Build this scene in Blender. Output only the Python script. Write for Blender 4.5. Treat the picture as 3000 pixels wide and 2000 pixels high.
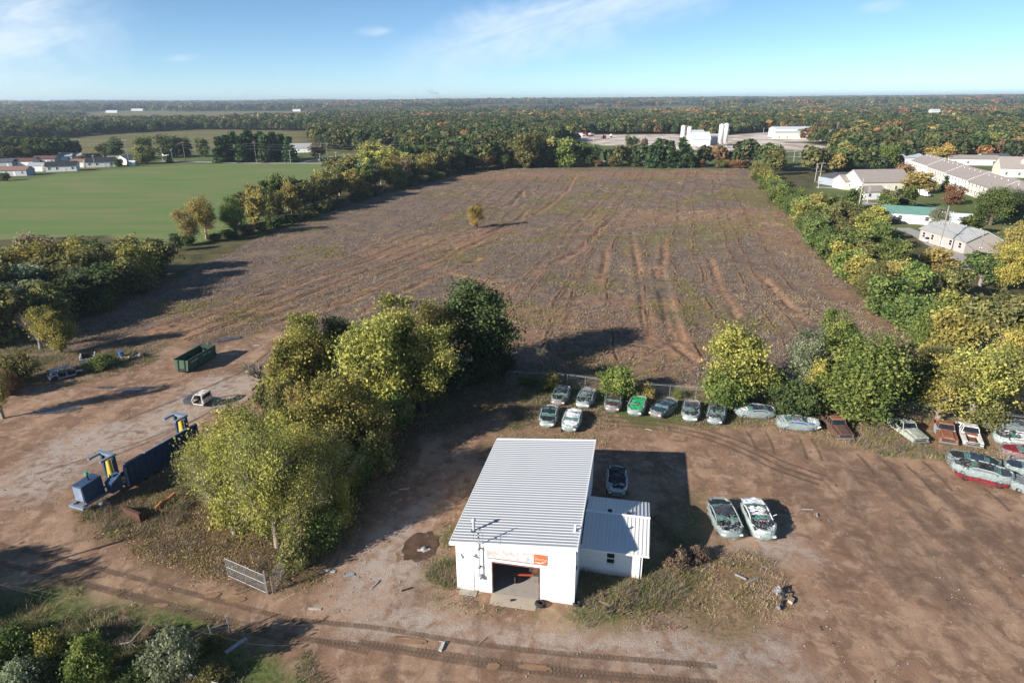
import bpy, math, random
import numpy as np
from mathutils import Vector, Matrix

# ------------------------------------------------------------------ camera, sky, sun, exposure
scene = bpy.context.scene
for o in list(bpy.data.objects):
    bpy.data.objects.remove(o)
COL = scene.collection
R = math.radians
CAM_H = 36.0                      # drone height above the yard
FPX = 1870.0                      # focal length for a 3000 px wide frame
PITCH = math.atan(705 / FPX)
ROLL = R(0.36)
SUN_AZ = R(31.3)                  # direction the shadows fall, from +X towards +Y
SUN_EL = R(23.0)

cam_d = bpy.data.cameras.new('camera')
cam = bpy.data.objects.new('camera', cam_d)
COL.objects.link(cam)
cam_d.sensor_width = 36.0
cam_d.sensor_fit = 'HORIZONTAL'
cam_d.lens = 36.0 * FPX / 3000.0
cam_d.clip_start = 0.5
cam_d.clip_end = 40000.0
cam.matrix_world = (Matrix.Translation((0, 0, CAM_H)) @ Matrix.Rotation(math.pi / 2 - PITCH, 4, 'X')
                    @ Matrix.Rotation(-ROLL, 4, 'Z'))
scene.camera = cam

world = bpy.data.worlds.new('World')
scene.world = world
world.use_nodes = True
wn = world.node_tree
wn.nodes.clear()
w_out = wn.nodes.new('ShaderNodeOutputWorld')
w_bg = wn.nodes.new('ShaderNodeBackground')
w_sky = wn.nodes.new('ShaderNodeTexSky')
w_sky.sky_type = 'NISHITA'
w_sky.sun_disc = False
w_sky.sun_elevation = SUN_EL
w_sky.sun_rotation = math.atan2(-math.cos(SUN_AZ), -math.sin(SUN_AZ))
w_sky.altitude = 200
w_sky.air_density = 0.6
w_sky.dust_density = 0.0
w_sky.ozone_density = 4.0
w_bg.inputs['Strength'].default_value = 0.087
# thin cirrus on the sky dome: three wisps where the photograph has them, fibrous noise along the streaks
def wnode(t, **kw):
    n = wn.nodes.new(t)
    for k, v in kw.items():
        setattr(n, k, v)
    return n
def wmath(op, a, b=0.0, clamp=False):
    n = wnode('ShaderNodeMath', operation=op); n.use_clamp = clamp
    for i, q in enumerate((a, b)):
        if isinstance(q, (int, float)): n.inputs[i].default_value = q
        else: wn.links.new(q, n.inputs[i])
    return n.outputs[0]
def wrange(v, a, b, c=0.0, d=1.0):
    n = wnode('ShaderNodeMapRange', interpolation_type='SMOOTHSTEP'); wn.links.new(v, n.inputs[0])
    for i, q in enumerate((a, b, c, d)): n.inputs[i + 1].default_value = q
    return n.outputs[0]
w_tc = wnode('ShaderNodeTexCoord')
w_sep = wnode('ShaderNodeSeparateXYZ')
wn.links.new(w_tc.outputs['Generated'], w_sep.inputs[0])
w_az = wmath('ARCTAN2', w_sep.outputs['X'], w_sep.outputs['Y'])
w_el = wmath('ARCSINE', w_sep.outputs['Z'])
w_cmb = wnode('ShaderNodeCombineXYZ')
wn.links.new(w_az, w_cmb.inputs[0]); wn.links.new(w_el, w_cmb.inputs[1])
def wnoise(scale, sx, sy, rot, detail, dist=0.6):
    m = wnode('ShaderNodeMapping'); wn.links.new(w_cmb.outputs[0], m.inputs['Vector'])
    m.vector_type = 'TEXTURE'
    m.inputs['Rotation'].default_value = (0, 0, rot); m.inputs['Scale'].default_value = (sx, sy, 1)
    n = wnode('ShaderNodeTexNoise'); n.inputs['Scale'].default_value = scale; n.inputs['Detail'].default_value = detail
    n.inputs['Roughness'].default_value = 0.62; n.inputs['Distortion'].default_value = dist
    wn.links.new(m.outputs[0], n.inputs['Vector'])
    return n.outputs['Fac']
w_warp = wnoise(9.0, 1, 1, 0, 5)
w_fib = wnoise(22.0, 3.2, 0.8, R(16), 8)
w_fine = wnoise(60.0, 2.6, 0.9, R(14), 6)
def streak(az0, el0, az1, el1, wid, gain):
    """soft spindle between two sky directions (radians)"""
    cx, cy = (az0 + az1) / 2, (el0 + el1) / 2
    L = math.hypot(az1 - az0, el1 - el0) / 2; a = math.atan2(el1 - el0, az1 - az0)
    dx = wmath('SUBTRACT', w_az, cx); dy = wmath('SUBTRACT', w_el, cy)
    s_ = wmath('ADD', wmath('MULTIPLY', dx, math.cos(a) / L), wmath('MULTIPLY', dy, math.sin(a) / L))
    t_ = wmath('ADD', wmath('MULTIPLY', dx, -math.sin(a) / wid), wmath('MULTIPLY', dy, math.cos(a) / wid))
    t_ = wmath('ADD', t_, wmath('MULTIPLY', wmath('SUBTRACT', w_warp, 0.5), 1.9))
    r_ = wmath('SQRT', wmath('ADD', wmath('MULTIPLY', s_, s_), wmath('MULTIPLY', t_, t_)))
    return wmath('MULTIPLY', wrange(r_, 0.15, 1.05, 1.0, 0.0), gain)
def wpix(px, py):
    u0 = (px - 1500) / FPX; v0 = (1000 - py) / FPX
    c, s = math.cos(ROLL), math.sin(ROLL)
    u = u0 * c + v0 * s; v = -u0 * s + v0 * c
    d = Vector((u, math.cos(PITCH) + v * math.sin(PITCH), -math.sin(PITCH) + v * math.cos(PITCH))).normalized()
    return math.atan2(d.x, d.y), math.asin(d.z)
w_tot = None
for (x0, y0, x1, y1, wid, gain) in ((-560, 260, 380, -70, 0.115, 1.15), (1040, 205, 2350, -120, 0.055, 1.1), (1030, 92, 1160, 86, 0.008, 0.7), (470, 175, 600, 165, 0.006, 0.5), (2500, 25, 2680, 8, 0.010, 0.45),
                                    (-1500, 40, -800, 90, 0.05, 0.8), (3400, -120, 4300, 60, 0.05, 0.8), (600, -700, 1900, -420, 0.07, 0.8), (2300, -900, 3600, -600, 0.06, 0.7)):
    q_ = streak(*wpix(x0, y0), *wpix(x1, y1), wid, gain)
    w_tot = q_ if w_tot is None else wmath('MAXIMUM', w_tot, q_)
w_body = wmath('ADD', wmath('MULTIPLY', w_fib, 0.7), wmath('MULTIPLY', w_fine, 0.3))
w_k = wmath('MULTIPLY', wmath('POWER', w_tot, 0.9), wrange(w_body, 0.30, 0.66, 0.25, 1.0), True)
w_k = wmath('MULTIPLY', w_k, 0.66)
w_tint = wnode('ShaderNodeMix', data_type='RGBA'); w_tint.blend_type = 'MULTIPLY'; w_tint.inputs['Factor'].default_value = 1.0
wn.links.new(w_sky.outputs[0], w_tint.inputs[6]); w_tint.inputs[7].default_value = (0.97, 1.005, 0.935, 1)
w_mix = wnode('ShaderNodeMix', data_type='RGBA')
wn.links.new(w_k, w_mix.inputs['Factor'])
wn.links.new(w_tint.outputs[2], w_mix.inputs[6])
w_mix.inputs[7].default_value = (6.0, 6.6, 7.0, 1)
wn.links.new(w_mix.outputs[2], w_bg.inputs['Color'])
wn.links.new(w_bg.outputs[0], w_out.inputs['Surface'])

sun_d = bpy.data.lights.new('sun', 'SUN')
sun_d.energy = 5.0
sun_d.angle = R(0.53)
sun_d.color = (1.0, 0.925, 0.83)
sun = bpy.data.objects.new('sun', sun_d)
COL.objects.link(sun)
sdir = Vector((math.cos(SUN_AZ) * math.cos(SUN_EL), math.sin(SUN_AZ) * math.cos(SUN_EL), -math.sin(SUN_EL)))
sun.rotation_euler = sdir.to_track_quat('-Z', 'Y').to_euler()
sun.location = (-60, -40, 80)

scene.view_settings.view_transform = 'Standard'
scene.view_settings.look = 'None'
scene.view_settings.gamma = 1.0
scene.view_settings.use_curve_mapping = False
scene.view_settings.exposure = 0.90
scene.render.engine = 'CYCLES'

# ------------------------------------------------------------------ helpers
def ray(px, py):
    u0 = (px - 1500) / FPX; v0 = (1000 - py) / FPX
    c, s = math.cos(ROLL), math.sin(ROLL)
    u = u0 * c + v0 * s; v = -u0 * s + v0 * c
    return (u, math.cos(PITCH) + v * math.sin(PITCH), -math.sin(PITCH) + v * math.cos(PITCH))

def G(px, py, z=0.0):
    """surveyed spot: where the photograph's point lies on level ground (or at height z)"""
    d = ray(px, py); t = (z - CAM_H) / d[2]
    return (d[0] * t, d[1] * t)

def top_z(bx, by, ty):
    """height of a thing whose foot is at (bx,by) and whose top is at row ty"""
    gx, gy = G(bx, by)
    d = ray(bx, ty)
    return CAM_H + d[2] * gy / d[1]

def m_per_px(px, py):
    gx, gy = G(px, py)
    return math.hypot(gy * math.cos(PITCH) + CAM_H * math.sin(PITCH), 0) / FPX

def tag(o, label=None, cat=None, group=None, kind=None):
    if label: o['label'] = label
    if cat: o['category'] = cat
    if group: o['group'] = group
    if kind: o['kind'] = kind
    return o

def empty(name, loc=(0, 0, 0), rz=0.0, label=None, cat=None, group=None, parent=None):
    o = bpy.data.objects.new(name, None)
    o.empty_display_size = 0.3
    o.location = loc if len(loc) == 3 else (loc[0], loc[1], 0)
    o.rotation_euler = (0, 0, rz)
    COL.objects.link(o)
    if parent: o.parent = parent
    return tag(o, label, cat, group)

def link_mesh(name, me, mat=None, parent=None):
    o = bpy.data.objects.new(name, me)
    if mat is not None and len(me.materials) == 0:
        me.materials.append(mat)
    COL.objects.link(o)
    if parent: o.parent = parent
    return o

def inst(name, me, parent=None, loc=(0, 0, 0), rot=(0, 0, 0), scale=None, mat=None):
    """another object on shared mesh data; mat overrides per object"""
    o = bpy.data.objects.new(name, me)
    COL.objects.link(o)
    if parent: o.parent = parent
    o.location = loc; o.rotation_euler = rot
    if scale is not None: o.scale = (scale,) * 3 if isinstance(scale, (int, float)) else scale
    if mat is not None:
        o.material_slots[0].link = 'OBJECT'; o.material_slots[0].material = mat
    return o

class MB:
    """collects simple solids into one mesh"""
    def __init__(self):
        self.v = []; self.f = []
    def add(self, vs, fs):
        b = len(self.v); self.v += [tuple(p) for p in vs]; self.f += [tuple(i + b for i in f) for f in fs]
        return self
    def box(self, x0, x1, y0, y1, z0, z1):
        return self.add([(x0, y0, z0), (x1, y0, z0), (x1, y1, z0), (x0, y1, z0), (x0, y0, z1), (x1, y0, z1), (x1, y1, z1), (x0, y1, z1)],
                        [(0, 3, 2, 1), (4, 5, 6, 7), (0, 1, 5, 4), (1, 2, 6, 5), (2, 3, 7, 6), (3, 0, 4, 7)])
    def hexa(self, p):
        """eight corners, bottom ring then top ring"""
        return self.add(p, [(0, 3, 2, 1), (4, 5, 6, 7), (0, 1, 5, 4), (1, 2, 6, 5), (2, 3, 7, 6), (3, 0, 4, 7)])
    def obox(self, c, sx, sy, sz, rot=(0, 0, 0)):
        m = Matrix.Translation(c) @ __import__('mathutils').Euler(rot).to_matrix().to_4x4()
        ps = [m @ Vector((a * sx / 2, b * sy / 2, d * sz / 2)) for d in (-1, 1) for a, b in ((-1, -1), (1, -1), (1, 1), (-1, 1))]
        return self.hexa(ps)
    def prism(self, poly, axis, a, b):
        """2D polygon extruded along axis ('x','y','z') from a to b"""
        def put(p, t):
            return {'x': (t, p[0], p[1]), 'y': (p[0], t, p[1]), 'z': (p[0], p[1], t)}[axis]
        n = len(poly)
        vs = [put(p, a) for p in poly] + [put(p, b) for p in poly]
        fs = [tuple(range(n))[::-1], tuple(range(n, 2 * n))] + [(i, (i + 1) % n, n + (i + 1) % n, n + i) for i in range(n)]
        return self.add(vs, fs)
    def tube(self, pts, rad, seg=6, cap=True):
        pts = [Vector(p) for p in pts]
        rads = rad if isinstance(rad, (list, tuple)) else [rad] * len(pts)
        rings = []
        prev = None
        for i, p in enumerate(pts):
            d = (pts[min(i + 1, len(pts) - 1)] - pts[max(i - 1, 0)])
            if d.length < 1e-9: d = Vector((0, 0, 1))
            d.normalize()
            if prev is None:
                a = Vector((1, 0, 0)) if abs(d.x) < 0.8 else Vector((0, 1, 0))
            else:
                a = prev
            u = (a - d * a.dot(d)).normalized(); w = d.cross(u); prev = u
            rings.append([p + (u * math.cos(2 * math.pi * k / seg) + w * math.sin(2 * math.pi * k / seg)) * rads[i] for k in range(seg)])
        vs = [q for r_ in rings for q in r_]
        fs = []
        for i in range(len(pts) - 1):
            for k in range(seg):
                fs.append((i * seg + k, i * seg + (k + 1) % seg, (i + 1) * seg + (k + 1) % seg, (i + 1) * seg + k))
        if cap:
            fs.append(tuple(range(seg))[::-1]); fs.append(tuple((len(pts) - 1) * seg + k for k in range(seg)))
        return self.add(vs, fs)
    def cyl(self, c, r, h, seg=16, axis='z', r2=None):
        r2 = r if r2 is None else r2
        c = Vector(c); d = {'x': Vector((1, 0, 0)), 'y': Vector((0, 1, 0)), 'z': Vector((0, 0, 1))}[axis]
        return self.tube([c, c + d * h], [r, r2], seg)
    def torus(self, c, R1, r1, axis='z', seg=18, sub=8, flat=1.0):
        c = Vector(c); vs = []; fs = []
        for i in range(seg):
            a = 2 * math.pi * i / seg
            for k in range(sub):
                b = 2 * math.pi * k / sub
                rr = R1 + r1 * math.cos(b); h = r1 * flat * math.sin(b)
                p = (rr * math.cos(a), rr * math.sin(a), h)
                p = {'z': p, 'y': (p[0], p[2], p[1]), 'x': (p[2], p[0], p[1])}[axis]
                vs.append(c + Vector(p))
        for i in range(seg):
            for k in range(sub):
                fs.append((i * sub + k, ((i + 1) % seg) * sub + k, ((i + 1) % seg) * sub + (k + 1) % sub, i * sub + (k + 1) % sub))
        return self.add(vs, fs)
    def mesh(self, name, smooth=False):
        me = bpy.data.meshes.new(name)
        me.from_pydata(self.v, [], self.f)
        if smooth:
            me.polygons.foreach_set('use_smooth', [True] * len(me.polygons))
        me.update()
        return me
    def build(self, name, mat, parent=None, loc=(0, 0, 0), rot=(0, 0, 0), smooth=False):
        o = link_mesh(name, self.mesh(name, smooth), mat, parent)
        o.location = loc; o.rotation_euler = rot
        return o

def quad_mesh(name, P, tint=None):
    """P: (N,4,3) array of quads"""
    n = len(P)
    me = bpy.data.meshes.new(name)
    me.vertices.add(n * 4); me.loops.add(n * 4); me.polygons.add(n)
    me.vertices.foreach_set('co', np.ascontiguousarray(P, dtype=np.float32).ravel())
    me.loops.foreach_set('vertex_index', np.arange(n * 4, dtype=np.int32))
    me.polygons.foreach_set('loop_start', np.arange(0, n * 4, 4, dtype=np.int32))
    me.polygons.foreach_set('loop_total', np.full(n, 4, dtype=np.int32))
    if tint is not None:
        at = me.attributes.new('tint', 'FLOAT', 'POINT')
        at.data.foreach_set('value', np.repeat(np.asarray(tint, dtype=np.float32), 4))
    me.update()
    return me

# ---- numpy noise
def _hash(ix, iy, s):
    h = (ix.astype(np.int64) * 374761393 + iy.astype(np.int64) * 668265263 + s * 1442695041) & 0x7fffffff
    h = ((h ^ (h >> 13)) * 1274126177) & 0x7fffffff
    h = h ^ (h >> 16)
    return (h & 0xffff) / 65535.0

def vnoise(x, y, scale, seed=0):
    x = np.asarray(x, float) / scale; y = np.asarray(y, float) / scale
    ix = np.floor(x); iy = np.floor(y); fx = x - ix; fy = y - iy
    fx = fx * fx * (3 - 2 * fx); fy = fy * fy * (3 - 2 * fy)
    a = _hash(ix, iy, seed); b = _hash(ix + 1, iy, seed); c = _hash(ix, iy + 1, seed); d = _hash(ix + 1, iy + 1, seed)
    return (a * (1 - fx) + b * fx) * (1 - fy) + (c * (1 - fx) + d * fx) * fy

def fbm(x, y, scale, seed=0, oct=4):
    t = 0; a = 0.5; n = 0
    for k in range(oct):
        t = t + a * vnoise(x, y, scale / 2 ** k, seed + 17 * k); n += a; a *= 0.5
    return t / n

def sstep(a, b, x):
    t = np.clip((np.asarray(x, float) - a) / (b - a), 0, 1)
    return t * t * (3 - 2 * t)

def poly_sd(x, y, poly):
    """signed distance to a polygon, positive inside"""
    x = np.asarray(x, float); y = np.asarray(y, float)
    d = np.full(x.shape, 1e9); ins = np.zeros(x.shape, bool)
    n = len(poly)
    for i in range(n):
        ax, ay = poly[i]; bx, by = poly[(i + 1) % n]
        ex, ey = bx - ax, by - ay
        L2 = ex * ex + ey * ey + 1e-12
        t = np.clip(((x - ax) * ex + (y - ay) * ey) / L2, 0, 1)
        d = np.minimum(d, np.hypot(x - ax - ex * t, y - ay - ey * t))
        if ay != by:
            c = ((ay > y) != (by > y)) & (x < (bx - ax) * (y - ay) / (by - ay) + ax)
            ins ^= c
    return np.where(ins, d, -d)

def line_d(x, y, pts):
    d = np.full(np.shape(x), 1e9)
    for i in range(len(pts) - 1):
        ax, ay = pts[i]; bx, by = pts[i + 1]
        ex, ey = bx - ax, by - ay
        t = np.clip(((x - ax) * ex + (y - ay) * ey) / (ex * ex + ey * ey + 1e-12), 0, 1)
        d = np.minimum(d, np.hypot(x - ax - ex * t, y - ay - ey * t))
    return d

def PG(*pts):
    return [G(*p) for p in pts]

# ------------------------------------------------------------------ materials
class NT:
    def __init__(self, name):
        self.m = bpy.data.materials.new(name); self.m.use_nodes = True
        self.t = self.m.node_tree; self.t.nodes.clear()
        self.out = self.n('ShaderNodeOutputMaterial')
    def n(self, t, **kw):
        x = self.t.nodes.new(t)
        for k, v in kw.items(): setattr(x, k, v)
        return x
    def l(self, a, b): self.t.links.new(a, b)
    def val(self, sock, v):
        if isinstance(v, (int, float)): sock.default_value = v
        elif isinstance(v, tuple): sock.default_value = v if len(v) == 4 else (*v, 1) if sock.type == 'RGBA' else v
        else: self.l(v, sock)
    def noise(self, scale, detail=4, rough=0.55, vec=None, dist=0.0, out='Fac'):
        x = self.n('ShaderNodeTexNoise'); x.inputs['Scale'].default_value = scale; x.inputs['Detail'].default_value = detail
        x.inputs['Roughness'].default_value = rough; x.inputs['Distortion'].default_value = dist
        if vec is not None: self.l(vec, x.inputs['Vector'])
        return x.outputs[out]
    def rng(self, v, a, b, c=0.0, d=1.0, smooth=True):
        x = self.n('ShaderNodeMapRange'); x.interpolation_type = 'SMOOTHSTEP' if smooth else 'LINEAR'
        self.val(x.inputs[0], v)
        for i, q in enumerate((a, b, c, d)): x.inputs[i + 1].default_value = q
        return x.outputs[0]
    def math(self, op, a, b=0.0, clamp=False):
        x = self.n('ShaderNodeMath', operation=op); x.use_clamp = clamp
        self.val(x.inputs[0], a); self.val(x.inputs[1], b)
        return x.outputs[0]
    def mix(self, f, a, b, blend='MIX'):
        x = self.n('ShaderNodeMix', data_type='RGBA'); x.blend_type = blend
        self.val(x.inputs['Factor'], f); self.val(x.inputs[6], a); self.val(x.inputs[7], b)
        return x.outputs[2]
    def attr(self, name, out='Fac'):
        x = self.n('ShaderNodeAttribute'); x.attribute_name = name
        return x.outputs[out]
    def obj(self): return self.n('ShaderNodeTexCoord').outputs['Object']
    def pos(self): return self.n('ShaderNodeNewGeometry').outputs['Position']
    def mapped(self, vec, scale=(1, 1, 1), rot=(0, 0, 0), loc=(0, 0, 0)):
        x = self.n('ShaderNodeMapping'); self.l(vec, x.inputs['Vector'])
        x.inputs['Scale'].default_value = scale; x.inputs['Rotation'].default_value = rot; x.inputs['Location'].default_value = loc
        return x.outputs[0]
    def bump(self, h, strength=0.3, dist=0.05):
        x = self.n('ShaderNodeBump'); self.l(h, x.inputs['Height']); x.inputs['Strength'].default_value = strength; x.inputs['Distance'].default_value = dist
        return x.outputs[0]
    def principled(self, color, rough=0.7, metal=0.0, spec=0.3, normal=None, **kw):
        b = self.n('ShaderNodeBsdfPrincipled')
        self.val(b.inputs['Base Color'], color); self.val(b.inputs['Roughness'], rough); self.val(b.inputs['Metallic'], metal)
        b.inputs['Specular IOR Level'].default_value = spec
        for k, v in kw.items(): self.val(b.inputs[k], v)
        if normal is not None: self.l(normal, b.inputs['Normal'])
        self.l(b.outputs[0], self.out.inputs['Surface'])
        return b

MATS = {}
def worn(name, col, col2=None, amt=0.35, scale=3.0, rough=0.6, metal=0.0, spec=0.3, bump=0.15, thr=(0.5, 0.7), fine=25.0):
    """painted / weathered surface: two tones in uneven patches with fine grain"""
    if name in MATS: return MATS[name]
    t = NT(name); v = t.obj()
    col2 = col2 or tuple(c * 0.55 for c in col)
    n1 = t.noise(scale, 6, 0.6, v, 0.3); n2 = t.noise(fine, 3, 0.6, v)
    f = t.math('MULTIPLY', t.rng(n1, *thr), amt)
    c = t.mix(f, col, col2)
    c = t.mix(t.rng(n2, 0.3, 0.8, 0.0, 0.22), c, tuple(x * 0.6 for x in col))
    t.principled(c, t.rng(n1, 0.3, 0.7, rough - 0.1, min(1, rough + 0.12)), metal, spec, t.bump(n2, bump, 0.02))
    MATS[name] = t.m
    return t.m

def leafmat(name, ca, cb, cc, trans=0.35):
    if name in MATS: return MATS[name]
    t = NT(name)
    ti = t.attr('tint')
    r = t.n('ShaderNodeValToRGB')
    t.l(ti, r.inputs['Fac'])
    e = r.color_ramp.elements
    e[0].position = 0.08; e[0].color = (*ca, 1); e[1].position = 0.92; e[1].color = (*cc, 1)
    m = r.color_ramp.elements.new(0.5); m.color = (*cb, 1)
    for q in r.color_ramp.elements:
        c_ = q.color; g_ = 0.3 * c_[0] + 0.6 * c_[1] + 0.1 * c_[2]
        q.color = tuple(min(0.6, 1.85 * (0.82 * k + 0.18 * g_)) for k in c_[:3]) + (1,)
    oi = t.n('ShaderNodeObjectInfo').outputs['Random']
    hs = t.n('ShaderNodeHueSaturation')
    t.l(r.outputs[0], hs.inputs['Color'])
    t.l(t.rng(oi, 0, 1, 0.485, 0.515, False), hs.inputs['Hue'])
    t.l(t.rng(oi, 0, 1, 0.9, 1.15, False), hs.inputs['Value'])
    d = t.n('ShaderNodeBsdfDiffuse'); tr = t.n('ShaderNodeBsdfTranslucent'); mx = t.n('ShaderNodeMixShader')
    t.l(hs.outputs[0], d.inputs[0]); t.l(hs.outputs[0], tr.inputs[0])
    mx.inputs[0].default_value = trans
    t.l(d.outputs[0], mx.inputs[1]); t.l(tr.outputs[0], mx.inputs[2]); t.l(mx.outputs[0], t.out.inputs['Surface'])
    MATS[name] = t.m
    return t.m
# ------------------------------------------------------------------ the land
FIELD = PG((-100, 1010), (0, 985), (250, 950), (480, 830), (760, 700), (1050, 592), (1300, 520), (1420, 503), (1500, 494), (1800, 492), (2200, 494), (2330, 640),
           (2440, 800), (2640, 950), (2790, 1090), (2950, 1190), (2700, 1190), (2300, 1150), (1900, 1125), (1480, 1090), (1250, 1080), (1000, 1020),
           (800, 960), (620, 1010), (330, 1030), (0, 1100), (-100, 1120))
CROP = PG((-700, 760), (0, 705), (300, 690), (430, 735), (560, 722), (700, 672), (860, 600), (1010, 535), (1075, 486), (1050, 478), (560, 481), (380, 492), (170, 512), (0, 532), (-300, 560), (-900, 620))
LAWN = PG((-200, 520), (0, 505), (200, 470), (330, 447), (640, 440), (900, 440), (1180, 455), (1180, 480), (560, 481), (380, 492), (170, 512), (0, 532))
FIELD2 = PG((-300, 437), (0, 420), (300, 395), (575, 380), (893, 385), (900, 438), (640, 440), (320, 447), (0, 458), (-300, 470))
FIELD3 = PG((230, 356), (420, 358), (640, 356), (900, 344), (900, 321), (640, 326), (400, 329), (250, 333))
FIELD5 = PG((1700, 318), (2050, 316), (2060, 330), (1700, 332))
FIELD6 = PG((2560, 350), (2760, 345), (2760, 330), (2600, 330))
FIELD4 = PG((100, 362), (190, 361), (230, 366), (120, 372))
YARD = PG((1640, 402), (1730, 395), (1990, 394), (2160, 410), (2260, 412), (2420, 428), (2400, 440), (2080, 442), (1950, 434), (1760, 425), (1700, 412))
GREEN2 = PG((1600, 425), (1700, 416), (1950, 437), (2080, 443), (2400, 440), (2430, 470), (2330, 500), (2260, 480), (1690, 478), (1640, 470))
YARD2 = PG((2120, 398), (2260, 386), (2480, 388), (2490, 412), (2300, 416), (2140, 412))
TOWN = PG((2360, 560), (2440, 510), (2620, 520), (2720, 480), (2860, 470), (3000, 490), (3300, 520), (3300, 800), (2950, 760), (2800, 770), (2700, 700), (2500, 650))
FAR_OPEN = [CROP, LAWN, FIELD2, FIELD3, FIELD4, FIELD5, FIELD6, YARD, GREEN2, YARD2]

# near-yard weed patches
WEEDS = [
    (PG((-80, 1700), (150, 1722), (420, 1762), (700, 1862), (860, 1905), (950, 2040), (-80, 2060)), 1.0, 'lush'),
    (PG((240, 1500), (480, 1400), (700, 1290), (900, 1080), (1060, 1040), (1480, 1080), (1530, 1110), (1440, 1220), (1250, 1290), (1130, 1430), (1060, 1545), (930, 1690), (780, 1738), (640, 1700), (420, 1615), (270, 1570)), 1.0, 'litter'),
    (PG((-60, 1150), (190, 1130), (330, 1100), (450, 1060), (500, 1000), (430, 950), (-60, 960)), 0.8, 'dry'),
    (PG((1235, 1700), (1285, 1570), (1380, 1440), (1440, 1330), (1500, 1300), (1440, 1420), (1350, 1640), (1345, 1730), (1430, 1765), (1430, 1800), (1310, 1780)), 0.5, 'dry'),
    (PG((1680, 1800), (1690, 1640), (1900, 1640), (1950, 1480), (2010, 1440), (2060, 1560), (2040, 1700), (2010, 1800), (1880, 1840), (1760, 1830), (1570, 1800)), 0.7, 'lush'),
    (PG((1440, 1300), (1500, 1180), (1560, 1100), (1900, 1130), (2300, 1165), (2700, 1210), (3060, 1230), (3060, 1370), (2700, 1330), (2560, 1320), (2380, 1285), (2240, 1245), (2060, 1255), (1700, 1250), (1560, 1260), (1800, 1290), (1700, 1310)), 0.8, 'dry'),
    (PG((2010, 1630), (2180, 1620), (2300, 1650), (2330, 1760), (2200, 1850), (2020, 1850)), 0.9, 'dry'),
    (PG((1560, 1170), (1700, 1200), (1900, 1240), (2120, 1250), (2200, 1235), (2200, 1200), (1900, 1180), (1600, 1120)), 0.95, 'lush'),
]
GRAVEL = [PG((1000, 1790), (1240, 1735), (1420, 1800), (1800, 1840), (2050, 1850), (2250, 1870), (2400, 1990), (2100, 1970), (1700, 1900), (1300, 1850), (1060, 1850)),
          PG((300, 1340), (700, 1180), (760, 1090), (600, 1110), (380, 1230), (120, 1300), (0, 1450), (150, 1470)),
          PG((1100, 1560), (1250, 1440), (1280, 1560), (1220, 1720), (1000, 1760)),
          PG((2150, 1590), (2300, 1560), (2380, 1640), (2260, 1640))]
MUD = [PG((2080, 1260), (2330, 1290), (2560, 1340), (2760, 1400), (3000, 1500), (3100, 1700), (2800, 1640), (2560, 1560), (2330, 1440), (2150, 1330)),
       PG((870, 1810), (1200, 1850), (1600, 1905), (2050, 1935), (2500, 1990), (1600, 2030), (1100, 1930)),
       PG((2480, 1560), (2800, 1600), (3000, 1760), (3000, 1900), (2740, 1790), (2520, 1680)),
       PG((0, 1590), (300, 1660), (600, 1740), (880, 1810), (880, 1850), (500, 1760), (200, 1690), (0, 1640)),
       PG((1175, 1575), (1220, 1545), (1290, 1560), (1270, 1640), (1190, 1650))]
# wheel ruts in the big field, as lines of bare soil
RUTS = [PG((520, 1010), (640, 960), (860, 880), (1060, 800), (1300, 740), (1440, 680), (1520, 640), (1560, 600)),
        PG((700, 1010), (850, 930), (1000, 890), (1180, 810), (1330, 750), (1420, 700), (1500, 650), (1590, 620), (1660, 560), (1690, 510)),
        PG((1060, 920), (1120, 880), (1230, 830), (1400, 760)), PG((240, 1040), (500, 960), (760, 870), (980, 800), (1110, 755)),
        PG((1920, 780), (1935, 850), (1950, 930), (1975, 1010), (2040, 1060)), PG((1950, 700), (1940, 790), (1965, 900), (2000, 1000)),
        PG((2080, 760), (2110, 850), (2160, 930)), PG((2230, 810), (2290, 870), (2360, 940)),
        PG((1780, 720), (1770, 780), (1760, 830)), PG((1640, 770), (1700, 730), (1740, 690), (1790, 640)),
        PG((1560, 830), (1600, 780), (1680, 740)), PG((1300, 640), (1500, 600), (1530, 560), (1530, 580)), PG((1700, 650), (1900, 630), (2200, 620), (2330, 640)),
        PG((1300, 800), (1450, 830), (1600, 790)), PG((1500, 690), (1560, 670), (1680, 690), (2000, 640)), PG((1850, 680), (1870, 800), (1900, 1000)), PG((1400, 900), (1480, 860), (1540, 820))]

def height(x, y):
    x = np.asarray(x, float); y = np.asarray(y, float)
    r = np.hypot(x, y)
    far = sstep(1500, 7000, r)
    z = far * (26 + 34 * (fbm(x, y, 2600, 5, 3) - 0.5) * 2) + sstep(900, 2500, r) * 8 * (fbm(x, y, 900, 9, 3) - 0.5)
    z = z + sstep(6800, 9500, r) * 10
    inf = sstep(0, 6, poly_sd(x, y, FIELD)) * (r < 700)
    z = z + inf * (0.5 * (fbm(x, y, 14, 31, 3) - 0.5) + 0.25 * (fbm(x, y, 4, 37, 2) - 0.5))
    rut = np.full(x.shape, 1e9)
    near = r < 700
    for k in RUTS:
        rut = np.minimum(rut, np.where(near, line_d(x, y, k), 1e9))
    brk = sstep(0.36, 0.55, fbm(x, y, 9, 43, 2))
    z = z - inf * brk * 0.34 * np.exp(-(rut / 0.55) ** 2) + inf * 0.12 * np.exp(-((rut - 1.3) / 0.7) ** 2)
    return z

def graded(lo, hi, fine, a, b, grow):
    """coordinates: spacing `fine` between a and b, growing by `grow` outside"""
    v = list(np.arange(a, b, fine)); d = fine
    x = v[-1]
    while x < hi:
        d *= grow; x += d; v.append(x)
    d = fine; x = v[0]
    while x > lo:
        d *= grow; x -= d; v.insert(0, x)
    return np.array(v)

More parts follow.
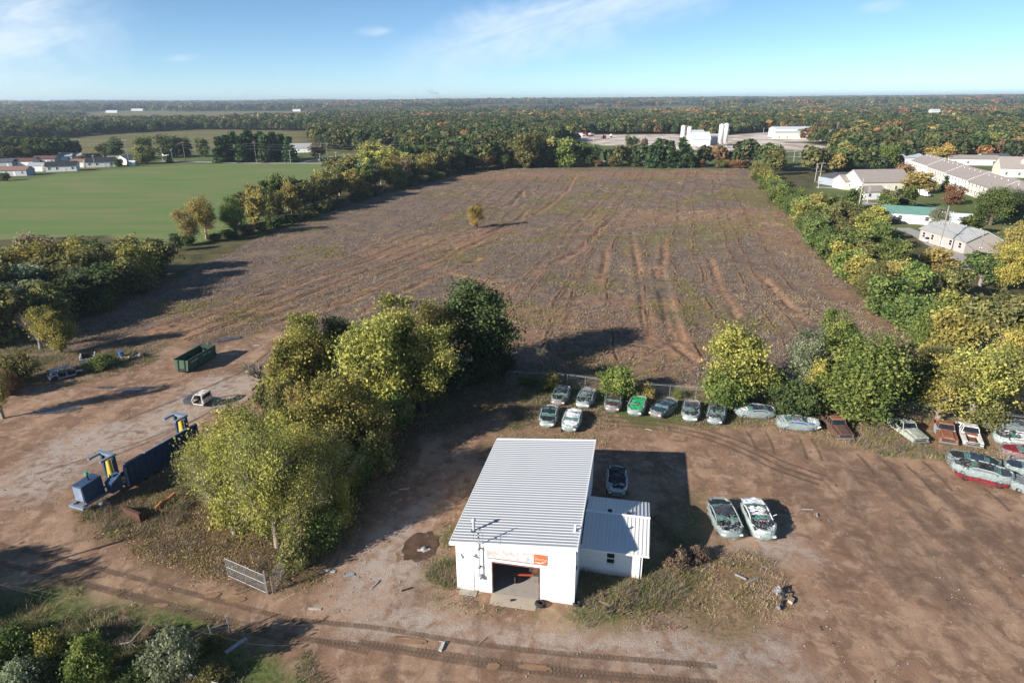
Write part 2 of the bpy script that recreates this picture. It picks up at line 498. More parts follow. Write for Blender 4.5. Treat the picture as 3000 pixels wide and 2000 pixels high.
def graded2(lo, hi, fine, a, b, g1, a2, b2, g2):
    v = list(np.arange(a, b, fine)); d = fine; x = v[-1]
    while x < hi: d *= g1 if x < b2 else g2; x += d; v.append(x)
    d = fine; x = v[0]
    while x > lo: d *= g1 if x > a2 else g2; x -= d; v.insert(0, x)
    return np.array(v)
gx = graded2(-14000, 14000, 0.6, -60, 64, 1.02, -135, 135, 1.09)
gy = graded2(2, 16000, 0.6, 26, 112, 1.007, 2, 390, 1.05)
X, Y = np.meshgrid(gx, gy)
xf, yf = X.ravel(), Y.ravel()
Z = height(xf, yf)
nx, ny = len(gx), len(gy)
print('ground verts', nx * ny)
me = bpy.data.meshes.new('ground')
me.vertices.add(nx * ny)
me.vertices.foreach_set('co', np.stack([xf, yf, Z], 1).astype(np.float32).ravel())
ii = np.arange(nx * ny).reshape(ny, nx)
q = np.stack([ii[:-1, :-1], ii[:-1, 1:], ii[1:, 1:], ii[1:, :-1]], -1).reshape(-1, 4)
me.loops.add(q.size); me.polygons.add(len(q))
me.loops.foreach_set('vertex_index', q.ravel().astype(np.int32))
me.polygons.foreach_set('loop_start', np.arange(0, q.size, 4, dtype=np.int32))
me.polygons.foreach_set('loop_total', np.full(len(q), 4, dtype=np.int32))
me.polygons.foreach_set('use_smooth', np.ones(len(q), bool))

warp = lambda s, a, k=0: (fbm(xf, yf, s, 70 + k, 3) - 0.5) * a
def pm(poly, w, a=3.0, s=6.0):
    return sstep(-w, w, poly_sd(xf + warp(s, a, 1), yf + warp(s, a, 2), poly))
far_d = np.hypot(xf, yf)
m_field = pm(FIELD, 1.5, 5.0)
m_crop = pm(CROP, 1.5, 4.0)
m_lush = np.zeros_like(xf); m_dry = np.zeros_like(xf); m_lit = np.zeros_like(xf)
for poly, st, kd in WEEDS:
    m = pm(poly, 1.6, 4.5, 5.0) * st
    if kd == 'lush': m_lush = np.maximum(m_lush, m)
    elif kd == 'dry': m_dry = np.maximum(m_dry, m)
    else: m_lit = np.maximum(m_lit, m)
m_grav = np.zeros_like(xf); m_mud = np.zeros_like(xf)
for p in GRAVEL: m_grav = np.maximum(m_grav, pm(p, 2.0, 4.0))
for p in MUD: m_mud = np.maximum(m_mud, pm(p, 2.0, 5.0))
rut = np.full(xf.shape, 1e9)
for k in RUTS: rut = np.minimum(rut, np.where(far_d < 800, line_d(xf, yf, k), 1e9))
rutn = rut + (fbm(xf, yf, 5, 47, 3) - 0.5) * 3.2
m_bare = np.exp(-((rutn - 0.3) / 1.15) ** 2) * 1.0 * sstep(0.22, 0.42, fbm(xf, yf, 16, 44, 2))
for p, w in ((PG((1500, 900), (1440, 1000), (1560, 1060), (1990, 1090), (2040, 1010), (1960, 860)), 4), (PG((1340, 800), (1500, 830), (1560, 930), (1440, 960)), 4),
             (PG((2080, 660), (2330, 640), (2460, 830), (2640, 960), (2560, 960), (2360, 800), (2200, 690)), 4), (PG((380, 980), (780, 860), (840, 900), (640, 1000), (400, 1030)), 5),
             (PG((1700, 620), (2330, 610), (2330, 650), (1700, 660)), 5), (PG((1240, 505), (2150, 500), (2150, 520), (1300, 530)), 4), (PG((1000, 760), (1150, 700), (1500, 660), (1520, 690), (1200, 760)), 4)):
    m_bare = np.maximum(m_bare, 0.75 * pm(p, w, 12.0, 9.0))
m_bare = np.clip(m_bare, 0, 1) * m_field
m_yel = sstep(0.52, 0.66, fbm(xf, yf, 16, 91, 4)) * (0.55 + 0.45 * pm(PG((1500, 500), (2300, 500), (2300, 640), (1900, 690), (1750, 640), (1450, 560)), 8, 14, 14)) * m_field
m_near = (1 - sstep(110, 150, far_d)) * (1 - m_field) * (1 - m_crop)          # bare yard
m_near = np.maximum(m_near, 0)
m_lawn = np.maximum.reduce([pm(LAWN, 2, 2), pm(GREEN2, 2, 2), pm(TOWN, 4, 6), m_crop * 0])
m_f2 = np.maximum(pm(FIELD2, 6, 4), np.maximum.reduce([pm(FIELD3, 15, 4), pm(FIELD4, 15, 4), pm(FIELD5, 15, 4), pm(FIELD6, 15, 4)]))
m_pale = np.maximum(pm(YARD, 3, 10, 14), pm(YARD2, 4, 10, 14))
def put(name, a, b, c, d):
    at = me.attributes.new(name, 'FLOAT_COLOR', 'POINT')
    at.data.foreach_set('color', np.stack([a, b, c, d], 1).astype(np.float32).ravel())
put('zone_a', m_near, m_field, m_crop, np.ones_like(xf))
put('zone_b', m_lush, m_dry, m_lit, np.ones_like(xf))
put('zone_c', m_grav, m_mud, m_bare, np.ones_like(xf))
put('zone_d', m_yel, m_lawn, m_f2, np.ones_like(xf))
put('zone_e', m_pale, m_pale, m_pale, np.ones_like(xf))
me.update()

t = NT('ground')
p = t.pos()
def sep(name):
    s = t.n('ShaderNodeSeparateColor'); t.l(t.attr(name, 'Color'), s.inputs[0]); return s.outputs
za, zb, zc, zd, ze = (sep('zone_' + k) for k in 'abcde')
nb = t.noise(0.16, 5, 0.6, p, 0.4); nm = t.noise(0.9, 6, 0.62, p, 0.5); nf = t.noise(3.2, 6, 0.72, p); ng = t.noise(12, 4, 0.75, p)
sm = t.mapped(p, (1.0, 0.35, 1.0), (0, 0, R(24)))
nst = t.noise(0.35, 5, 0.6, sm, 0.6)
# far land: woodland floor
c = t.mix(t.rng(nb, 0.35, 0.65), (0.062, 0.060, 0.026), (0.125, 0.110, 0.050))
# lawns and pasture
lawn = t.mix(t.rng(t.noise(0.05, 4, 0.6, p), 0.35, 0.7), (0.085, 0.125, 0.035), (0.15, 0.15, 0.06))
c = t.mix(zd[1], c, lawn)
f2 = t.mix(t.rng(t.noise(0.02, 4, 0.6, t.mapped(p, (0.4, 1.6, 1))), 0.35, 0.65), (0.12, 0.13, 0.045), (0.20, 0.155, 0.075))
c = t.mix(zd[2], c, f2)
pale = t.mix(t.rng(t.noise(0.05, 5, 0.6, p), 0.4, 0.65), (0.64, 0.58, 0.51), (0.36, 0.26, 0.19))
c = t.mix(ze[0], c, pale)
# hay field with mowing stripes
stripe = t.noise(0.10, 5, 0.62, t.mapped(p, (0.22, 1.0, 1), (0, 0, R(24))), 0.3)
crop = t.mix(t.rng(stripe, 0.38, 0.66), (0.125, 0.195, 0.058), (0.190, 0.200, 0.082))
crop = t.mix(t.rng(nf, 0.45, 0.8, 0, 0.35), crop, (0.080, 0.125, 0.035))
c = t.mix(za[2], c, crop)
# weed field: grey-violet dead stalks, olive goldenrod, bare orange soil
wd = t.mix(t.rng(nm, 0.36, 0.64), (0.115, 0.083, 0.064), (0.250, 0.188, 0.142))
wd = t.mix(t.rng(nb, 0.44, 0.60, 0, 0.65), wd, (0.260, 0.182, 0.112))
wd = t.mix(t.rng(nst, 0.46, 0.62, 0, 0.6), wd, (0.135, 0.104, 0.090))
wd = t.mix(t.math('MULTIPLY', zd[0], t.rng(nm, 0.35, 0.6)), wd, (0.185, 0.165, 0.058))
soil = t.mix(t.rng(nf, 0.3, 0.7), (0.300, 0.150, 0.075), (0.420, 0.255, 0.150))
wd = t.mix(t.math('MULTIPLY', zc[2], t.rng(nm, 0.36, 0.58)), wd, soil)
wd = t.mix(t.rng(ng, 0.42, 0.72, 0, 0.6), wd, (0.045, 0.033, 0.028))
c = t.mix(za[1], c, wd)
# yard: packed reddish brown dirt, paler crushed stone, damp mud
dirt = t.mix(t.rng(nb, 0.35, 0.66), (0.250, 0.146, 0.090), (0.395, 0.258, 0.168))
dirt = t.mix(t.rng(nst, 0.42, 0.66, 0, 0.75), dirt, (0.170, 0.098, 0.062))
dirt = t.mix(t.rng(nm, 0.50, 0.64, 0, 0.75), dirt, (0.415, 0.290, 0.198))
dirt = t.mix(t.rng(t.noise(0.55, 6, 0.68, p, 0.8), 0.50, 0.64, 0, 0.7), dirt, (0.145, 0.092, 0.062))
grav = t.mix(t.rng(ng, 0.35, 0.65), (0.25, 0.20, 0.16), (0.56, 0.47, 0.40))
dirt = t.mix(t.math('MULTIPLY', zc[0], t.rng(nm, 0.32, 0.58)), dirt, grav)
mud = t.mix(t.rng(nm, 0.35, 0.65), (0.125, 0.080, 0.055), (0.200, 0.132, 0.090))
dirt = t.mix(t.math('MULTIPLY', zc[1], t.rng(nst, 0.36, 0.60, 0, 0.75)), dirt, mud)
dirt = t.mix(t.rng(nf, 0.52, 0.78, 0, 0.5), dirt, (0.11, 0.072, 0.05))
dirt = t.mix(t.rng(ng, 0.50, 0.72, 0, 0.55), dirt, (0.42, 0.325, 0.255))
dirt = t.mix(t.rng(ng, 0.28, 0.46, 0.6, 0.0), dirt, (0.105, 0.070, 0.050))
speck = t.n('ShaderNodeTexVoronoi'); speck.inputs['Scale'].default_value = 2.6; t.l(p, speck.inputs['Vector'])
dirt = t.mix(t.rng(speck.outputs['Distance'], 0.05, 0.09, 0.75, 0.0), dirt, (0.55, 0.48, 0.42))
# plant cover in the yard
dry = t.mix(t.rng(nf, 0.35, 0.66), (0.27, 0.185, 0.095), (0.115, 0.085, 0.045))
dirt = t.mix(t.math('MULTIPLY', zb[1], t.rng(nm, 0.34, 0.52)), dirt, dry)
lit = t.mix(t.rng(nf, 0.38, 0.62), (0.065, 0.050, 0.028), (0.185, 0.120, 0.062))
dirt = t.mix(t.math('MULTIPLY', zb[2], t.rng(nm, 0.25, 0.45)), dirt, lit)
lush = t.mix(t.rng(nf, 0.38, 0.62), (0.058, 0.085, 0.022), (0.135, 0.155, 0.050))
dirt = t.mix(t.math('MULTIPLY', zb[0], t.rng(nm, 0.28, 0.48)), dirt, lush)
c = t.mix(za[0], c, dirt)
hmix = t.math('ADD', t.math('MULTIPLY', nf, 0.6), t.math('MULTIPLY', ng, 0.4))
t.principled(c, 0.95, 0, 0.12, t.bump(hmix, 0.75, 0.10))
ground = link_mesh('ground', me, t.m)
tag(ground, kind='structure')
# ------------------------------------------------------------------ white block garage
ga = R(-11.8)
GO = (-4.44, 40.35)
def gw(u, v, z=0.0):
    """garage coordinates (along the front, into the depth) to the world"""
    return (GO[0] + u * math.cos(ga) - v * math.sin(ga), GO[1] + u * math.sin(ga) + v * math.cos(ga), z)
def roof_z(u): return 4.45 + 0.092 * u
GW, GL = 9.25, 16.0

def block_mat(name, base, dirt):
    t = NT(name); v = t.obj()
    s = t.n('ShaderNodeSeparateXYZ'); t.l(v, s.inputs[0])
    cb = t.n('ShaderNodeCombineXYZ'); t.l(t.math('ADD', s.outputs[0], s.outputs[1]), cb.inputs[0]); t.l(s.outputs[2], cb.inputs[1])
    br = t.n('ShaderNodeTexBrick'); t.l(cb.outputs[0], br.inputs['Vector'])
    br.inputs['Scale'].default_value = 1.0; br.inputs['Mortar Size'].default_value = 0.012; br.inputs['Mortar Smooth'].default_value = 0.6
    br.inputs['Brick Width'].default_value = 0.405; br.inputs['Row Height'].default_value = 0.203
    br.inputs['Color1'].default_value = (1, 1, 1, 1); br.inputs['Color2'].default_value = (0.93, 0.93, 0.93, 1); br.inputs['Mortar'].default_value = (0.75, 0.75, 0.75, 1)
    n1 = t.noise(1.3, 7, 0.65, v, 0.4); n2 = t.noise(9, 5, 0.7, v)
    c = t.mix(1.0, base, br.outputs['Color'], 'MULTIPLY')
    # grime splash near the ground, flaked paint spots
    low = t.rng(s.outputs[2], 0.0, 0.75, 0.8, 0.0)
    c = t.mix(t.math('MULTIPLY', low, t.rng(n2, 0.35, 0.65)), c, dirt)
    c = t.mix(t.rng(n1, 0.62, 0.74, 0, 0.45), c, (0.50, 0.44, 0.40))
    c = t.mix(t.rng(n2, 0.68, 0.76, 0, 0.5), c, (0.36, 0.32, 0.30))
    t.principled(c, 0.75, 0, 0.25, t.bump(t.math('SUBTRACT', t.math('MULTIPLY', n2, 0.3), br.outputs['Fac']), 0.35, 0.012))
    return t.m
m_block = block_mat('white_painted_block', (0.80, 0.79, 0.76), (0.42, 0.28, 0.20))
m_inblock = worn('bare_block_inside', (0.30, 0.29, 0.27), (0.12, 0.11, 0.10), 0.6)
def roofmat(name, col, dark, amt, metal=0.0, crest_glint=False):
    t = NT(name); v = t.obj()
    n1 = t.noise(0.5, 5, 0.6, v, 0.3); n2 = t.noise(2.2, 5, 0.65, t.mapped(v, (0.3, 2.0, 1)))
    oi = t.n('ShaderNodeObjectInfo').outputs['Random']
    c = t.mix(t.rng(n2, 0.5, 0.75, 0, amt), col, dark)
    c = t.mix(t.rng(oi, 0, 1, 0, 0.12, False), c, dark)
    if crest_glint:   # sun glint on the ribs, painted in as a lighter band
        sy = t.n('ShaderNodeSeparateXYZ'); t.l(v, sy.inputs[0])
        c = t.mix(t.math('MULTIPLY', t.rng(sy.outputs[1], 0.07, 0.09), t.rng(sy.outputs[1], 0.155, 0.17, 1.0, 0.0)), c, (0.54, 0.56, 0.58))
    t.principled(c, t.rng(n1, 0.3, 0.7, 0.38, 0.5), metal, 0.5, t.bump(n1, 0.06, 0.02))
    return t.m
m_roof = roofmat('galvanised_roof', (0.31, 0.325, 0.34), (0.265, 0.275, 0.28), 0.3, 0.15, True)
m_trim = worn('white_trim', (0.80, 0.80, 0.79), (0.62, 0.6, 0.57), 0.3)
m_slab = worn('concrete', (0.36, 0.33, 0.29), (0.22, 0.19, 0.16), 0.6, 1.2, 0.85)
m_dark = worn('blackened_steel', (0.03, 0.03, 0.032), (0.06, 0.045, 0.035), 0.5)
m_glass = None
t = NT('dark_glass'); t.principled(t.mix(t.rng(t.noise(3, 3), 0.4, 0.7), (0.012, 0.015, 0.018), (0.03, 0.035, 0.04)), 0.08, 0, 0.6); m_glass = t.m
m_pipe = worn('galvanised_pipe', (0.48, 0.50, 0.52), (0.33, 0.33, 0.34), 0.5, 5, 0.45, 0.3)

gar = empty('garage', (*GO, 0), ga, 'white painted block garage with grey ribbed metal roof and open front bay', 'garage')
TH_ = 0.2
def wall_top(u): return roof_z(u) - 0.06
# front wall, three pieces round the bay
fw = MB()
def sl(u0, u1, z0, y0, y1):
    fw.hexa([(u0, y0, z0), (u1, y0, z0), (u1, y1, z0), (u0, y1, z0), (u0, y0, wall_top(u0)), (u1, y0, wall_top(u1)), (u1, y1, wall_top(u1)), (u0, y1, wall_top(u0))])
sl(0, 2.88, 0, 0, TH_); sl(2.88, 6.52, 3.02, 0, TH_); sl(6.52, GW, 0, 0, TH_)
fw.build('front_wall', m_block, gar)
w = MB(); w.hexa([(GW - TH_, TH_, 0), (GW, TH_, 0), (GW, GL - TH_, 0), (GW - TH_, GL - TH_, 0), (GW - TH_, TH_, wall_top(GW) - 0.02), (GW, TH_, wall_top(GW)), (GW, GL - TH_, wall_top(GW)), (GW - TH_, GL - TH_, wall_top(GW) - 0.02)])
w.build('side_wall', m_block, gar)
w = MB(); w.box(0, TH_, TH_, GL - TH_, 0, wall_top(0)); w.build('side_wall', m_block, gar)
w = MB(); u0, u1 = 0, GW
w.hexa([(u0, GL - TH_, 0), (u1, GL - TH_, 0), (u1, GL, 0), (u0, GL, 0), (u0, GL - TH_, wall_top(u0)), (u1, GL - TH_, wall_top(u1)), (u1, GL, wall_top(u1)), (u0, GL, wall_top(u0))])
w.build('rear_wall', m_block, gar)
MB().box(TH_, GW - TH_, TH_ * 0.0 + 0.02, GL - TH_, -0.1, 0.06).build('floor_slab', m_slab, gar)
# bay frame
f = MB(); f.box(2.82, 2.90, -0.03, 0.24, 0.06, 3.06); f.box(6.50, 6.58, -0.03, 0.24, 0.06, 3.06); f.box(2.90, 6.50, -0.03, 0.24, 2.96, 3.06)
f.build('bay_frame', worn('red_brown_frame', (0.16, 0.07, 0.06), (0.3, 0.28, 0.27), 0.5), gar)
# ribbed roof sheets: each is one rib spacing, running down the slope to the left
NP = 46; pw = (GL + 0.25) / NP
prof = [(0.0, 0.0), (0.08, 0.0), (0.135, 0.040), (0.150, 0.040), (0.165, 0.0), (pw + 0.006, -0.002)]
rp = MB(); ua, ub = -0.42, GW + 0.08
vs = []; 
for u in (ua, ub):
    for (y, z) in prof: vs.append((u, y, roof_z(u) + z))
    for (y, z) in reversed(prof): vs.append((u, y, roof_z(u) + z - 0.012))
n = len(prof) * 2
rp.add(vs, [tuple(range(n))[::-1], tuple(range(n, 2 * n))] + [(i, (i + 1) % n, n + (i + 1) % n, n + i) for i in range(n)])
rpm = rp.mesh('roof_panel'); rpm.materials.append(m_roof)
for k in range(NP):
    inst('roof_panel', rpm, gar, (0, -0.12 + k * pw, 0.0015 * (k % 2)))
# trim: front fascia, left gutter edge, right rake, rear
tr = MB()
tr.hexa([(ua - 0.02, -0.20, roof_z(ua) - 0.20), (ub, -0.20, roof_z(ub) - 0.12), (ub, -0.13, roof_z(ub) - 0.12), (ua - 0.02, -0.13, roof_z(ua) - 0.20),
         (ua - 0.02, -0.20, roof_z(ua) + 0.06), (ub, -0.20, roof_z(ub) + 0.06), (ub, -0.13, roof_z(ub) + 0.06), (ua - 0.02, -0.13, roof_z(ua) + 0.06)])
tr.build('front_fascia', m_trim, gar)
tr = MB(); tr.box(ua - 0.06, ua, -0.13, GL + 0.13, roof_z(ua) - 0.13, roof_z(ua) + 0.015); tr.build('eave_trim', m_trim, gar)
tr = MB(); tr.box(ub, ub + 0.06, -0.20, GL + 0.2, roof_z(ub) - 0.20, roof_z(ub) + 0.07); tr.build('rake_trim', m_trim, gar)
tr = MB(); tr.hexa([(ua, GL + 0.13, roof_z(ua) - 0.15), (ub, GL + 0.13, roof_z(ub) - 0.15), (ub, GL + 0.2, roof_z(ub) - 0.15), (ua, GL + 0.2, roof_z(ua) - 0.15),
                    (ua, GL + 0.13, roof_z(ua) + 0.06), (ub, GL + 0.13, roof_z(ub) + 0.06), (ub, GL + 0.2, roof_z(ub) + 0.06), (ua, GL + 0.2, roof_z(ua) + 0.06)])
tr.build('rear_trim', m_trim, gar)
# upright siding boards filling the slope over the bay
u = 1.95
while u < 9.2:
    u1 = min(u + 0.34, 9.24); s = MB()
    zb = lambda q: 4.60 + 0.012 * q
    s.hexa([(u, -0.045, zb(u)), (u1, -0.045, zb(u1)), (u1, -0.002, zb(u1)), (u, -0.002, zb(u)), (u, -0.045, roof_z(u) - 0.08), (u1, -0.045, roof_z(u1) - 0.08), (u1, -0.002, roof_z(u1) - 0.08), (u, -0.002, roof_z(u) - 0.08)])
    s.build('siding_board', m_trim, gar)
    u += 0.365
# small bolted vents in the siding
for uu in (4.35, 7.1):
    MB().cyl((uu, -0.075, 4.80), 0.035, 0.03, 10, 'y').build('siding_vent', m_dark, gar)
# faded sign board of four planks + orange soft-drink sign
m_sign = worn('flaking_white_board', (0.62, 0.60, 0.58), (0.42, 0.37, 0.36), 0.9, 2.2, 0.8, thr=(0.42, 0.62))
for k, (z0, z1) in enumerate(((3.42, 3.63), (3.64, 3.85), (3.86, 4.06), (4.07, 4.26))):
    b = MB(); b.box(2.45 + 0.02 * (k % 2), 6.12, -0.05, -0.004, z0, z1); b.build('sign_plank', m_sign, gar)
b = MB(); b.box(2.55, 6.10, -0.075, -0.005, 3.36, 3.41); b.build('sign_ledge', worn('grey_wood', (0.22, 0.19, 0.17), (0.12, 0.1, 0.09), 0.6), gar)
osig = MB().box(6.14, 7.10, -0.06, -0.004, 3.37, 4.28).build('soft_drink_sign', worn('faded_orange_enamel', (0.52, 0.135, 0.055), (0.58, 0.24, 0.14), 0.7, 2.0, 0.5), gar)
osig['label'] = 'faded orange square sign with white script lettering and a white wave'
m_letter = worn('faded_white_letter', (0.78, 0.72, 0.66), (0.66, 0.28, 0.14), 0.9, 7.0, 0.6, thr=(0.42, 0.56))
def lettering(txt, size, loc, parent, mat, shear=0.0, rot=(math.pi / 2, 0, 0), name='lettering', sx=1.0):
    cu = bpy.data.curves.new(name, 'FONT'); cu.body = txt; cu.size = size; cu.shear = shear; cu.extrude = 0.004
    tmp = bpy.data.objects.new('tmp', cu); COL.objects.link(tmp)
    dg = bpy.context.evaluated_depsgraph_get()
    m2 = bpy.data.meshes.new_from_object(tmp.evaluated_get(dg)); m2.name = name
    bpy.data.objects.remove(tmp)
    m2.materials.clear(); m2.materials.append(mat)
    o = bpy.data.objects.new(name, m2); COL.objects.link(o); o.parent = parent; o.location = loc; o.rotation_euler = rot; o.scale = (sx, 1, 1)
    return o
lettering('Coca-Cola', 0.26, (6.185, -0.066, 3.80), osig, m_letter, 0.45, sx=0.80)
sw = MB(); pts = []
N = 14
for i in range(N + 1):
    q = i / N; x = 6.17 + q * 0.90; zc_ = 3.60 - 0.10 * math.sin(q * math.pi * 1.15) + 0.10 * q
    hh = 0.055 * math.sin(math.pi * (0.08 + 0.9 * q)) + 0.008
    pts.append((x, zc_, hh))
for i in range(N):
    a, b = pts[i], pts[i + 1]
    sw.hexa([(a[0], -0.068, a[1] - a[2]), (b[0], -0.068, b[1] - b[2]), (b[0], -0.061, b[1] - b[2]), (a[0], -0.061, a[1] - a[2]),
             (a[0], -0.068, a[1] + a[2]), (b[0], -0.068, b[1] + b[2]), (b[0], -0.061, b[1] + b[2]), (a[0], -0.061, a[1] + a[2])])
sw.build('white_wave', m_letter, osig)
# side door, closed, painted like the wall
d = MB(); d.box(0.39, 0.43, -0.05, -0.002, 0.05, 2.22); d.box(1.36, 1.40, -0.05, -0.002, 0.05, 2.22); d.box(0.43, 1.36, -0.05, -0.002, 2.18, 2.22)
dr = MB().box(0.44, 1.35, -0.03, -0.002, 0.06, 2.17).build('side_door', m_trim, gar)
d.build('door_frame', m_trim, dr)
MB().cyl((1.26, -0.09, 1.02), 0.03, 0.06, 8, 'y').build('door_knob', m_dark, dr)
MB().box(0.3, 1.65, -0.62, -0.04, -0.05, 0.07).build('door_step', m_slab, gar)
# gooseneck lamp
la = empty('gooseneck_lamp', (0, 0, 0), 0, parent=gar)
MB().tube([(0.95, -0.02, 4.02), (0.95, -0.18, 4.10), (0.93, -0.42, 4.26), (0.86, -0.62, 4.28), (0.78, -0.78, 4.16), (0.74, -0.84, 4.0)], 0.022, 6).build('lamp_arm', m_pipe, la)
MB().cyl((0.74, -0.84, 3.78), 0.19, 0.16, 14, 'z', 0.05).build('lamp_shade', worn('pale_green_enamel', (0.42, 0.55, 0.48), (0.6, 0.6, 0.56), 0.6), la)
MB().cyl((0.74, -0.84, 3.94), 0.06, 0.12, 10).build('lamp_cap', m_dark, la)
# service mast, meter and conduit
ms = empty('service_mast', (0, 0, 0), 0, parent=gar)
MB().tube([(1.93, -0.26, 1.75), (1.93, -0.26, 6.15), (1.90, -0.30, 6.30), (1.85, -0.36, 6.28)], 0.045, 8).build('conduit', m_pipe, ms)
MB().box(1.80, 2.06, -0.34, -0.02, 1.42, 1.78).build('meter_box', m_pipe, ms)
MB().cyl((1.93, -0.44, 1.6), 0.09, 0.11, 12, 'y').build('meter_dial', m_trim, ms)
for z in (2.5, 4.2): MB().box(1.84, 2.02, -0.31, -0.005, z, z + 0.06).build('strap', m_dark, ms)
for z in (5.4, 5.75): MB().cyl((1.93, -0.42, z), 0.05, 0.12, 8, 'y').build('insulator', m_dark, ms)
for sx in (-1, 1):
    MB().tube([(1.93, -0.3, 6.2), (1.93 + 0.35 * sx, -0.35, 5.7), (1.93 + 0.38 * sx, -0.4, 5.2), (1.95, -0.4, 5.42)], 0.012, 4).build('drip_loop', m_dark, ms)
# roof vent pipe with cap, small flue, leaf litter on the roof
vt = empty('roof_vent', (1.09, 1.43, roof_z(1.09)), 0, parent=gar)
MB().cyl((0, 0, -0.05), 0.11, 1.05, 12).build('vent_pipe', m_pipe, vt)
MB().cyl((0, 0, 0.98), 0.20, 0.12, 14, 'z', 0.13).cyl((0, 0, 1.10), 0.13, 0.08, 14, 'z', 0.04).build('vent_cap', m_pipe, vt)
MB().cyl((0, 0, 0.0), 0.24, 0.05, 12, 'z', 0.12).build('vent_flashing', m_dark, vt)
fl = empty('roof_flue', (8.95, 1.97, roof_z(8.95)), 0, parent=gar)
MB().cyl((0, 0, -0.05), 0.085, 0.62, 12).build('flue_pipe', m_trim, fl)
MB().cyl((0, 0, 0.0), 0.18, 0.05, 12, 'z', 0.09).build('flue_flashing', m_pipe, fl)
MB().box(9.25, 9.32, 0.55, 0.72, 2.9, 3.15).build('wall_box', m_dark, gar)
# apron in front of the bay
ap = MB(); ap.hexa([(2.84, -1.2, -0.06), (6.5, -1.15, -0.06), (6.56, 0.02, -0.06), (2.80, 0.02, -0.06), (2.9, -1.2, 0.02), (6.42, -1.15, 0.02), (6.56, 0.018, 0.075), (2.80, 0.018, 0.075)])
ap.build('apron_slab', worn('tan_concrete', (0.42, 0.355, 0.28), (0.32, 0.26, 0.20), 0.5, 1.5, 0.9), gar)

# annex with its own gable roof
an = empty('annex', (GW, 3.9, 0), 0, parent=gar)
AU, AV = 4.95, 6.4
EZ, RZ = 2.62, 3.62
# walls in annex coordinates (x right, y depth)
w = MB(); w.box(0.002, 2.10, 0, 0.2, 0, EZ - 0.02).box(2.10, 2.78, 0, 0.2, 0, 1.05).box(2.10, 2.78, 0, 0.2, 2.12, EZ - 0.02).box(2.78, AU, 0, 0.2, 0, EZ - 0.02)
w.build('annex_front_wall', m_block, an)
MB().box(0.002, AU, AV - 0.2, AV, 0, EZ - 0.02).build('annex_rear_wall', m_block, an)
w = MB(); w.prism([(0.2, 0), (AV - 0.2, 0), (AV - 0.2, EZ - 0.02), (AV / 2, RZ - 0.1), (0.2, EZ - 0.02)], 'x', AU - 0.2, AU)
w.build('annex_gable_wall', m_block, an)
wi = empty('annex_window', (2.10, 0, 1.05), 0, parent=an)
MB().box(0.04, 0.64, 0.10, 0.12, 0.04, 1.03).build('window_pane', m_glass, wi)
MB().box(0, 0.045, 0.05, 0.14, 0, 1.07).box(0.635, 0.68, 0.05, 0.14, 0, 1.07).box(0.045, 0.635, 0.05, 0.14, 0, 0.045).box(0.045, 0.635, 0.05, 0.14, 1.025, 1.07).box(0.045, 0.635, 0.04, 0.14, 0.49, 0.56).build('window_frame', m_trim, wi)
MB().box(-0.04, 0.72, -0.07, 0.05, -0.06, -0.002).build('window_sill', m_trim, wi)
m_annroof = roofmat('white_annex_roof', (0.66, 0.66, 0.64), (0.5, 0.48, 0.45), 0.35)
def gable_panels(x0, x1, ye, yr, ze, zr, npan, nm, par, mat):
    """one slope of raised-seam sheets from eave (ye,ze) to ridge (yr,zr)"""
    pw_ = (x1 - x0) / npan
    pr = [(0, 0), (0.012, 0.045), (0.05, 0.045), (0.065, 0.0), (pw_ - 0.008, 0.0)]
    vs = []
    for (yy, zz) in ((ye, ze), (yr, zr)):
        for (x, z) in pr: vs.append((x, yy, zz + z))
        for (x, z) in reversed(pr): vs.append((x, yy, zz + z - 0.012))
    n = len(pr) * 2
    b = MB().add(vs, [tuple(range(n)), tuple(range(n, 2 * n))[::-1]] + [(i, n + i, n + (i + 1) % n, (i + 1) % n) for i in range(n)])
    me_ = b.mesh(nm); me_.materials.append(mat)
    for k in range(npan): inst(nm, me_, par, (x0 + k * pw_, 0, 0.001 * (k % 2)))
gable_panels(0.10, AU + 0.45, -0.45, AV / 2, EZ + 0.0, RZ, 17, 'annex_roof_panel', an, m_annroof)
gable_panels(0.10, AU + 0.45, AV + 0.45, AV / 2, EZ + 0.0, RZ, 17, 'annex_roof_panel', an, m_annroof)
MB().prism([(AV / 2 - 0.16, RZ - 0.005), (AV / 2, RZ + 0.06), (AV / 2 + 0.16, RZ - 0.005), (AV / 2, RZ + 0.045)], 'x', 0.08, AU + 0.47).build('ridge_cap', m_trim, an)
MB().box(0.08, AU + 0.47, -0.50, -0.455, EZ - 0.12, EZ + 0.02).build('annex_fascia', m_trim, an)
MB().box(AU - 0.28, AU - 0.20, -0.12, -0.04, 0.02, EZ - 0.02).tube([(AU - 0.24, -0.08, EZ - 0.05), (AU - 0.24, -0.4, EZ - 0.06)], 0.04, 6).build('downspout', m_trim, an)
for xx, yy in ((1.9, 0.35), (3.45, 0.2)):
    vv = AV / 2 + yy; zz = RZ - yy * (RZ - EZ) / (AV / 2 + 0.45)
    MB().box(xx, xx + 0.34, vv - 0.12, vv + 0.16, zz + 0.02, zz + 0.16).build('roof_cap_vent', m_dark, an)
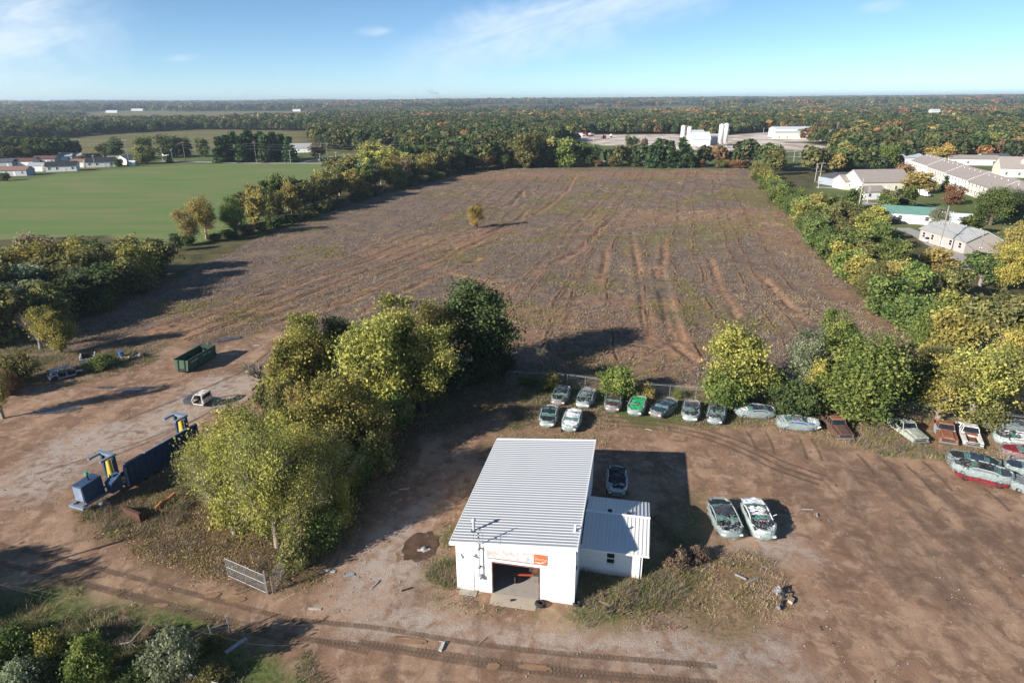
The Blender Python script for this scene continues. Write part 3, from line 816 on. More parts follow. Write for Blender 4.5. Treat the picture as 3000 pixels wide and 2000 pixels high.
# slatted awning on the gable end
aw = empty('side_awning', (AU, 2.1, 0), 0, parent=an)
m_aw = worn('brown_white_awning', (0.42, 0.36, 0.32), (0.2, 0.15, 0.13), 0.6)
for k in range(7):
    MB().hexa([(0.0, k * 0.26, 2.15), (0.62, k * 0.26, 1.85), (0.62, k * 0.26 + 0.15, 1.85), (0.0, k * 0.26 + 0.15, 2.15), (0.0, k * 0.26, 2.18), (0.62, k * 0.26, 1.88), (0.62, k * 0.26 + 0.15, 1.88), (0.0, k * 0.26 + 0.15, 2.18)]).build('awning_slat', m_aw, aw)
for y in (0.0, 1.7): MB().tube([(0.6, y, 1.86), (0.02, y, 1.35)], 0.018, 5).build('awning_brace', m_trim, aw)

# old red tractor parked in the bay
m_red = worn('faded_red_paint', (0.36, 0.055, 0.03), (0.13, 0.06, 0.035), 0.6)
m_rust = worn('rust', (0.17, 0.075, 0.040), (0.09, 0.045, 0.03), 0.8, 4.0, 0.85)
m_tyre = worn('tyre_rubber', (0.028, 0.028, 0.028), (0.075, 0.065, 0.055), 0.6, 4, 0.85)
m_iron = worn('greasy_iron', (0.055, 0.05, 0.045), (0.12, 0.07, 0.045), 0.7)
gx_, gy_, _ = gw(5.55, 1.75)
tc = empty('tractor', (gx_, gy_, 0.06), ga + R(8), 'old red tractor with wide front axle just inside the garage bay', 'tractor')
MB().box(-1.25, 0.75, -0.06, 0.06, 0.62, 0.74).build('front_axle', m_red, tc)
for sx in (-1.2, 0.72):
    wl = empty('front_wheel', (sx, -0.12, 0.32), 0, parent=tc)
    MB().torus((0, 0, 0), 0.25, 0.085, 'x', 18, 8).build('tyre', m_tyre, wl)
    MB().cyl((-0.05, 0, 0), 0.19, 0.1, 12, 'x').build('rim', m_rust, wl)
    MB().box(sx - 0.05, sx + 0.05, -0.1, 0.05, 0.3, 0.95).build('spindle', m_iron, tc)
MB().box(0.1, 0.75, 0.05, 1.5, 0.6, 1.15).box(0.2, 0.65, -0.15, 0.05, 0.7, 1.05).tube([(0.05, 0.2, 1.0), (0.0, 0.8, 1.3), (0.2, 1.2, 1.5)], 0.05, 6).box(-0.12, 0.1, 0.3, 0.7, 0.75, 1.1).build('engine', m_iron, tc)
MB().hexa([(0.22, -0.1, 1.16), (0.64, -0.1, 1.16), (0.66, 1.6, 1.16), (0.2, 1.6, 1.16), (0.3, -0.06, 1.55), (0.56, -0.06, 1.55), (0.58, 1.6, 1.62), (0.28, 1.6, 1.62)]).build('hood', m_red, tc)
MB().box(0.24, 0.62, -0.14, -0.105, 1.0, 1.5).build('grille', m_rust, tc)
for sx in (-0.75, 1.35):
    wl = empty('rear_wheel', (sx, 2.6, 0.72), 0, parent=tc)
    MB().torus((0, 0, 0), 0.55, 0.17, 'x', 22, 8).build('tyre', m_tyre, wl)
    MB().cyl((-0.06, 0, 0), 0.42, 0.12, 14, 'x').build('rim', m_red, wl)
MB().box(0.1, 0.8, 1.5, 2.9, 0.6, 1.2).tube([(-0.75, 2.6, 0.72), (1.35, 2.6, 0.72)], 0.1, 8).build('transmission', m_iron, tc)
MB().box(0.2, 0.7, 2.5, 2.95, 1.25, 1.33).box(0.2, 0.7, 2.9, 2.96, 1.33, 1.65).build('seat', m_iron, tc)
MB().torus((0.45, 2.1, 1.75), 0.2, 0.018, 'y', 16, 6).tube([(0.45, 1.6, 1.5), (0.45, 2.1, 1.75)], 0.018, 5).build('steering_wheel', m_iron, tc)

# loose tyre standing against the apron
tx, ty, _ = gw(6.72, -0.62)
ty_o = empty('tyre', (tx, ty, 0), ga, 'worn black tyre leaning at the corner of the garage apron', 'tyre')
MB().torus((0, 0, 0.19), 0.30, 0.155, 'z', 24, 10).build('tread', m_tyre, ty_o, rot=(R(-14), R(6), 0), smooth=True)
MB().torus((0, 0, 0.19), 0.19, 0.035, 'z', 20, 6, 3.0).build('bead', m_dark, ty_o, rot=(R(-14), R(6), 0), smooth=True)
# ------------------------------------------------------------------ trees
rng = np.random.default_rng(7)
m_bark = worn('bark', (0.115, 0.088, 0.066), (0.05, 0.038, 0.028), 0.6, 3.0, 0.95, fine=14)
m_palebark = worn('pale_bark', (0.27, 0.235, 0.195), (0.13, 0.105, 0.085), 0.6, 3.0, 0.95, fine=14)
PAL = {
    'green': leafmat('leaf_green', (0.030, 0.052, 0.012), (0.062, 0.095, 0.020), (0.135, 0.155, 0.030)),
    'bright': leafmat('leaf_bright_green', (0.045, 0.078, 0.014), (0.095, 0.140, 0.022), (0.185, 0.205, 0.034)),
    'dark': leafmat('leaf_dark_green', (0.020, 0.036, 0.012), (0.042, 0.066, 0.018), (0.090, 0.108, 0.030)),
    'ygreen': leafmat('leaf_yellow_green', (0.080, 0.088, 0.016), (0.178, 0.172, 0.026), (0.300, 0.256, 0.034)),
    'ygreenb': leafmat('leaf_yellow_olive', (0.070, 0.070, 0.015), (0.150, 0.136, 0.025), (0.255, 0.210, 0.035)),
    'yellow': leafmat('leaf_yellow', (0.130, 0.112, 0.018), (0.240, 0.190, 0.026), (0.340, 0.250, 0.035)),
    'gold': leafmat('leaf_gold', (0.118, 0.100, 0.022), (0.210, 0.168, 0.034), (0.290, 0.225, 0.050)),
    'orange': leafmat('leaf_orange', (0.190, 0.085, 0.016), (0.330, 0.140, 0.022), (0.440, 0.210, 0.040)),
    'rust': leafmat('leaf_rust', (0.090, 0.048, 0.020), (0.165, 0.085, 0.034), (0.240, 0.135, 0.055)),
    'olive': leafmat('leaf_olive', (0.050, 0.056, 0.017), (0.110, 0.110, 0.030), (0.190, 0.170, 0.045)),
    'greygreen': leafmat('leaf_grey_green', (0.060, 0.078, 0.038), (0.120, 0.145, 0.075), (0.190, 0.210, 0.115)),
    'pine': leafmat('needles', (0.014, 0.032, 0.012), (0.030, 0.058, 0.020), (0.060, 0.090, 0.032), 0.15),
    'brown': leafmat('leaf_brown', (0.075, 0.052, 0.032), (0.135, 0.092, 0.055), (0.200, 0.145, 0.085)),
}

def leaf_quads(C, size, rng, up=0.35, outward=None, stretch=1.5):
    """random quads at centres C with normals leaning up and outward"""
    n = len(C)
    N = rng.normal(size=(n, 3))
    N /= np.linalg.norm(N, axis=1, keepdims=True)
    if outward is not None: N = N + outward * 0.55
    N[:, 2] += up
    N /= np.linalg.norm(N, axis=1, keepdims=True)
    A = np.cross(N, rng.normal(size=(n, 3))); A /= np.linalg.norm(A, axis=1, keepdims=True)
    B = np.cross(N, A)
    s = size * rng.uniform(0.45, 1.6, (n, 1))
    A = A * s * 0.5 * stretch; B = B * s * 0.5
    # a leaf-like kite, slightly folded
    return np.stack([C - A, C - B + N * s * 0.08, C + A, C + B + N * s * 0.08], 1)

def tree_meshes(name, seed, h, r, kind='round', leaves=6000, leaf=0.26, clumps=46, base=0.22, bark=None, spread=1.0, bare=0.0):
    base = base * 0.45
    """returns (trunk mesh, crown mesh); the tree stands on the origin"""
    rg = np.random.default_rng(seed)
    tr = MB()
    zb = h * base
    cz = (h + zb) / 2; rz = (h - zb) / 2
    # clump centres through an uneven crown
    CC = []
    lobes = rg.normal(size=(7, 3)); lobes /= np.linalg.norm(lobes, axis=1, keepdims=True)
    amp = rg.uniform(-0.42, 0.34, 7)
    tries = 0
    K = int(rg.integers(4, 7)); SC = []
    for _ in range(K):
        a = rg.uniform(0, 6.28); q = rg.uniform(0.15, 0.52) * r; sr = rg.uniform(0.42, 0.66)
        SC.append((q * math.cos(a), q * math.sin(a), rg.uniform(-0.42, 0.40) * rz, sr))
    SC.append((0, 0, 0.34 * rz, 0.62)); SC.append((0, 0, -0.3 * rz, 0.6))
    while len(CC) < clumps and tries < 6000:
        tries += 1
        d = rg.normal(size=3); d /= np.linalg.norm(d)
        q = rg.uniform(0.30, 1.0) ** 0.6
        sc = 1 + float(np.sum(amp * np.clip(lobes @ d, 0, 1) ** 3))
        p = d * q * sc
        sx_, sy_, sz_, sr_ = SC[rg.integers(len(SC))]
        x, y, z = sx_ + p[0] * r * sr_, sy_ + p[1] * r * sr_, cz + sz_ + p[2] * rz * sr_
        z = min(z, h * 0.97)
        f = (z - zb) / (h - zb)
        if kind == 'cone':
            z = zb + (h - zb) * rg.uniform(0, 1) ** 1.25; f = (z - zb) / (h - zb)
            a = rg.uniform(0, 2 * math.pi); rr = r * (1 - f) ** 0.85 * rg.uniform(0.45, 1.0) + 0.05
            x, y = rr * math.cos(a), rr * math.sin(a)
        elif kind == 'vase':
            if math.hypot(x, y) > r * (0.30 + 0.75 * f): continue
        elif kind == 'shrub':
            z = max(0.15, z)
        if kind != 'cone' and any((x - c[0]) ** 2 + (y - c[1]) ** 2 + (z - c[2]) ** 2 < (0.13 * r) ** 2 for c in CC): continue
        CC.append((x, y, z))
    CC = np.array(CC)
    # skeleton
    lean = rg.normal(size=2) * 0.04 * h
    tb = 0.035 * h * (0.55 if kind == 'shrub' else 0.8) + 0.04
    if kind == 'shrub':
        stems = []
        for k in range(5):
            a = rg.uniform(0, 6.28); e = CC[rg.integers(len(CC))]
            tr.tube([(0.1 * math.cos(a), 0.1 * math.sin(a), -0.1), (e[0] * 0.35, e[1] * 0.35, e[2] * 0.5), tuple(e)], [tb * 0.5, tb * 0.3, 0.02], 4, False)
    else:
        top = h * (0.97 if kind == 'cone' else 0.80)
        tp = [(0, 0, -0.3), (lean[0] * 0.2, lean[1] * 0.2, top * 0.25), (lean[0] * 0.6, lean[1] * 0.6, top * 0.6), (lean[0], lean[1], top)]
        tr.tube(tp, [tb * 1.35, tb, tb * 0.6, 0.03], 7, False)
        order = np.argsort(-np.hypot(CC[:, 0], CC[:, 1])) if len(CC) else []
        nb = min(len(CC), 10 if kind == 'cone' else 26)
        for i in order[:nb]:
            e = CC[i]
            f = rg.uniform(0.30, 0.62)
            z0 = max(zb * 0.55, e[2] * f) if kind != 'cone' else e[2] * 0.98
            k = z0 / top; s = (lean[0] * k, lean[1] * k, z0)
            mid = ((s[0] + e[0]) / 2 + rg.normal() * 0.05 * r, (s[1] + e[1]) / 2 + rg.normal() * 0.05 * r, (z0 * 0.42 + e[2] * 0.58))
            tr.tube([s, mid, tuple(e)], [tb * 0.42, tb * 0.22, 0.018], 4, False)
            for _ in range(2 + int(6 * bare)):
                q = e + rg.normal(size=3) * r * 0.20
                tr.tube([mid if rg.random() < 0.4 else tuple((np.array(mid) + e) / 2), tuple(q)], [tb * 0.13, 0.012], 3, False)
    # leaves
    w = rg.uniform(0.25, 1.5, len(CC)); w /= w.sum()
    idx = rg.choice(len(CC), leaves, p=w)
    cs = (0.15 if kind != 'cone' else 0.15) * r * spread * rg.uniform(0.7, 1.35, len(CC))[idx][:, None]
    off = rg.normal(size=(leaves, 3)) * cs * np.array([1.0, 1.0, 0.72])
    if kind == 'cone': off[:, 2] *= 0.45
    P = CC[idx] + off
    P[:, 2] = np.maximum(P[:, 2], 0.05)
    P[:, 2] = np.minimum(P[:, 2], h * 1.03)
    out = P - np.array([0, 0, cz]); out /= np.linalg.norm(out, axis=1, keepdims=True) + 1e-6
    ct = rg.uniform(0.15, 0.85, len(CC))
    tint = np.clip(ct[idx] + rg.normal(size=leaves) * 0.20, 0, 1)
    Q = leaf_quads(P, leaf, rg, 0.35 if kind != 'cone' else 0.15, out, 1.5 if kind != 'cone' else 2.4)
    tm = tr.mesh(name + '_trunk', True); tm.materials.append(bark or m_bark)
    cm = quad_mesh(name + '_crown', Q, tint); cm.materials.append(PAL['green'])
    return tm, cm

# near models (named by habit), mid-distance models, conifers
NEAR = {
    'round1': (tree_meshes('round1', 11, 10, 4.6, 'round', 20000, 0.185, 90, 0.16), 10, 4.6),
    'round2': (tree_meshes('round2', 12, 10, 4.2, 'round', 17000, 0.185, 80, 0.20, spread=0.9), 10, 4.2),
    'oval': (tree_meshes('oval', 13, 12, 3.6, 'round', 16000, 0.185, 80, 0.14), 12, 3.6),
    'thin1': (tree_meshes('thin1', 14, 10, 4.6, 'vase', 10500, 0.18, 84, 0.20, m_palebark, 0.9, 0.6), 10, 4.6),
    'thin2': (tree_meshes('thin2', 15, 10, 3.6, 'vase', 7000, 0.18, 60, 0.22, m_palebark, 0.9, 0.7), 10, 3.6),
    'bush1': (tree_meshes('bush1', 16, 3.6, 2.6, 'shrub', 7000, 0.15, 50, 0.02), 3.6, 2.6),
    'bush2': (tree_meshes('bush2', 17, 3.2, 2.2, 'shrub', 5000, 0.15, 42, 0.02, spread=1.1, bare=0.4), 3.2, 2.2),
    'bare': (tree_meshes('bare', 18, 5, 1.6, 'vase', 160, 0.12, 40, 0.15, m_palebark, 0.8, 1.0), 5, 1.6),
    'near_tree': (tree_meshes('near_tree', 19, 11, 5.6, 'vase', 17000, 0.115, 120, 0.12, m_palebark, 0.85, 1.4), 11, 5.6),
    'near_tree2': (tree_meshes('near_tree2', 23, 10, 4.6, 'round', 12500, 0.115, 90, 0.10, m_palebark, 0.95, 1.4), 10, 4.6),
}
MID = {
    'm1': (tree_meshes('m1', 31, 11, 5.0, 'round', 5200, 0.44, 60, 0.10), 11, 5.0),
    'm2': (tree_meshes('m2', 32, 12, 5.2, 'round', 5600, 0.44, 64, 0.12), 12, 5.2),
    'm3': (tree_meshes('m3', 33, 11, 4.4, 'vase', 3400, 0.40, 54, 0.16, m_palebark, 0.9, 0.5), 11, 4.4),
    'm4': (tree_meshes('m4', 34, 5, 4.0, 'shrub', 3000, 0.36, 46, 0.02), 5, 4.0),
    'pine1': (tree_meshes('pine1', 35, 15, 3.8, 'cone', 3000, 0.60, 90, 0.04), 15, 3.8),
    'pine2': (tree_meshes('pine2', 36, 14, 4.2, 'cone', 3000, 0.60, 80, 0.05), 14, 4.2),
}
ALLT = {**NEAR, **MID}
N_TREE = [0]
def tree_at(x, y, h, r, model, pal, label, group=None, name='tree', cat='tree', pal2=None):
    (tm, cm), mh, mr = ALLT[model]
    if model == 'bush1' or model == 'bush2' or model == 'm4': name, cat = 'shrub', 'shrub'
    k = N_TREE[0]; N_TREE[0] += 1
    o = empty(name, (x, y, float(height(np.array([x]), np.array([y]))[0])), (k * 2.399) % 6.283, label, cat, group)
    o.scale = (r / mr, r / mr, h / mh)
    inst('stems' if name == 'shrub' else 'trunk', tm, o)
    inst('foliage' if name == 'shrub' else 'crown', cm, o, mat=PAL[pal])
    return o
def tree_px(bx, by, ty, wpx, model, pal, label, group=None, **kw):
    x, y = G(bx, by)
    h = max(1.0, top_z(bx, by, ty)); r = 0.5 * wpx * (math.hypot(x, y) * 0 + (y * math.cos(PITCH) + (CAM_H - h * 0.5) * math.sin(PITCH)) / FPX)
    return tree_at(x, y, h, r, model, pal, label, group, **kw)

ORD = ['first', 'second', 'third', 'fourth', 'fifth', 'sixth', 'seventh', 'eighth', 'ninth', 'tenth', 'eleventh', 'twelfth', 'thirteenth', 'fourteenth', 'fifteenth',
       'sixteenth', 'seventeenth', 'eighteenth', 'nineteenth', 'twentieth']
def ordw(i):
    if i < 20: return ORD[i]
    tens = {20: 'twenty', 30: 'thirty', 40: 'forty', 50: 'fifty', 60: 'sixty', 70: 'seventy', 80: 'eighty', 90: 'ninety'}
    n = i + 1; a, b = n // 10 * 10, n % 10
    if n >= 100: return 'hundred and ' + (ordw(n - 101) if n > 100 else '')
    return tens[a][:-1] + 'ieth' if b == 0 else tens[a] + '-' + ORD[b - 1]
PNAME = {'ygreenb': 'yellow-olive', 'green': 'green', 'bright': 'fresh green', 'dark': 'dark green', 'ygreen': 'yellow-green', 'yellow': 'yellow', 'gold': 'gold', 'orange': 'orange', 'rust': 'rust-brown',
         'olive': 'olive', 'greygreen': 'grey-green', 'pine': 'dark evergreen', 'brown': 'brown'}
# --- thicket between the left yard and the garage
T = tree_px
T(1395, 1085, 815, 250, 'round1', 'dark', 'big dark green oak at the back end of the thicket')
T(1290, 1110, 880, 170, 'thin1', 'ygreen', 'thin yellow-green tree squeezed beside the big dark oak')
T(1175, 1160, 842, 185, 'oval', 'ygreen', 'tallest yellow-green tree in the middle of the thicket')
T(1000, 1120, 905, 115, 'oval', 'dark', 'narrow dark green tree behind the yellow thicket crowns')
T(905, 1130, 915, 150, 'round2', 'ygreen', 'pale yellow-green tree at the far left of the thicket')
T(880, 1200, 985, 190, 'round2', 'ygreen', 'soft yellow-green willowy tree nearest the green dumpster')
T(1110, 1240, 925, 250, 'round1', 'ygreen', 'broad yellow-green tree filling the centre of the thicket')
T(1240, 1200, 960, 200, 'round2', 'ygreen', 'yellow-olive tree on the garage side of the thicket')
T(900, 1300, 1120, 100, 'thin2', 'gold', 'small tree with orange-gold leaves in the thicket')
T(1020, 1340, 1090, 220, 'round2', 'ygreen', 'dense yellow-green tree in front of the thicket centre')
T(1090, 1330, 1160, 170, 'thin1', 'ygreen', 'yellow-leaved small tree low on the garage side of the thicket')
T(980, 1480, 1240, 190, 'near_tree2', 'ygreen', 'leafy tree over the shaded drive beside the thicket')
T(815, 1600, 1200, 270, 'near_tree', 'ygreen', 'largest near tree with bare pale limbs above the chain-link gate')
T(690, 1560, 1250, 230, 'near_tree2', 'ygreen', 'lower yellow-green tree left of the largest near tree')
T(635, 1475, 1260, 170, 'near_tree2', 'ygreenb', 'low olive-gold tree nearest the rusty bucket')
T(905, 1590, 1340, 200, 'near_tree2', 'ygreenb', 'low olive tree right of the largest near tree')
T(690, 1460, 1195, 250, 'thin1', 'ygreen', 'thin yellow-green tree leaning over the blue baler')
T(890, 1480, 1195, 230, 'near_tree2', 'ygreen', 'yellow-green tree behind the gate and the largest near tree')
T(590, 1430, 1310, 120, 'bush1', 'olive', 'olive shrub against the blue baler wall')
T(990, 1530, 1410, 110, 'bush1', 'ygreen', 'yellow-green shrub hanging over the shaded drive')
T(760, 1130, 1050, 130, 'bare', 'greygreen', 'bare grey brush at the left edge of the thicket')
T(800, 1190, 1090, 100, 'bush2', 'olive', 'olive twiggy shrub at the left edge of the thicket')
T(1480, 1100, 1030, 60, 'bush1', 'dark', 'small dark green bush right of the big oak')
T(700, 1560, 1420, 150, 'bush2', 'ygreen', 'yellow-green brush left of the gate')
for i, (bx, by, ty, wp, pal) in enumerate(((1330, 1130, 1050, 130, 'dark'), (1250, 1180, 1090, 120, 'olive'), (1160, 1260, 1150, 130, 'green'), (1090, 1380, 1270, 130, 'olive'), (1040, 1440, 1330, 120, 'green'),
        (950, 1600, 1490, 120, 'green'), (870, 1660, 1570, 110, 'olive'), (840, 1560, 1430, 140, 'olive'), (740, 1500, 1390, 150, 'ygreen'), (960, 1380, 1250, 150, 'brown'), (830, 1330, 1200, 140, 'ygreen'), (720, 1330, 1220, 130, 'olive'), (1000, 1230, 1110, 150, 'green'), (840, 1250, 1120, 120, 'olive'), (1400, 1120, 1060, 110, 'dark'), (900, 1440, 1310, 150, 'ygreen'))):
    T(bx, by, ty, wp, 'bush1' if i % 3 else 'bush2', pal, f'{PNAME[pal]} undergrowth shrub, {ordw(i)} clump in the thicket', 'thicket undergrowth')
T(750, 1470, 1190, 240, 'near_tree2', 'ygreen', 'broad yellow-green crown behind the largest near tree')
# --- along the back fence
T(1590, 1095, 995, 62, 'bare', 'brown', 'bare grey sapling at the back fence')
T(1615, 1135, 1090, 70, 'bush2', 'ygreen', 'yellow-green weed shrub behind the first wrapped cars')
T(1545, 1125, 1095, 60, 'bush2', 'green', 'low green brush at the left end of the back fence')
T(1815, 1160, 1075, 125, 'bush1', 'bright', 'bright green bush on the fence behind the green crushed car')
T(1890, 1165, 1120, 60, 'bush2', 'gold', 'small gold bush beside the bright green fence bush')
T(1985, 1165, 1140, 40, 'bush2', 'bright', 'small green weed clump on the fence wire')
T(2142, 1165, 955, 225, 'round1', 'ygreen', 'round yellow-green tree right of the back fence opening')
T(2110, 1195, 1095, 150, 'bush1', 'bright', 'green bush under the round yellow-green tree')
T(2350, 1165, 955, 130, 'oval', 'greygreen', 'grey-green willow-like tree behind the yellow bush')
T(2450, 1120, 922, 130, 'round2', 'bright', 'pale green tree standing furthest back by the right fence')
T(2520, 1235, 980, 275, 'round1', 'bright', 'largest bright green tree behind the old pickups')
T(2330, 1220, 1115, 140, 'bush1', 'dark', 'dark green bush behind the sideways wrapped car')
T(2385, 1200, 1060, 110, 'bush1', 'yellow', 'yellow-leaved bush beside the largest bright green tree')
T(2270, 1180, 1090, 90, 'bush1', 'green', 'green bush between the round tree and the grey-green tree')
T(2640, 1200, 1075, 120, 'bush1', 'green', 'green undergrowth at the right foot of the largest bright tree')
T(2745, 1235, 1030, 160, 'thin2', 'ygreen', 'thin yellow-green sapling behind the pale green pickup')
T(2835, 1240, 990, 230, 'thin1', 'ygreen', 'open yellow-green tree with pale trunk behind the rusty pickup')
T(2960, 1210, 960, 240, 'thin1', 'yellow', 'yellow tree at the right edge behind the wrapped cars')
T(2700, 1150, 1010, 130, 'round2', 'olive', 'olive tree behind the thin yellow-green sapling')
T(2890, 1250, 1170, 120, 'bush2', 'olive', 'olive weeds behind the white pickup')
# --- left margin of the yard
T(180, 1035, 900, 110, 'round2', 'ygreen', 'small yellow-green tree beside the silver car shell')
T(120, 1020, 905, 90, 'bare', 'brown', 'bare twiggy sapling left of the small yellow-green tree')
T(60, 1120, 1035, 120, 'bush1', 'olive', 'low olive shrub at the left margin behind the car shell')
T(10, 1225, 1040, 90, 'thin2', 'gold', 'slender golden sapling at the left edge of the yard')
T(5, 1160, 1085, 100, 'bush2', 'rust', 'russet brush at the left edge of the yard')
T(300, 1075, 1040, 90, 'bush2', 'green', 'weed clump between the white pickup bed and the scrap')
# --- the field's own tree
T(1397, 668, 590, 52, 'oval', 'yellow', 'lone yellow tree standing in the middle of the weed field')
# --- bottom left corner
T(520, 1975, 1850, 160, 'bush1', 'greygreen', 'pale grey-green bush by the leaning fence posts')
T(270, 2000, 1880, 150, 'bush1', 'bright', 'bright green bush over the white pipe rail')
T(150, 1930, 1850, 110, 'bush2', 'ygreen', 'feathery yellow-green bush at the bottom left')
T(20, 1960, 1860, 140, 'bush1', 'green', 'green bush in the bottom left corner')
T(70, 2020, 1940, 140, 'bush2', 'greygreen', 'grey-green weeds along the bottom left edge')
T(330, 1960, 1925, 60, 'bush2', 'rust', 'russet weed between the two bottom bushes')
for i, (bx, by, ty, wp, pal) in enumerate(((30, 1890, 1845, 110, 'dark'), (210, 1960, 1915, 100, 'dark'), (400, 1990, 1945, 110, 'dark'), (620, 1995, 1955, 100, 'olive'), (450, 1875, 1845, 70, 'brown'), (120, 1990, 1935, 100, 'green'), (620, 1900, 1870, 80, 'olive'))):
    T(bx, by, ty, wp, 'bush2' if i % 2 else 'bush1', pal, f'{PNAME[pal]} corner weed bush, {ordw(i)} in the bottom left corner', 'bottom left brush')
T(1985, 1660, 1610, 80, 'bush2', 'brown', 'brown dead brush at the annex corner')
T(2040, 1640, 1600, 60, 'bush2', 'brown', 'tangled dead stalks right of the annex')

RNG = random.Random(4)
def in_frame(x, y, m=140):
    dx, dy, dz = x, y, 3.0 - CAM_H
    dep = dy * math.cos(PITCH) - dz * math.sin(PITCH)
    if dep < 5: return False
    px = 1500 + FPX * dx / dep; py = 1000 - FPX * (dy * math.sin(PITCH) + dz * math.cos(PITCH)) / dep
    return -m < px < 3000 + m and py < 2000 + m
def row(spots, where, group, kinds, hmin, hmax, rmin, rmax, models, first=''):
    """spots (world x,y) counted from the near end; one labelled tree each"""
    for i, (x, y) in enumerate([q for q in spots if in_frame(*q)]):
        pal = RNG.choice(kinds); mo = RNG.choice(models)
        h = RNG.uniform(hmin, hmax); r = RNG.uniform(rmin, rmax)
        if mo in ('m4', 'bush1', 'bush2'): h *= 0.5
        tree_at(x, y, h, r, mo, pal, f'{PNAME[pal]} tree, {ordw(i)} from the near end of {where}', group)

def along(pts, step, jit, n=1, wide=0.0):
    out = []
    for i in range(len(pts) - 1):
        a, b = Vector(pts[i]), Vector(pts[i + 1]); L = (b - a).length; k = max(1, int(L / step))
        for j in range(k):
            p = a.lerp(b, j / k); d = (b - a).normalized(); nrm = Vector((-d.y, d.x))
            for q in range(n):
                s = p + nrm * (q * wide + RNG.uniform(-jit, jit)) + d * RNG.uniform(-jit, jit)
                out.append((s.x, s.y))
    return out
# left thicket by the hay field (world positions counted from the camera outwards)
sp = along(PG((-60, 1010), (60, 990), (200, 940), (330, 890), (420, 835), (490, 775)), 6.4, 1.6, 4, 6.8)
sp.sort(key=lambda s: s[1])
row(sp, 'the left thicket', 'left thicket', ['olive', 'green', 'olive', 'ygreen', 'dark', 'brown', 'olive', 'greygreen', 'green'], 7.5, 11.0, 3.8, 5.2, ['m1', 'm2', 'm3', 'm1', 'm2'])
T(125, 860, 700, 130, 'oval', 'yellow', 'yellow-leaved tree glowing inside the left thicket')
T(255, 905, 770, 60, 'oval', 'greygreen', 'silvery grey-green tree at the front of the left thicket')
T(140, 960, 830, 160, 'bush1', 'olive', 'broad olive shrub at the front of the left thicket')
T(605, 700, 570, 95, 'thin1', 'gold', 'golden tree with bare trunk, left of the hedgerow pair')
T(560, 715, 605, 80, 'thin2', 'gold', 'smaller golden tree beside the hedgerow pair')
T(690, 690, 578, 75, 'round2', 'bright', 'bright green tree right of the golden hedgerow tree')
T(520, 735, 680, 40, 'oval', 'pine', 'small dark cedar at the gap in the left hedgerow')
sp = along(PG((770, 660), (850, 630), (930, 610), (1000, 590), (1080, 565), (1160, 545), (1240, 525), (1330, 508)), 7.0, 1.6, 2, 7.0)
row(sp, 'the hay field hedgerow', 'hay field hedgerow', ['olive', 'gold', 'olive', 'green', 'ygreen', 'dark', 'olive', 'brown'], 9, 13.5, 3.6, 5.2, ['m1', 'm2', 'm3', 'm3'])
sp = along(PG((560, 720), (640, 705), (720, 685), (800, 665)), 5.0, 1.0)
row(sp, 'the brush under the golden trees', 'hedgerow brush', ['dark', 'green', 'rust', 'olive'], 3.5, 6, 2.2, 3.0, ['m4'])
sp = along(PG((800, 668), (900, 638), (1000, 605), (1100, 572), (1200, 545), (1330, 512)), 9.0, 1.0)
row(sp, 'the brush below the hedgerow', 'hedgerow brush far', ['dark', 'olive', 'olive', 'brown'], 5, 8, 3.2, 4.4, ['m4'])
sp = along(PG((0, 1000), (150, 965), (290, 915), (420, 850), (500, 790)), 7.5, 1.0)
row(sp, 'the brush fronting the left thicket', 'left thicket brush', ['dark', 'olive', 'green', 'brown'], 5, 8, 2.6, 3.8, ['m4'])
# far edge of the weed field
sp = along(PG((1640, 489), (1800, 488), (1900, 489)), 8.5, 1.6)
row(sp, 'the low brush before the pale yard', 'far field edge brush', ['olive', 'rust', 'green', 'ygreen', 'rust', 'olive'], 4.0, 6.5, 3.8, 5.2, ['m1', 'm2', 'm3'])
sp = along(PG((1330, 503), (1480, 494), (1640, 488)), 8.5, 1.6, 2, 8.0)
row(sp, 'the far field edge', 'far field edge', ['olive', 'green', 'ygreen', 'green', 'rust', 'dark', 'olive'], 7, 12, 3.8, 5.6, ['m1', 'm2', 'm3', 'm4'])
sp = along(PG((2040, 490), (2120, 491), (2210, 494)), 8.0, 1.6, 2, 8.0)
row(sp, 'the brush right of the spruces', 'far field edge right', ['rust', 'rust', 'olive', 'orange', 'gold', 'green'], 4, 6.5, 3.5, 5.0, ['m1', 'm3'])
for i, (bx, ty, wp) in enumerate(((1925, 408, 44), (1962, 412, 40), (1995, 405, 44), (1905, 425, 36), (2012, 425, 36))):
    T(bx, 492, ty, wp, 'pine1' if i % 2 else 'pine2', 'pine', f'{ordw(i)} tall dark spruce of the group behind the weed field', 'spruces behind the field')
T(1545, 492, 385, 110, 'm2', 'olive', 'big broad olive tree behind the far field edge')
T(1660, 490, 400, 70, 'm1', 'bright', 'tall fresh green tree left of the pale yard')
T(1240, 488, 425, 150, 'm2', 'green', 'large green tree where the hedgerow meets the road')
T(1120, 520, 430, 130, 'm2', 'ygreen', 'large yellow-green tree at the far end of the hedgerow')
T(1010, 560, 450, 110, 'm1', 'olive', 'tall olive tree in the middle of the hedgerow')
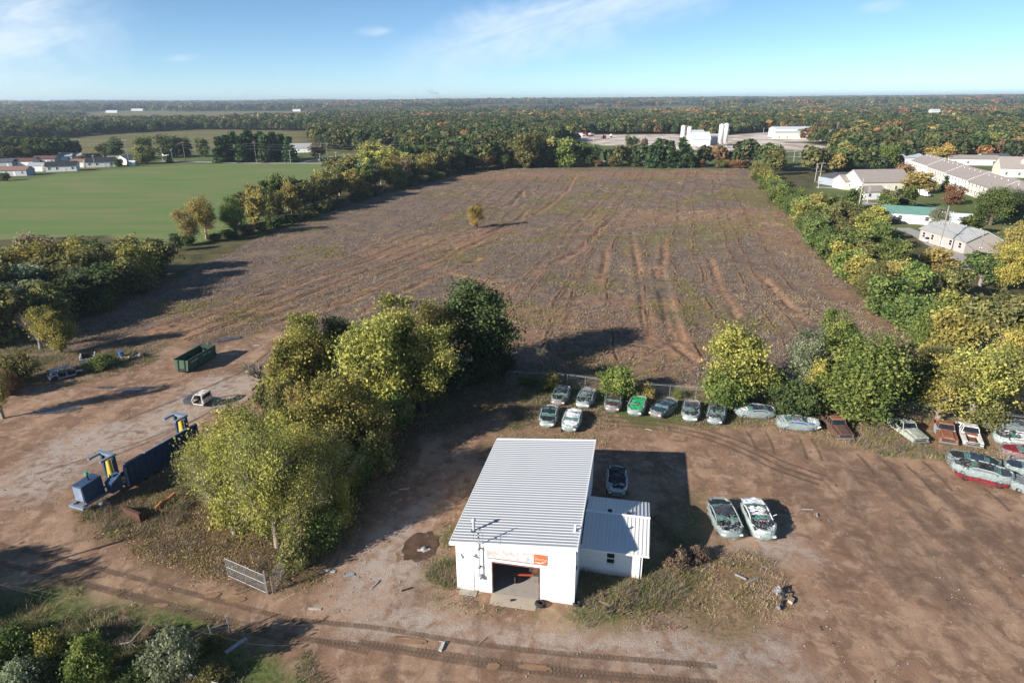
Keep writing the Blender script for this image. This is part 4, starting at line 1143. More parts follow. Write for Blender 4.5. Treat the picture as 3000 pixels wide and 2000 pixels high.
# right-hand wood between the field and the houses
HOUSES_CLEAR = [(2800, 715, 14), (2840, 735, 9), (2690, 650, 12), (2570, 570, 24), (2450, 545, 16), (2750, 735, 4), (2510, 630, 4), (2640, 690, 10), (2840, 770, 9), (2765, 700, 8), (2640, 600, 7)]
HC = []
for a, b, c in HOUSES_CLEAR:
    x_, y_ = G(a, b); HC.append((x_, y_, c)); n_ = math.hypot(x_, y_)
    if c > 9:
        for q in (8, 16): HC.append((x_ - x_ / n_ * q, y_ - y_ / n_ * q, c * 0.7))
def clear(s): return all(math.hypot(s[0] - a, s[1] - b) > c for a, b, c in HC)
sp = along(PG((2760, 1075), (2660, 970), (2560, 890), (2480, 815), (2420, 745), (2360, 680), (2300, 610), (2240, 545), (2215, 515)), 6.2, 1.4)
sp = [s for s in sp if clear(s)]
row(sp, 'the wood edge right of the field', 'right wood edge', ['green', 'bright', 'green', 'ygreen', 'green', 'olive', 'green', 'bright'], 6.0, 8.5, 3.2, 4.3, ['m1', 'm2', 'round1', 'm1'])
sp = []
for off in (8, 16, 25, 36, 48):
    for s in along(PG((2800, 1100), (2660, 970), (2560, 890), (2480, 815), (2420, 745), (2360, 680), (2300, 610)), 8.0, 2.2):
        d = Vector((s[0], s[1])); e = d + Vector((off * 0.93, off * 0.1))
        if clear((e.x, e.y)) and RNG.random() < (0.9 if off < 20 else 0.6): sp.append((e.x, e.y))
sp.sort(key=lambda s: s[1])
row(sp, 'the wood before the houses', 'right wood', ['green', 'bright', 'ygreen', 'olive', 'green', 'green', 'ygreen', 'olive', 'green', 'gold'], 5.5, 8.5, 3.2, 4.5, ['m1', 'm2', 'm3', 'm1', 'm2'])
for i, (bx, by, ty, wp, mo, pal, lab) in enumerate((
    (2985, 800, 640, 150, 'round1', 'gold', 'big golden tree at the right edge beside the grey-roofed house'),
    (2945, 850, 720, 120, 'round2', 'yellow', 'bright yellow tree below the grey-roofed house'),
    (2900, 660, 545, 120, 'round1', 'green', 'large dark crown behind the grey-roofed house'),
    (2960, 640, 555, 110, 'round1', 'dark', 'darker crown right behind the grey-roofed house'),
    (2790, 600, 540, 60, 'm1', 'rust', 'rust-red maple in front of the long apartment row'),
    (2690, 565, 500, 90, 'm1', 'gold', 'gold tree at the end of the long apartment row'),
    (2765, 560, 515, 24, 'pine1', 'pine', 'narrow evergreen against the apartment wall'),
    (2650, 540, 480, 60, 'm1', 'rust', 'reddish tree left of the apartment row'),
    (2740, 480, 425, 80, 'm1', 'yellow', 'bright yellow tree behind the apartment row'),
    (2600, 500, 420, 60, 'm2', 'bright', 'tall green tree before the pale shed'),
    (2570, 545, 500, 40, 'm3', 'olive', 'small bare-limbed tree in front of the cream house'),
    (2740, 700, 600, 70, 'thin1', 'greygreen', 'grey-green tree in front of the teal-roofed house'))):
    T(bx, by, ty, wp, mo, pal, lab)
# ------------------------------------------------------------------ crushed, plastic-wrapped cars
t = NT('plastic_wrap'); v = t.obj()
n1 = t.noise(2.6, 7, 0.65, t.mapped(v, (0.7, 1.5, 2.2)), 1.2); n2 = t.noise(9, 5, 0.6, v, 1.0)
pb = t.n('ShaderNodeBsdfPrincipled'); t.l(t.mix(t.rng(n2, 0.4, 0.7), (0.26, 0.31, 0.30), (0.52, 0.57, 0.56)), pb.inputs['Base Color'])
pb.inputs['Roughness'].default_value = 0.28; t.l(t.bump(n1, 0.9, 0.06), pb.inputs['Normal'])
tp = t.n('ShaderNodeBsdfTransparent'); tp.inputs[0].default_value = (0.86, 0.93, 0.91, 1)
mx = t.n('ShaderNodeMixShader'); t.l(t.rng(n1, 0.36, 0.68, 0.10, 0.66), mx.inputs[0]); t.l(tp.outputs[0], mx.inputs[1]); t.l(pb.outputs[0], mx.inputs[2])
t.l(mx.outputs[0], t.out.inputs['Surface'])
m_wrap = t.m
def paint(name, col, dirt=0.5): return worn('paint_' + name, col, tuple(0.35 * c + 0.05 for c in col), dirt, 1.6, 0.4, 0.0, 0.5, fine=12)
PC = {k: paint(k, c) for k, c in dict(silver=(0.36, 0.38, 0.40), white=(0.68, 0.69, 0.69), black=(0.022, 0.024, 0.028), charcoal=(0.055, 0.06, 0.068), red=(0.24, 0.016, 0.026), pink=(0.42, 0.19, 0.19),
      green=(0.02, 0.34, 0.09), grey=(0.19, 0.205, 0.215), maroon=(0.075, 0.035, 0.035), blue=(0.03, 0.13, 0.42), palegreen=(0.30, 0.37, 0.31), navy=(0.03, 0.045, 0.075)).items()}
t = NT('shattered_glass'); nn = t.noise(14, 4, 0.7, t.obj())
t.principled(t.mix(t.rng(nn, 0.4, 0.65), (0.035, 0.10, 0.085), (0.20, 0.33, 0.29)), 0.25, 0, 0.6, t.bump(nn, 0.4, 0.02)); m_shat = t.m
m_guts = worn('car_guts', (0.035, 0.035, 0.037), (0.30, 0.29, 0.28), 0.9, 5.0, 0.6, thr=(0.56, 0.66))

def sup(a, n=3.2):
    c, s = math.cos(a), math.sin(a)
    return math.copysign(abs(c) ** (2 / n), c), math.copysign(abs(s) ** (2 / n), s)
def wave(rg, n, k, amp):
    ph = rg.uniform(0, 6.28, k); am = rg.uniform(0.3, 1, k) * amp / k ** 0.5; fq = rg.integers(2, 13, k)
    a = np.arange(n) / n * 2 * math.pi
    return sum(am[i] * np.sin(fq[i] * a + ph[i]) for i in range(k))
def hull(rg, L, W, zs, scs, n=44, jit=0.03, close_top=False, taper=0.0):
    b = MB(); vs = []
    rings = len(zs)
    for z, s in zip(zs, scs):
        w = wave(rg, n, 6, jit); wz = wave(rg, n, 6, jit * 1.4)
        for i in range(n):
            cx, cy = sup(2 * math.pi * i / n)
            tp_ = 1 - taper * max(0, cx) ** 2
            vs.append((cx * L / 2 * s + w[i], cy * W / 2 * s * tp_ + w[(i * 7) % n] * 0.7, z + (wz[i] if z > 0.3 else 0)))
    fs = []
    for r_ in range(rings - 1):
        for i in range(n):
            fs.append((r_ * n + i, r_ * n + (i + 1) % n, (r_ + 1) * n + (i + 1) % n, (r_ + 1) * n + i))
    if close_top: fs.append(tuple((rings - 1) * n + i for i in range(n)))
    return b.add(vs, fs)
def crumple(rg, x0, x1, y0, y1, z0, z1, amp, nx=9, ny=9, crown=0.05, dx=0.0):
    """a bent sheet between x0..x1, sloping z0 to z1"""
    b = MB(); vs = []
    ph = rg.uniform(0, 6.28, 6); fq = rg.uniform(1.5, 6, 6)
    for i in range(nx):
        for j in range(ny):
            u, w = i / (nx - 1), j / (ny - 1)
            x = x0 + (x1 - x0) * u; y = y0 + (y1 - y0) * w
            edge = 1 if 0 < i < nx - 1 and 0 < j < ny - 1 else 0.6
            z = z0 + (z1 - z0) * u + crown * (1 - (2 * w - 1) ** 2) + amp * (math.sin(fq[0] * u * 3 + ph[0] + fq[1] * w) + math.sin(fq[2] * w * 3 + ph[1]) + 0.7 * math.sin(fq[3] * (u + w) * 4 + ph[2])) * 0.4
            z += float(rg.normal()) * amp * 0.35
            vs.append((x + dx * (2 * w - 1) ** 2 + float(rg.normal()) * amp * 0.2 * edge, y + float(rg.normal()) * amp * 0.2 * edge, z))
    fs = [(i * ny + j, (i + 1) * ny + j, (i + 1) * ny + j + 1, i * ny + j + 1) for i in range(nx - 1) for j in range(ny - 1)]
    return b.add(vs, fs)
def junk(rg, n, x0, x1, y0, y1, z0, z1, s0, s1):
    b = MB()
    for _ in range(n):
        c = (rg.uniform(x0, x1), rg.uniform(y0, y1), rg.uniform(z0, z1))
        if rg.random() < 0.6: b.obox(c, *(rg.uniform(s0, s1, 3) * np.array([1.4, 1.0, 0.6])), rot=tuple(rg.uniform(-0.7, 0.7, 3)))
        else:
            d = rg.normal(size=3) * s1 * 1.3; b.tube([c, (c[0] + d[0], c[1] + d[1], c[2] + abs(d[2]) * 0.4)], rg.uniform(0.015, 0.05), 5)
    return b
def crushed(near, far, seed, label, body='silver', roof='black', hood='black', tail='silver', end=None, L=4.55, W=2.15, H=1.0, open_hood=False, hood_near=True, wrap=True, glass=True, z=0.0, pitch=0.0, group='crushed cars in plastic wrap', extra=None):
    rg = np.random.default_rng(seed)
    a, b = Vector(G(*near)), Vector(G(*far)); d = (b - a)
    if hood_near: ang = math.atan2(-d.y, -d.x)
    else: ang = math.atan2(d.y, d.x)
    c = (a + b) / 2
    o = empty('crushed_car', (c.x, c.y, z), ang, label, 'car', group)
    o.rotation_euler = (0, pitch, ang)
    hull(rg, L, W, (0.14, 0.32, 0.55, H * 0.80, H * 0.95, H * 0.86), (0.90, 0.97, 1.0, 0.98, 0.95, 0.88), jit=0.05, close_top=True, taper=0.08).build('body', PC[body], o)
    dz = H * 0.92; w = W * 0.425
    X = L / 2
    crumple(rg, -X * 0.90, -X * 0.58, -w * 0.95, w * 0.95, dz - 0.02, dz + 0.05, 0.05).build('trunk_lid', PC[tail], o)
    crumple(rg, -X * 0.57, -X * 0.34, -w * 0.86, w * 0.86, dz + 0.05, dz + 0.16, 0.04, 6, 8).build('rear_window', m_shat if glass else m_guts, o)
    crumple(rg, -X * 0.35, X * 0.16, -w * 0.84, w * 0.84, dz + 0.16, dz + 0.18, 0.06, 10, 9, 0.06).build('roof', PC[roof], o)
    crumple(rg, X * 0.15, X * 0.40, -w * 0.90, w * 0.90, dz + 0.17, dz + 0.05, 0.05, 6, 8).build('windshield', m_shat if glass else m_guts, o)
    for s in (-1, 1):
        MB().tube([(-X * 0.62, s * w * 1.0, dz + 0.03), (-X * 0.3, s * w * 0.95, dz + 0.20 + rg.uniform(-0.04, 0.05)), (X * 0.15, s * w * 0.96, dz + 0.2 + rg.uniform(-0.05, 0.05)), (X * 0.48, s * w * 1.02, dz + 0.02)], [0.05, 0.06, 0.055, 0.045], 5).build('roof_rail', PC[body], o)
        MB().box(-X * 0.5, X * 0.35, s * w * 1.04 - 0.06, s * w * 1.04 + 0.06, dz - 0.12, dz + 0.0).build('door_edge', m_guts, o)
    if open_hood:
        junk(rg, 34, X * 0.40, X * 0.88, -w, w, dz - 0.12, dz + 0.12, 0.07, 0.32).build('engine_bay', m_guts, o)
        junk(rg, 18, -X * 0.45, X * 0.3, -w * 0.9, w * 0.9, dz + 0.14, dz + 0.30, 0.05, 0.3).build('torn_sheet_metal', m_guts, o)
    else:
        crumple(rg, X * 0.41, X * 0.91, -w * 0.98, w * 0.98, dz + 0.04, dz - 0.06, 0.05, 10, 9, 0.05, -0.06).build('hood', PC[hood], o)
        junk(rg, 14, -X * 0.6, X * 0.5, -w * 1.05, w * 1.05, dz + 0.02, dz + 0.15, 0.04, 0.2).build('loose_trim', m_guts, o)
    for s in (-1, 1):
        for xx in (-0.58, 0.60):
            MB().torus((X * xx, s * W * 0.43, 0.27), 0.20, 0.085, 'y', 14, 6, 1.2).build('tyre', m_tyre, o)
    if end:
        sx = 1
        hull(rg, 0.5, W * 0.82, (0.38, 0.5, 0.68), (0.9, 1.0, 0.88), 24, 0.02, True).build('bumper', PC[end], o, loc=(sx * X * 0.90, 0, 0.02))
        for s in (-1, 1): MB().obox((X * 0.985, s * W * 0.30, 0.62), 0.12, 0.26, 0.12).build('lamp', m_trim, o)
    if extra: extra(o, rg, X, w, dz)
    if wrap:
        h = hull(rg, L * 1.03, W * 1.05, (0.10, 0.30, 0.55, H * 0.82, H * 1.0, H * 0.98, H * 0.95), (0.95, 0.99, 1.0, 0.99, 0.965, 0.92, 0.87), 72, 0.075, taper=0.08)
        h.build('plastic_wrap', m_wrap, o)
    return o

def cloth(col, x0, x1):
    def f(o, rg, X, w, dz): crumple(rg, X * x0, X * x1, -w * 1.12, -w * 0.75, dz + 0.06, dz + 0.10, 0.08, 8, 5).build('blue_scrap', PC[col], o)
    return f
def oranged(o, rg, X, w, dz): MB().cyl((-X * 0.62, 0.1, dz + 0.1), 0.2, 0.05, 12).build('orange_cap', worn('orange_cap', (0.55, 0.2, 0.05)), o)
C = crushed
C((1634, 1192), (1652, 1147), 1, 'crushed dark car with pinkish end, back row, nearest the bare sapling', 'grey', 'black', 'charcoal', 'charcoal', 'pink', open_hood=True)
C((1704, 1203), (1729, 1152), 2, 'wrapped silver car with teal glass, second in the back row', 'silver', 'grey', 'white', 'grey', 'white', open_hood=True, hood_near=True)
C((1793, 1211), (1798, 1169), 3, 'small wrapped maroon-topped car with pink bumper in the row', 'grey', 'maroon', 'maroon', 'maroon', 'pink', L=4.0)
C((1858, 1221), (1873, 1180), 4, 'bright green crushed car wrapped in clear plastic', 'silver', 'green', 'green', 'green', 'silver', L=4.2)
C((1920, 1224), (1966, 1190), 5, 'wrapped navy car with reddish end parked askew beside the green one', 'charcoal', 'navy', 'navy', 'charcoal', 'pink', L=4.6)
C((2020, 1243), (2027, 1187), 6, 'wrapped silver car with an orange cap on its trunk', 'silver', 'charcoal', 'silver', 'grey', 'white', L=4.6, extra=oranged, open_hood=True)
C((2092, 1250), (2103, 1198), 7, 'wrapped grey car with torn open hood, under the round yellow-green tree', 'silver', 'charcoal', 'grey', 'charcoal', 'silver', L=4.5, open_hood=True)
C((2268, 1218), (2152, 1214), 8, 'wrapped dark-roofed car parked sideways by the fence opening', 'silver', 'navy', 'white', 'navy', None, L=4.7, hood_near=False)
C((2394, 1256), (2276, 1246), 9, 'wrapped silver car lying sideways with blue scrap along its flank', 'silver', 'grey', 'white', 'silver', 'white', L=4.7, extra=cloth('blue', -0.3, 0.6))
C((1602, 1256), (1612, 1206), 10, 'wrapped black-topped car in front, with cracked white and red bumper', 'silver', 'black', 'black', 'charcoal', 'white', L=4.5)
C((1666, 1270), (1684, 1216), 11, 'wrapped white car with white roof in front of the back row', 'white', 'white', 'white', 'white', 'silver', L=4.7)
C((2996, 1262), (2880, 1246), 12, 'wrapped grey car behind the white one at the right edge', 'grey', 'grey', 'navy', 'charcoal', None, L=4.7, hood_near=False)
C((3050, 1312), (2915, 1290), 13, 'wrapped white car with open engine bay at the right edge', 'white', 'white', 'white', 'white', None, L=4.8, open_hood=True, hood_near=False)
C((3080, 1352), (2930, 1328), 14, 'flattened bright red car at the right edge', 'red', 'red', 'red', 'red', None, L=4.7, hood_near=False, wrap=True, H=0.9)
C((2920, 1382), (2775, 1352), 15, 'wrapped black car at the head of the right-hand pile', 'charcoal', 'navy', 'black', 'black', None, L=4.6, hood_near=False, H=1.15)
C((2955, 1420), (2790, 1378), 16, 'wrapped black-roofed long car on top of the flattened red one', 'silver', 'black', 'black', 'charcoal', None, L=5.2, open_hood=True, hood_near=False, z=0.22, H=1.05)
C((2950, 1425), (2800, 1390), 161, 'flattened dark red car under the black-roofed long car', 'red', 'red', 'red', 'red', None, L=4.7, W=1.9, H=0.34, hood_near=False, wrap=False, glass=False)
C((3080, 1405), (2955, 1378), 17, 'wrapped grey car with dark windows between pile and right edge', 'silver', 'navy', 'navy', 'silver', None, L=4.6, hood_near=False)
C((3090, 1460), (2985, 1430), 18, 'wrapped pale car cut by the right edge of the picture', 'silver', 'silver', 'grey', 'silver', None, L=4.6, hood_near=False)
C((2149, 1592), (2095, 1475), 19, 'wrapped wreck with torn-open black interior beside the white crushed car', 'silver', 'charcoal', 'black', 'black', 'silver', L=5.2, W=2.4, open_hood=True, H=1.0)
def whitecar(o, rg, X, w, dz):
    MB().obox((X * 0.40, 0, dz + 0.20), 0.08, 0.5, 0.05).build('brake_light', PC['red'], o)
    MB().tube([(X * 0.1, w * 1.1, dz), (X * 0.12, w * 1.5, dz + 0.25)], 0.03, 5).build('mirror_arm', PC['white'], o)
C((2246, 1596), (2192, 1480), 20, 'white crushed car with wrapped sides standing right of the torn wreck', 'white', 'white', 'black', 'white', 'silver', L=5.2, W=2.3, H=1.2, open_hood=True, extra=whitecar)
C((1806, 1462), (1806, 1384), 21, 'gutted white wreck standing in the shadow beside the garage', 'white', 'black', 'black', 'black', 'grey', L=4.5, open_hood=True, glass=False, wrap=False)

# ------------------------------------------------------------------ old pickups in the weeds
m_chrome = worn('dull_chrome', (0.42, 0.42, 0.42), (0.2, 0.14, 0.1), 0.7, 6, 0.4, 0.6)
def old_paint(name, col, rust): return worn('old_' + name, col, rust, 0.9, 2.2, 0.75, thr=(0.46, 0.62))
OP = dict(pale=old_paint('pale_green', (0.36, 0.42, 0.36), (0.24, 0.20, 0.15)), rust=old_paint('rust_red', (0.22, 0.085, 0.050), (0.30, 0.15, 0.09)),
          white=old_paint('white', (0.64, 0.64, 0.62), (0.30, 0.22, 0.16)), brown=old_paint('brown', (0.13, 0.072, 0.052), (0.07, 0.05, 0.045)), skyblue=old_paint('sky_blue', (0.30, 0.48, 0.62), (0.25, 0.2, 0.16)))
def pickup(rear, front, label, body, hood=None, roof=None, door=None, hood_gone=False, bed=True, L=4.7, W=1.85):
    a, b = Vector(G(*rear)), Vector(G(*front)); d = b - a; c = (a + b) / 2
    hood = hood or body; roof = roof or body; door = door or body
    o = empty('old_pickup', (c.x, c.y, -0.12), math.atan2(d.y, d.x), label, 'pickup', 'old pickups in the weeds')
    X = L / 2; w = W / 2
    # nose: fenders either side of the hood, grille between
    for s in (-1, 1):
        y0, y1 = (s * w, s * w * 0.66)
        MB().hexa([(0.35, min(y0, y1), 0.35), (X - 0.05, min(y0, y1), 0.35), (X - 0.05, max(y0, y1), 0.35), (0.35, max(y0, y1), 0.35),
                (0.35, min(y0, y1), 0.98), (X - 0.12, min(y0, y1) * 0.98, 0.86), (X - 0.12, max(y0, y1) * 0.98, 0.86), (0.35, max(y0, y1), 0.98)]).build('front_fender', OP[body], o)
    if hood_gone:
        MB().hexa([(0.35, -0.6, 0.96), (0.75, -0.6, 0.96), (0.75, 0.6, 0.96), (0.35, 0.6, 0.96), (0.35, -0.58, 1.06), (0.75, -0.58, 1.02), (0.75, 0.58, 1.02), (0.35, 0.58, 1.06)]).build('cowl', OP['rust'], o)
        MB().box(0.8, 1.9, -0.3, 0.3, 0.35, 0.75).build('engine', m_rust, o)
    else:
        MB().hexa([(0.36, -w * 0.66, 0.88), (X - 0.1, -w * 0.64, 0.80), (X - 0.1, w * 0.64, 0.80), (0.36, w * 0.66, 0.88),
                   (0.36, -w * 0.60, 1.10), (X - 0.16, -w * 0.55, 0.96), (X - 0.16, w * 0.55, 0.96), (0.36, w * 0.60, 1.10)]).build('hood', OP[hood], o)
    gr = MB().box(X - 0.10, X - 0.03, -w * 0.62, w * 0.62, 0.50, 0.82).build('grille', m_dark, o)
    MB().box(X - 0.04, X + 0.01, -w * 0.64, w * 0.64, 0.64, 0.68).box(X - 0.04, X + 0.01, -w * 0.64, w * 0.64, 0.82, 0.87).build('grille_bar', OP[body], gr)
    for s in (-1, 1): MB().cyl((X - 0.06, s * w * 0.80, 0.70), 0.09, 0.06, 12, 'x').build('headlight', m_chrome, o)
    MB().box(X + 0.02, X + 0.14, -w * 0.98, w * 0.98, 0.36, 0.52).build('front_bumper', m_chrome, o)
    # cab: sill, pillars, roof, glass
    cx0, cx1 = -0.95, 0.34
    cb = MB().box(cx0, cx1, -w, w, 0.32, 1.04).build('cab_body', OP[door], o)
    MB().hexa([(cx0 + 0.12, -w * 0.80, 1.56), (cx1 - 0.28, -w * 0.80, 1.56), (cx1 - 0.28, w * 0.80, 1.56), (cx0 + 0.12, w * 0.80, 1.56),
               (cx0 + 0.2, -w * 0.72, 1.66), (cx1 - 0.36, -w * 0.72, 1.66), (cx1 - 0.36, w * 0.72, 1.66), (cx0 + 0.2, w * 0.72, 1.66)]).build('cab_roof', OP[roof], o)
    for s in (-1, 1):
        MB().tube([(cx1 - 0.02, s * w * 0.90, 1.03), (cx1 - 0.30, s * w * 0.77, 1.58)], 0.045, 5).tube([(cx0 + 0.04, s * w * 0.90, 1.03), (cx0 + 0.15, s * w * 0.77, 1.58)], 0.075, 5).tube([(-0.30, s * w * 0.92, 1.03), (-0.32, s * w * 0.79, 1.58)], 0.03, 5).build('pillar', OP[body], o)
        MB().add([(cx0 + 0.1, s * w * 0.90, 1.05), (cx1 - 0.06, s * w * 0.90, 1.05), (cx1 - 0.30, s * w * 0.785, 1.57), (cx0 + 0.16, s * w * 0.785, 1.57)], [(0, 1, 2, 3)]).build('side_window', m_glass, o)
    MB().add([(cx1 - 0.015, -w * 0.86, 1.06), (cx1 - 0.015, w * 0.86, 1.06), (cx1 - 0.29, w * 0.74, 1.57), (cx1 - 0.29, -w * 0.74, 1.57)], [(0, 1, 2, 3)]).build('windshield', m_glass, o)
    MB().add([(cx0 + 0.03, -w * 0.86, 1.06), (cx0 + 0.03, w * 0.86, 1.06), (cx0 + 0.13, w * 0.74, 1.57), (cx0 + 0.13, -w * 0.74, 1.57)], [(0, 1, 2, 3)]).build('rear_window', m_glass, o)
    if bed:
        MB().box(-X, cx0 - 0.06, -w * 0.96, w * 0.96, 0.42, 0.50).build('bed_floor', m_rust, o)
        for s in (-1, 1): MB().box(-X, cx0 - 0.06, s * w * 0.99 - 0.05, s * w * 0.99 + 0.05, 0.36, 1.0).build('bed_side', OP[body], o)
        MB().box(-X - 0.03, -X + 0.03, -w * 0.92, w * 0.92, 0.45, 0.98).build('tailgate', OP[body], o)
        MB().box(cx0 - 0.12, cx0 - 0.065, -w * 0.92, w * 0.92, 0.45, 1.0).build('bed_front', OP[body], o)
    for s in (-1, 1):
        for xx in (-X * 0.62, X * 0.62):
            wl = empty('wheel', (xx, s * w * 0.86, 0.30), 0, parent=o)
            MB().torus((0, 0, 0), 0.25, 0.09, 'y', 16, 6).build('tyre', m_tyre, wl)
            MB().cyl((0, -0.06, 0), 0.18, 0.12, 12, 'y').build('rim', m_rust, wl)
    return o
pickup((2622, 1246), (2692, 1298), 'old pale green pickup rusting in tall weeds under the big green tree', 'pale')
pickup((2754, 1248), (2777, 1304), 'rust-red old pickup with sky-blue door, middle of the three pickups', 'rust', 'rust', 'rust', 'skyblue')
pickup((2824, 1258), (2850, 1312), 'white old pickup with its hood missing beside the rusty one', 'white', hood_gone=True)
pickup((2428, 1236), (2474, 1288), 'dark brown rusted pickup left of the tall weeds', 'brown', 'brown', 'rust')

# ------------------------------------------------------------------ silver hatchback shell, left yard
a, b = Vector(G(152, 1113)), Vector(G(238, 1092)); d = b - a; c = (a + b) / 2
sh = empty('car_shell', (c.x, c.y, 0), math.atan2(d.y, d.x), 'stripped silver hatchback shell without doors or wheels', 'car')
S = PC['silver']; w = 0.85
MB().box(-1.9, 1.7, -w * 0.95, w * 0.95, 0.16, 0.28).build('floor_pan', m_guts, sh)
for s in (-1, 1):
    MB().box(-1.1, 1.0, s * w - 0.06, s * w + 0.06, 0.18, 0.38).build('sill', S, sh)
    MB().tube([(1.15, s * w * 0.95, 0.85), (0.55, s * w * 0.78, 1.36)], 0.05, 5).tube([(0.02, s * w, 0.3), (-0.02, s * w * 0.8, 1.4)], 0.055, 5).tube([(-0.95, s * w, 0.5), (-1.15, s * w * 0.98, 0.8), (-0.85, s * w * 0.8, 1.38)], 0.06, 5).build('door_pillar', S, sh)
    q = MB().prism([(-1.98, 0.45), (-1.55, 0.72), (-1.3, 0.74), (-1.05, 0.45), (-0.98, 0.85), (-1.35, 1.30), (-1.70, 1.28), (-2.05, 0.95)], 'y', s * w - 0.04, s * w + 0.04).build('rear_quarter', S, sh)
    MB().prism([(-1.20, 0.94), (-1.38, 1.22), (-1.62, 1.20), (-1.72, 0.98)], 'y', s * (w + 0.045) - 0.004, s * (w + 0.045) + 0.004).build('quarter_window', m_glass, q)
    MB().prism([(1.02, 0.25), (1.2, 0.62), (1.45, 0.68), (1.75, 0.5), (1.95, 0.6), (1.9, 0.78), (1.1, 0.92)], 'y', s * w - 0.04, s * w + 0.04).build('front_fender', S, sh)
r_ = MB(); rg = np.random.default_rng(3)
crumple(rg, -1.75, 0.56, -w * 0.82, w * 0.82, 1.34, 1.38, 0.01, 9, 9, 0.07).build('roof', S, sh)
MB().hexa([(-2.1, -w * 0.9, 0.3), (-1.95, -w * 0.9, 0.3), (-1.95, w * 0.9, 0.3), (-2.1, w * 0.9, 0.3), (-2.1, -w * 0.9, 0.62), (-1.98, -w * 0.9, 0.62), (-1.98, w * 0.9, 0.62), (-2.1, w * 0.9, 0.62)]).build('rear_panel', m_trim, sh)
MB().tube([(-2.15, -0.55, 0.05), (-2.0, -0.5, 0.65), (-1.9, -0.45, 1.0)], 0.05, 5).build('torn_bumper', m_dark, sh)
junk(rg, 14, -1.9, -1.3, -0.6, 0.6, 0.35, 0.75, 0.1, 0.4).build('boot_scrap', m_guts, sh)
junk(rg, 16, 1.1, 1.8, -0.6, 0.6, 0.35, 0.72, 0.1, 0.35).build('engine_scrap', m_guts, sh)
for xx in (-0.6, 0.4):
    for s in (-0.4, 0.4): MB().box(xx - 0.25, xx + 0.25, s - 0.25, s + 0.25, 0.28, 0.5).box(xx - 0.33, xx - 0.2, s - 0.24, s + 0.24, 0.5, 1.0).build('seat', m_dark, sh)

# ------------------------------------------------------------------ white pickup bed left in the weeds
a, b = Vector(G(238, 1070)), Vector(G(279, 1065)); d = b - a
pbd = empty('pickup_bed', ((a.x + b.x) / 2, (a.y + b.y) / 2, 0.15), math.atan2(d.y, d.x) + R(8), 'detached white pickup bed standing open in the weeds', 'pickup bed')
for s in (-1, 1): MB().box(s * 0.9 - 0.06, s * 0.9 + 0.06, 0.06, 2.3, 0.2, 0.95).build('bed_side', OP['white'], pbd)
MB().hexa([(-0.96, -0.05, 0.1), (0.96, -0.05, 0.1), (0.96, 0.05, 0.1), (-0.96, 0.05, 0.1), (-0.96, -0.08, 0.75), (0.96, -0.08, 0.75), (0.96, 0.05, 0.75), (-0.96, 0.05, 0.75)]).build('tailgate', OP['white'], pbd)
MB().box(-0.84, 0.84, 0.06, 2.3, 0.18, 0.26).build('bed_floor', m_dark, pbd)
MB().box(-0.84, 0.84, 2.24, 2.30, 0.26, 0.9).build('bed_front', m_dark, pbd)

# ------------------------------------------------------------------ stripped white truck cab by the thicket
cx_, cy_ = G(590, 1185)
tk = empty('truck_cab', (cx_, cy_, 0), R(168), 'white truck cab without doors parked at the thicket edge', 'truck')
w = 0.9
MB().box(-1.1, 0.5, -w, w, 0.35, 0.6).build('floor', m_guts, tk)
for s in (-1, 1):
    MB().tube([(0.42, s * w * 0.96, 0.6), (0.5, s * w * 0.96, 1.05), (0.1, s * w * 0.84, 1.72)], 0.075, 6).tube([(-0.95, s * w * 0.96, 0.45), (-0.95, s * w * 0.9, 1.72)], 0.10, 6).tube([(0.42, s * w * 0.96, 0.5), (-0.95, s * w * 0.96, 0.45)], 0.09, 6).build('door_frame', OP['white'], tk)
MB().hexa([(-1.05, -w * 0.86, 1.70), (0.14, -w * 0.86, 1.70), (0.14, w * 0.86, 1.70), (-1.05, w * 0.86, 1.70), (-1.0, -w * 0.8, 1.80), (0.05, -w * 0.8, 1.80), (0.05, w * 0.8, 1.80), (-1.0, w * 0.8, 1.80)]).build('roof', OP['white'], tk)
MB().box(-1.1, -1.0, -w, w, 0.4, 1.2).build('rear_wall', OP['white'], tk)
MB().add([(-1.03, -w * 0.8, 1.22), (-1.03, w * 0.8, 1.22), (-1.03, w * 0.75, 1.66), (-1.03, -w * 0.75, 1.66)], [(0, 1, 2, 3)]).build('rear_window', m_glass, tk)
crumple(np.random.default_rng(8), 0.5, 1.75, -w * 0.92, w * 0.92, 1.05, 0.92, 0.03, 9, 9, 0.06).build('hood', PC['charcoal'], tk)
MB().box(0.55, 1.75, -w * 0.95, -w * 0.72, 0.35, 0.98).build('front_fender', PC['charcoal'], tk)
MB().box(0.55, 1.75, w * 0.72, w * 0.95, 0.35, 0.98).build('front_fender', PC['charcoal'], tk)
MB().box(1.72, 1.86, -w * 0.92, w * 0.92, 0.32, 0.9).build('front_end', PC['black'], tk)
for y in (-0.4, 0.4): MB().box(-0.8, -0.3, y - 0.3, y + 0.3, 0.6, 0.85).box(-0.9, -0.75, y - 0.3, y + 0.3, 0.85, 1.4).build('seat', PC['maroon'], tk)
MB().torus((0.15, -0.4, 1.1), 0.18, 0.02, 'x', 14, 5).build('steering_wheel', m_dark, tk)
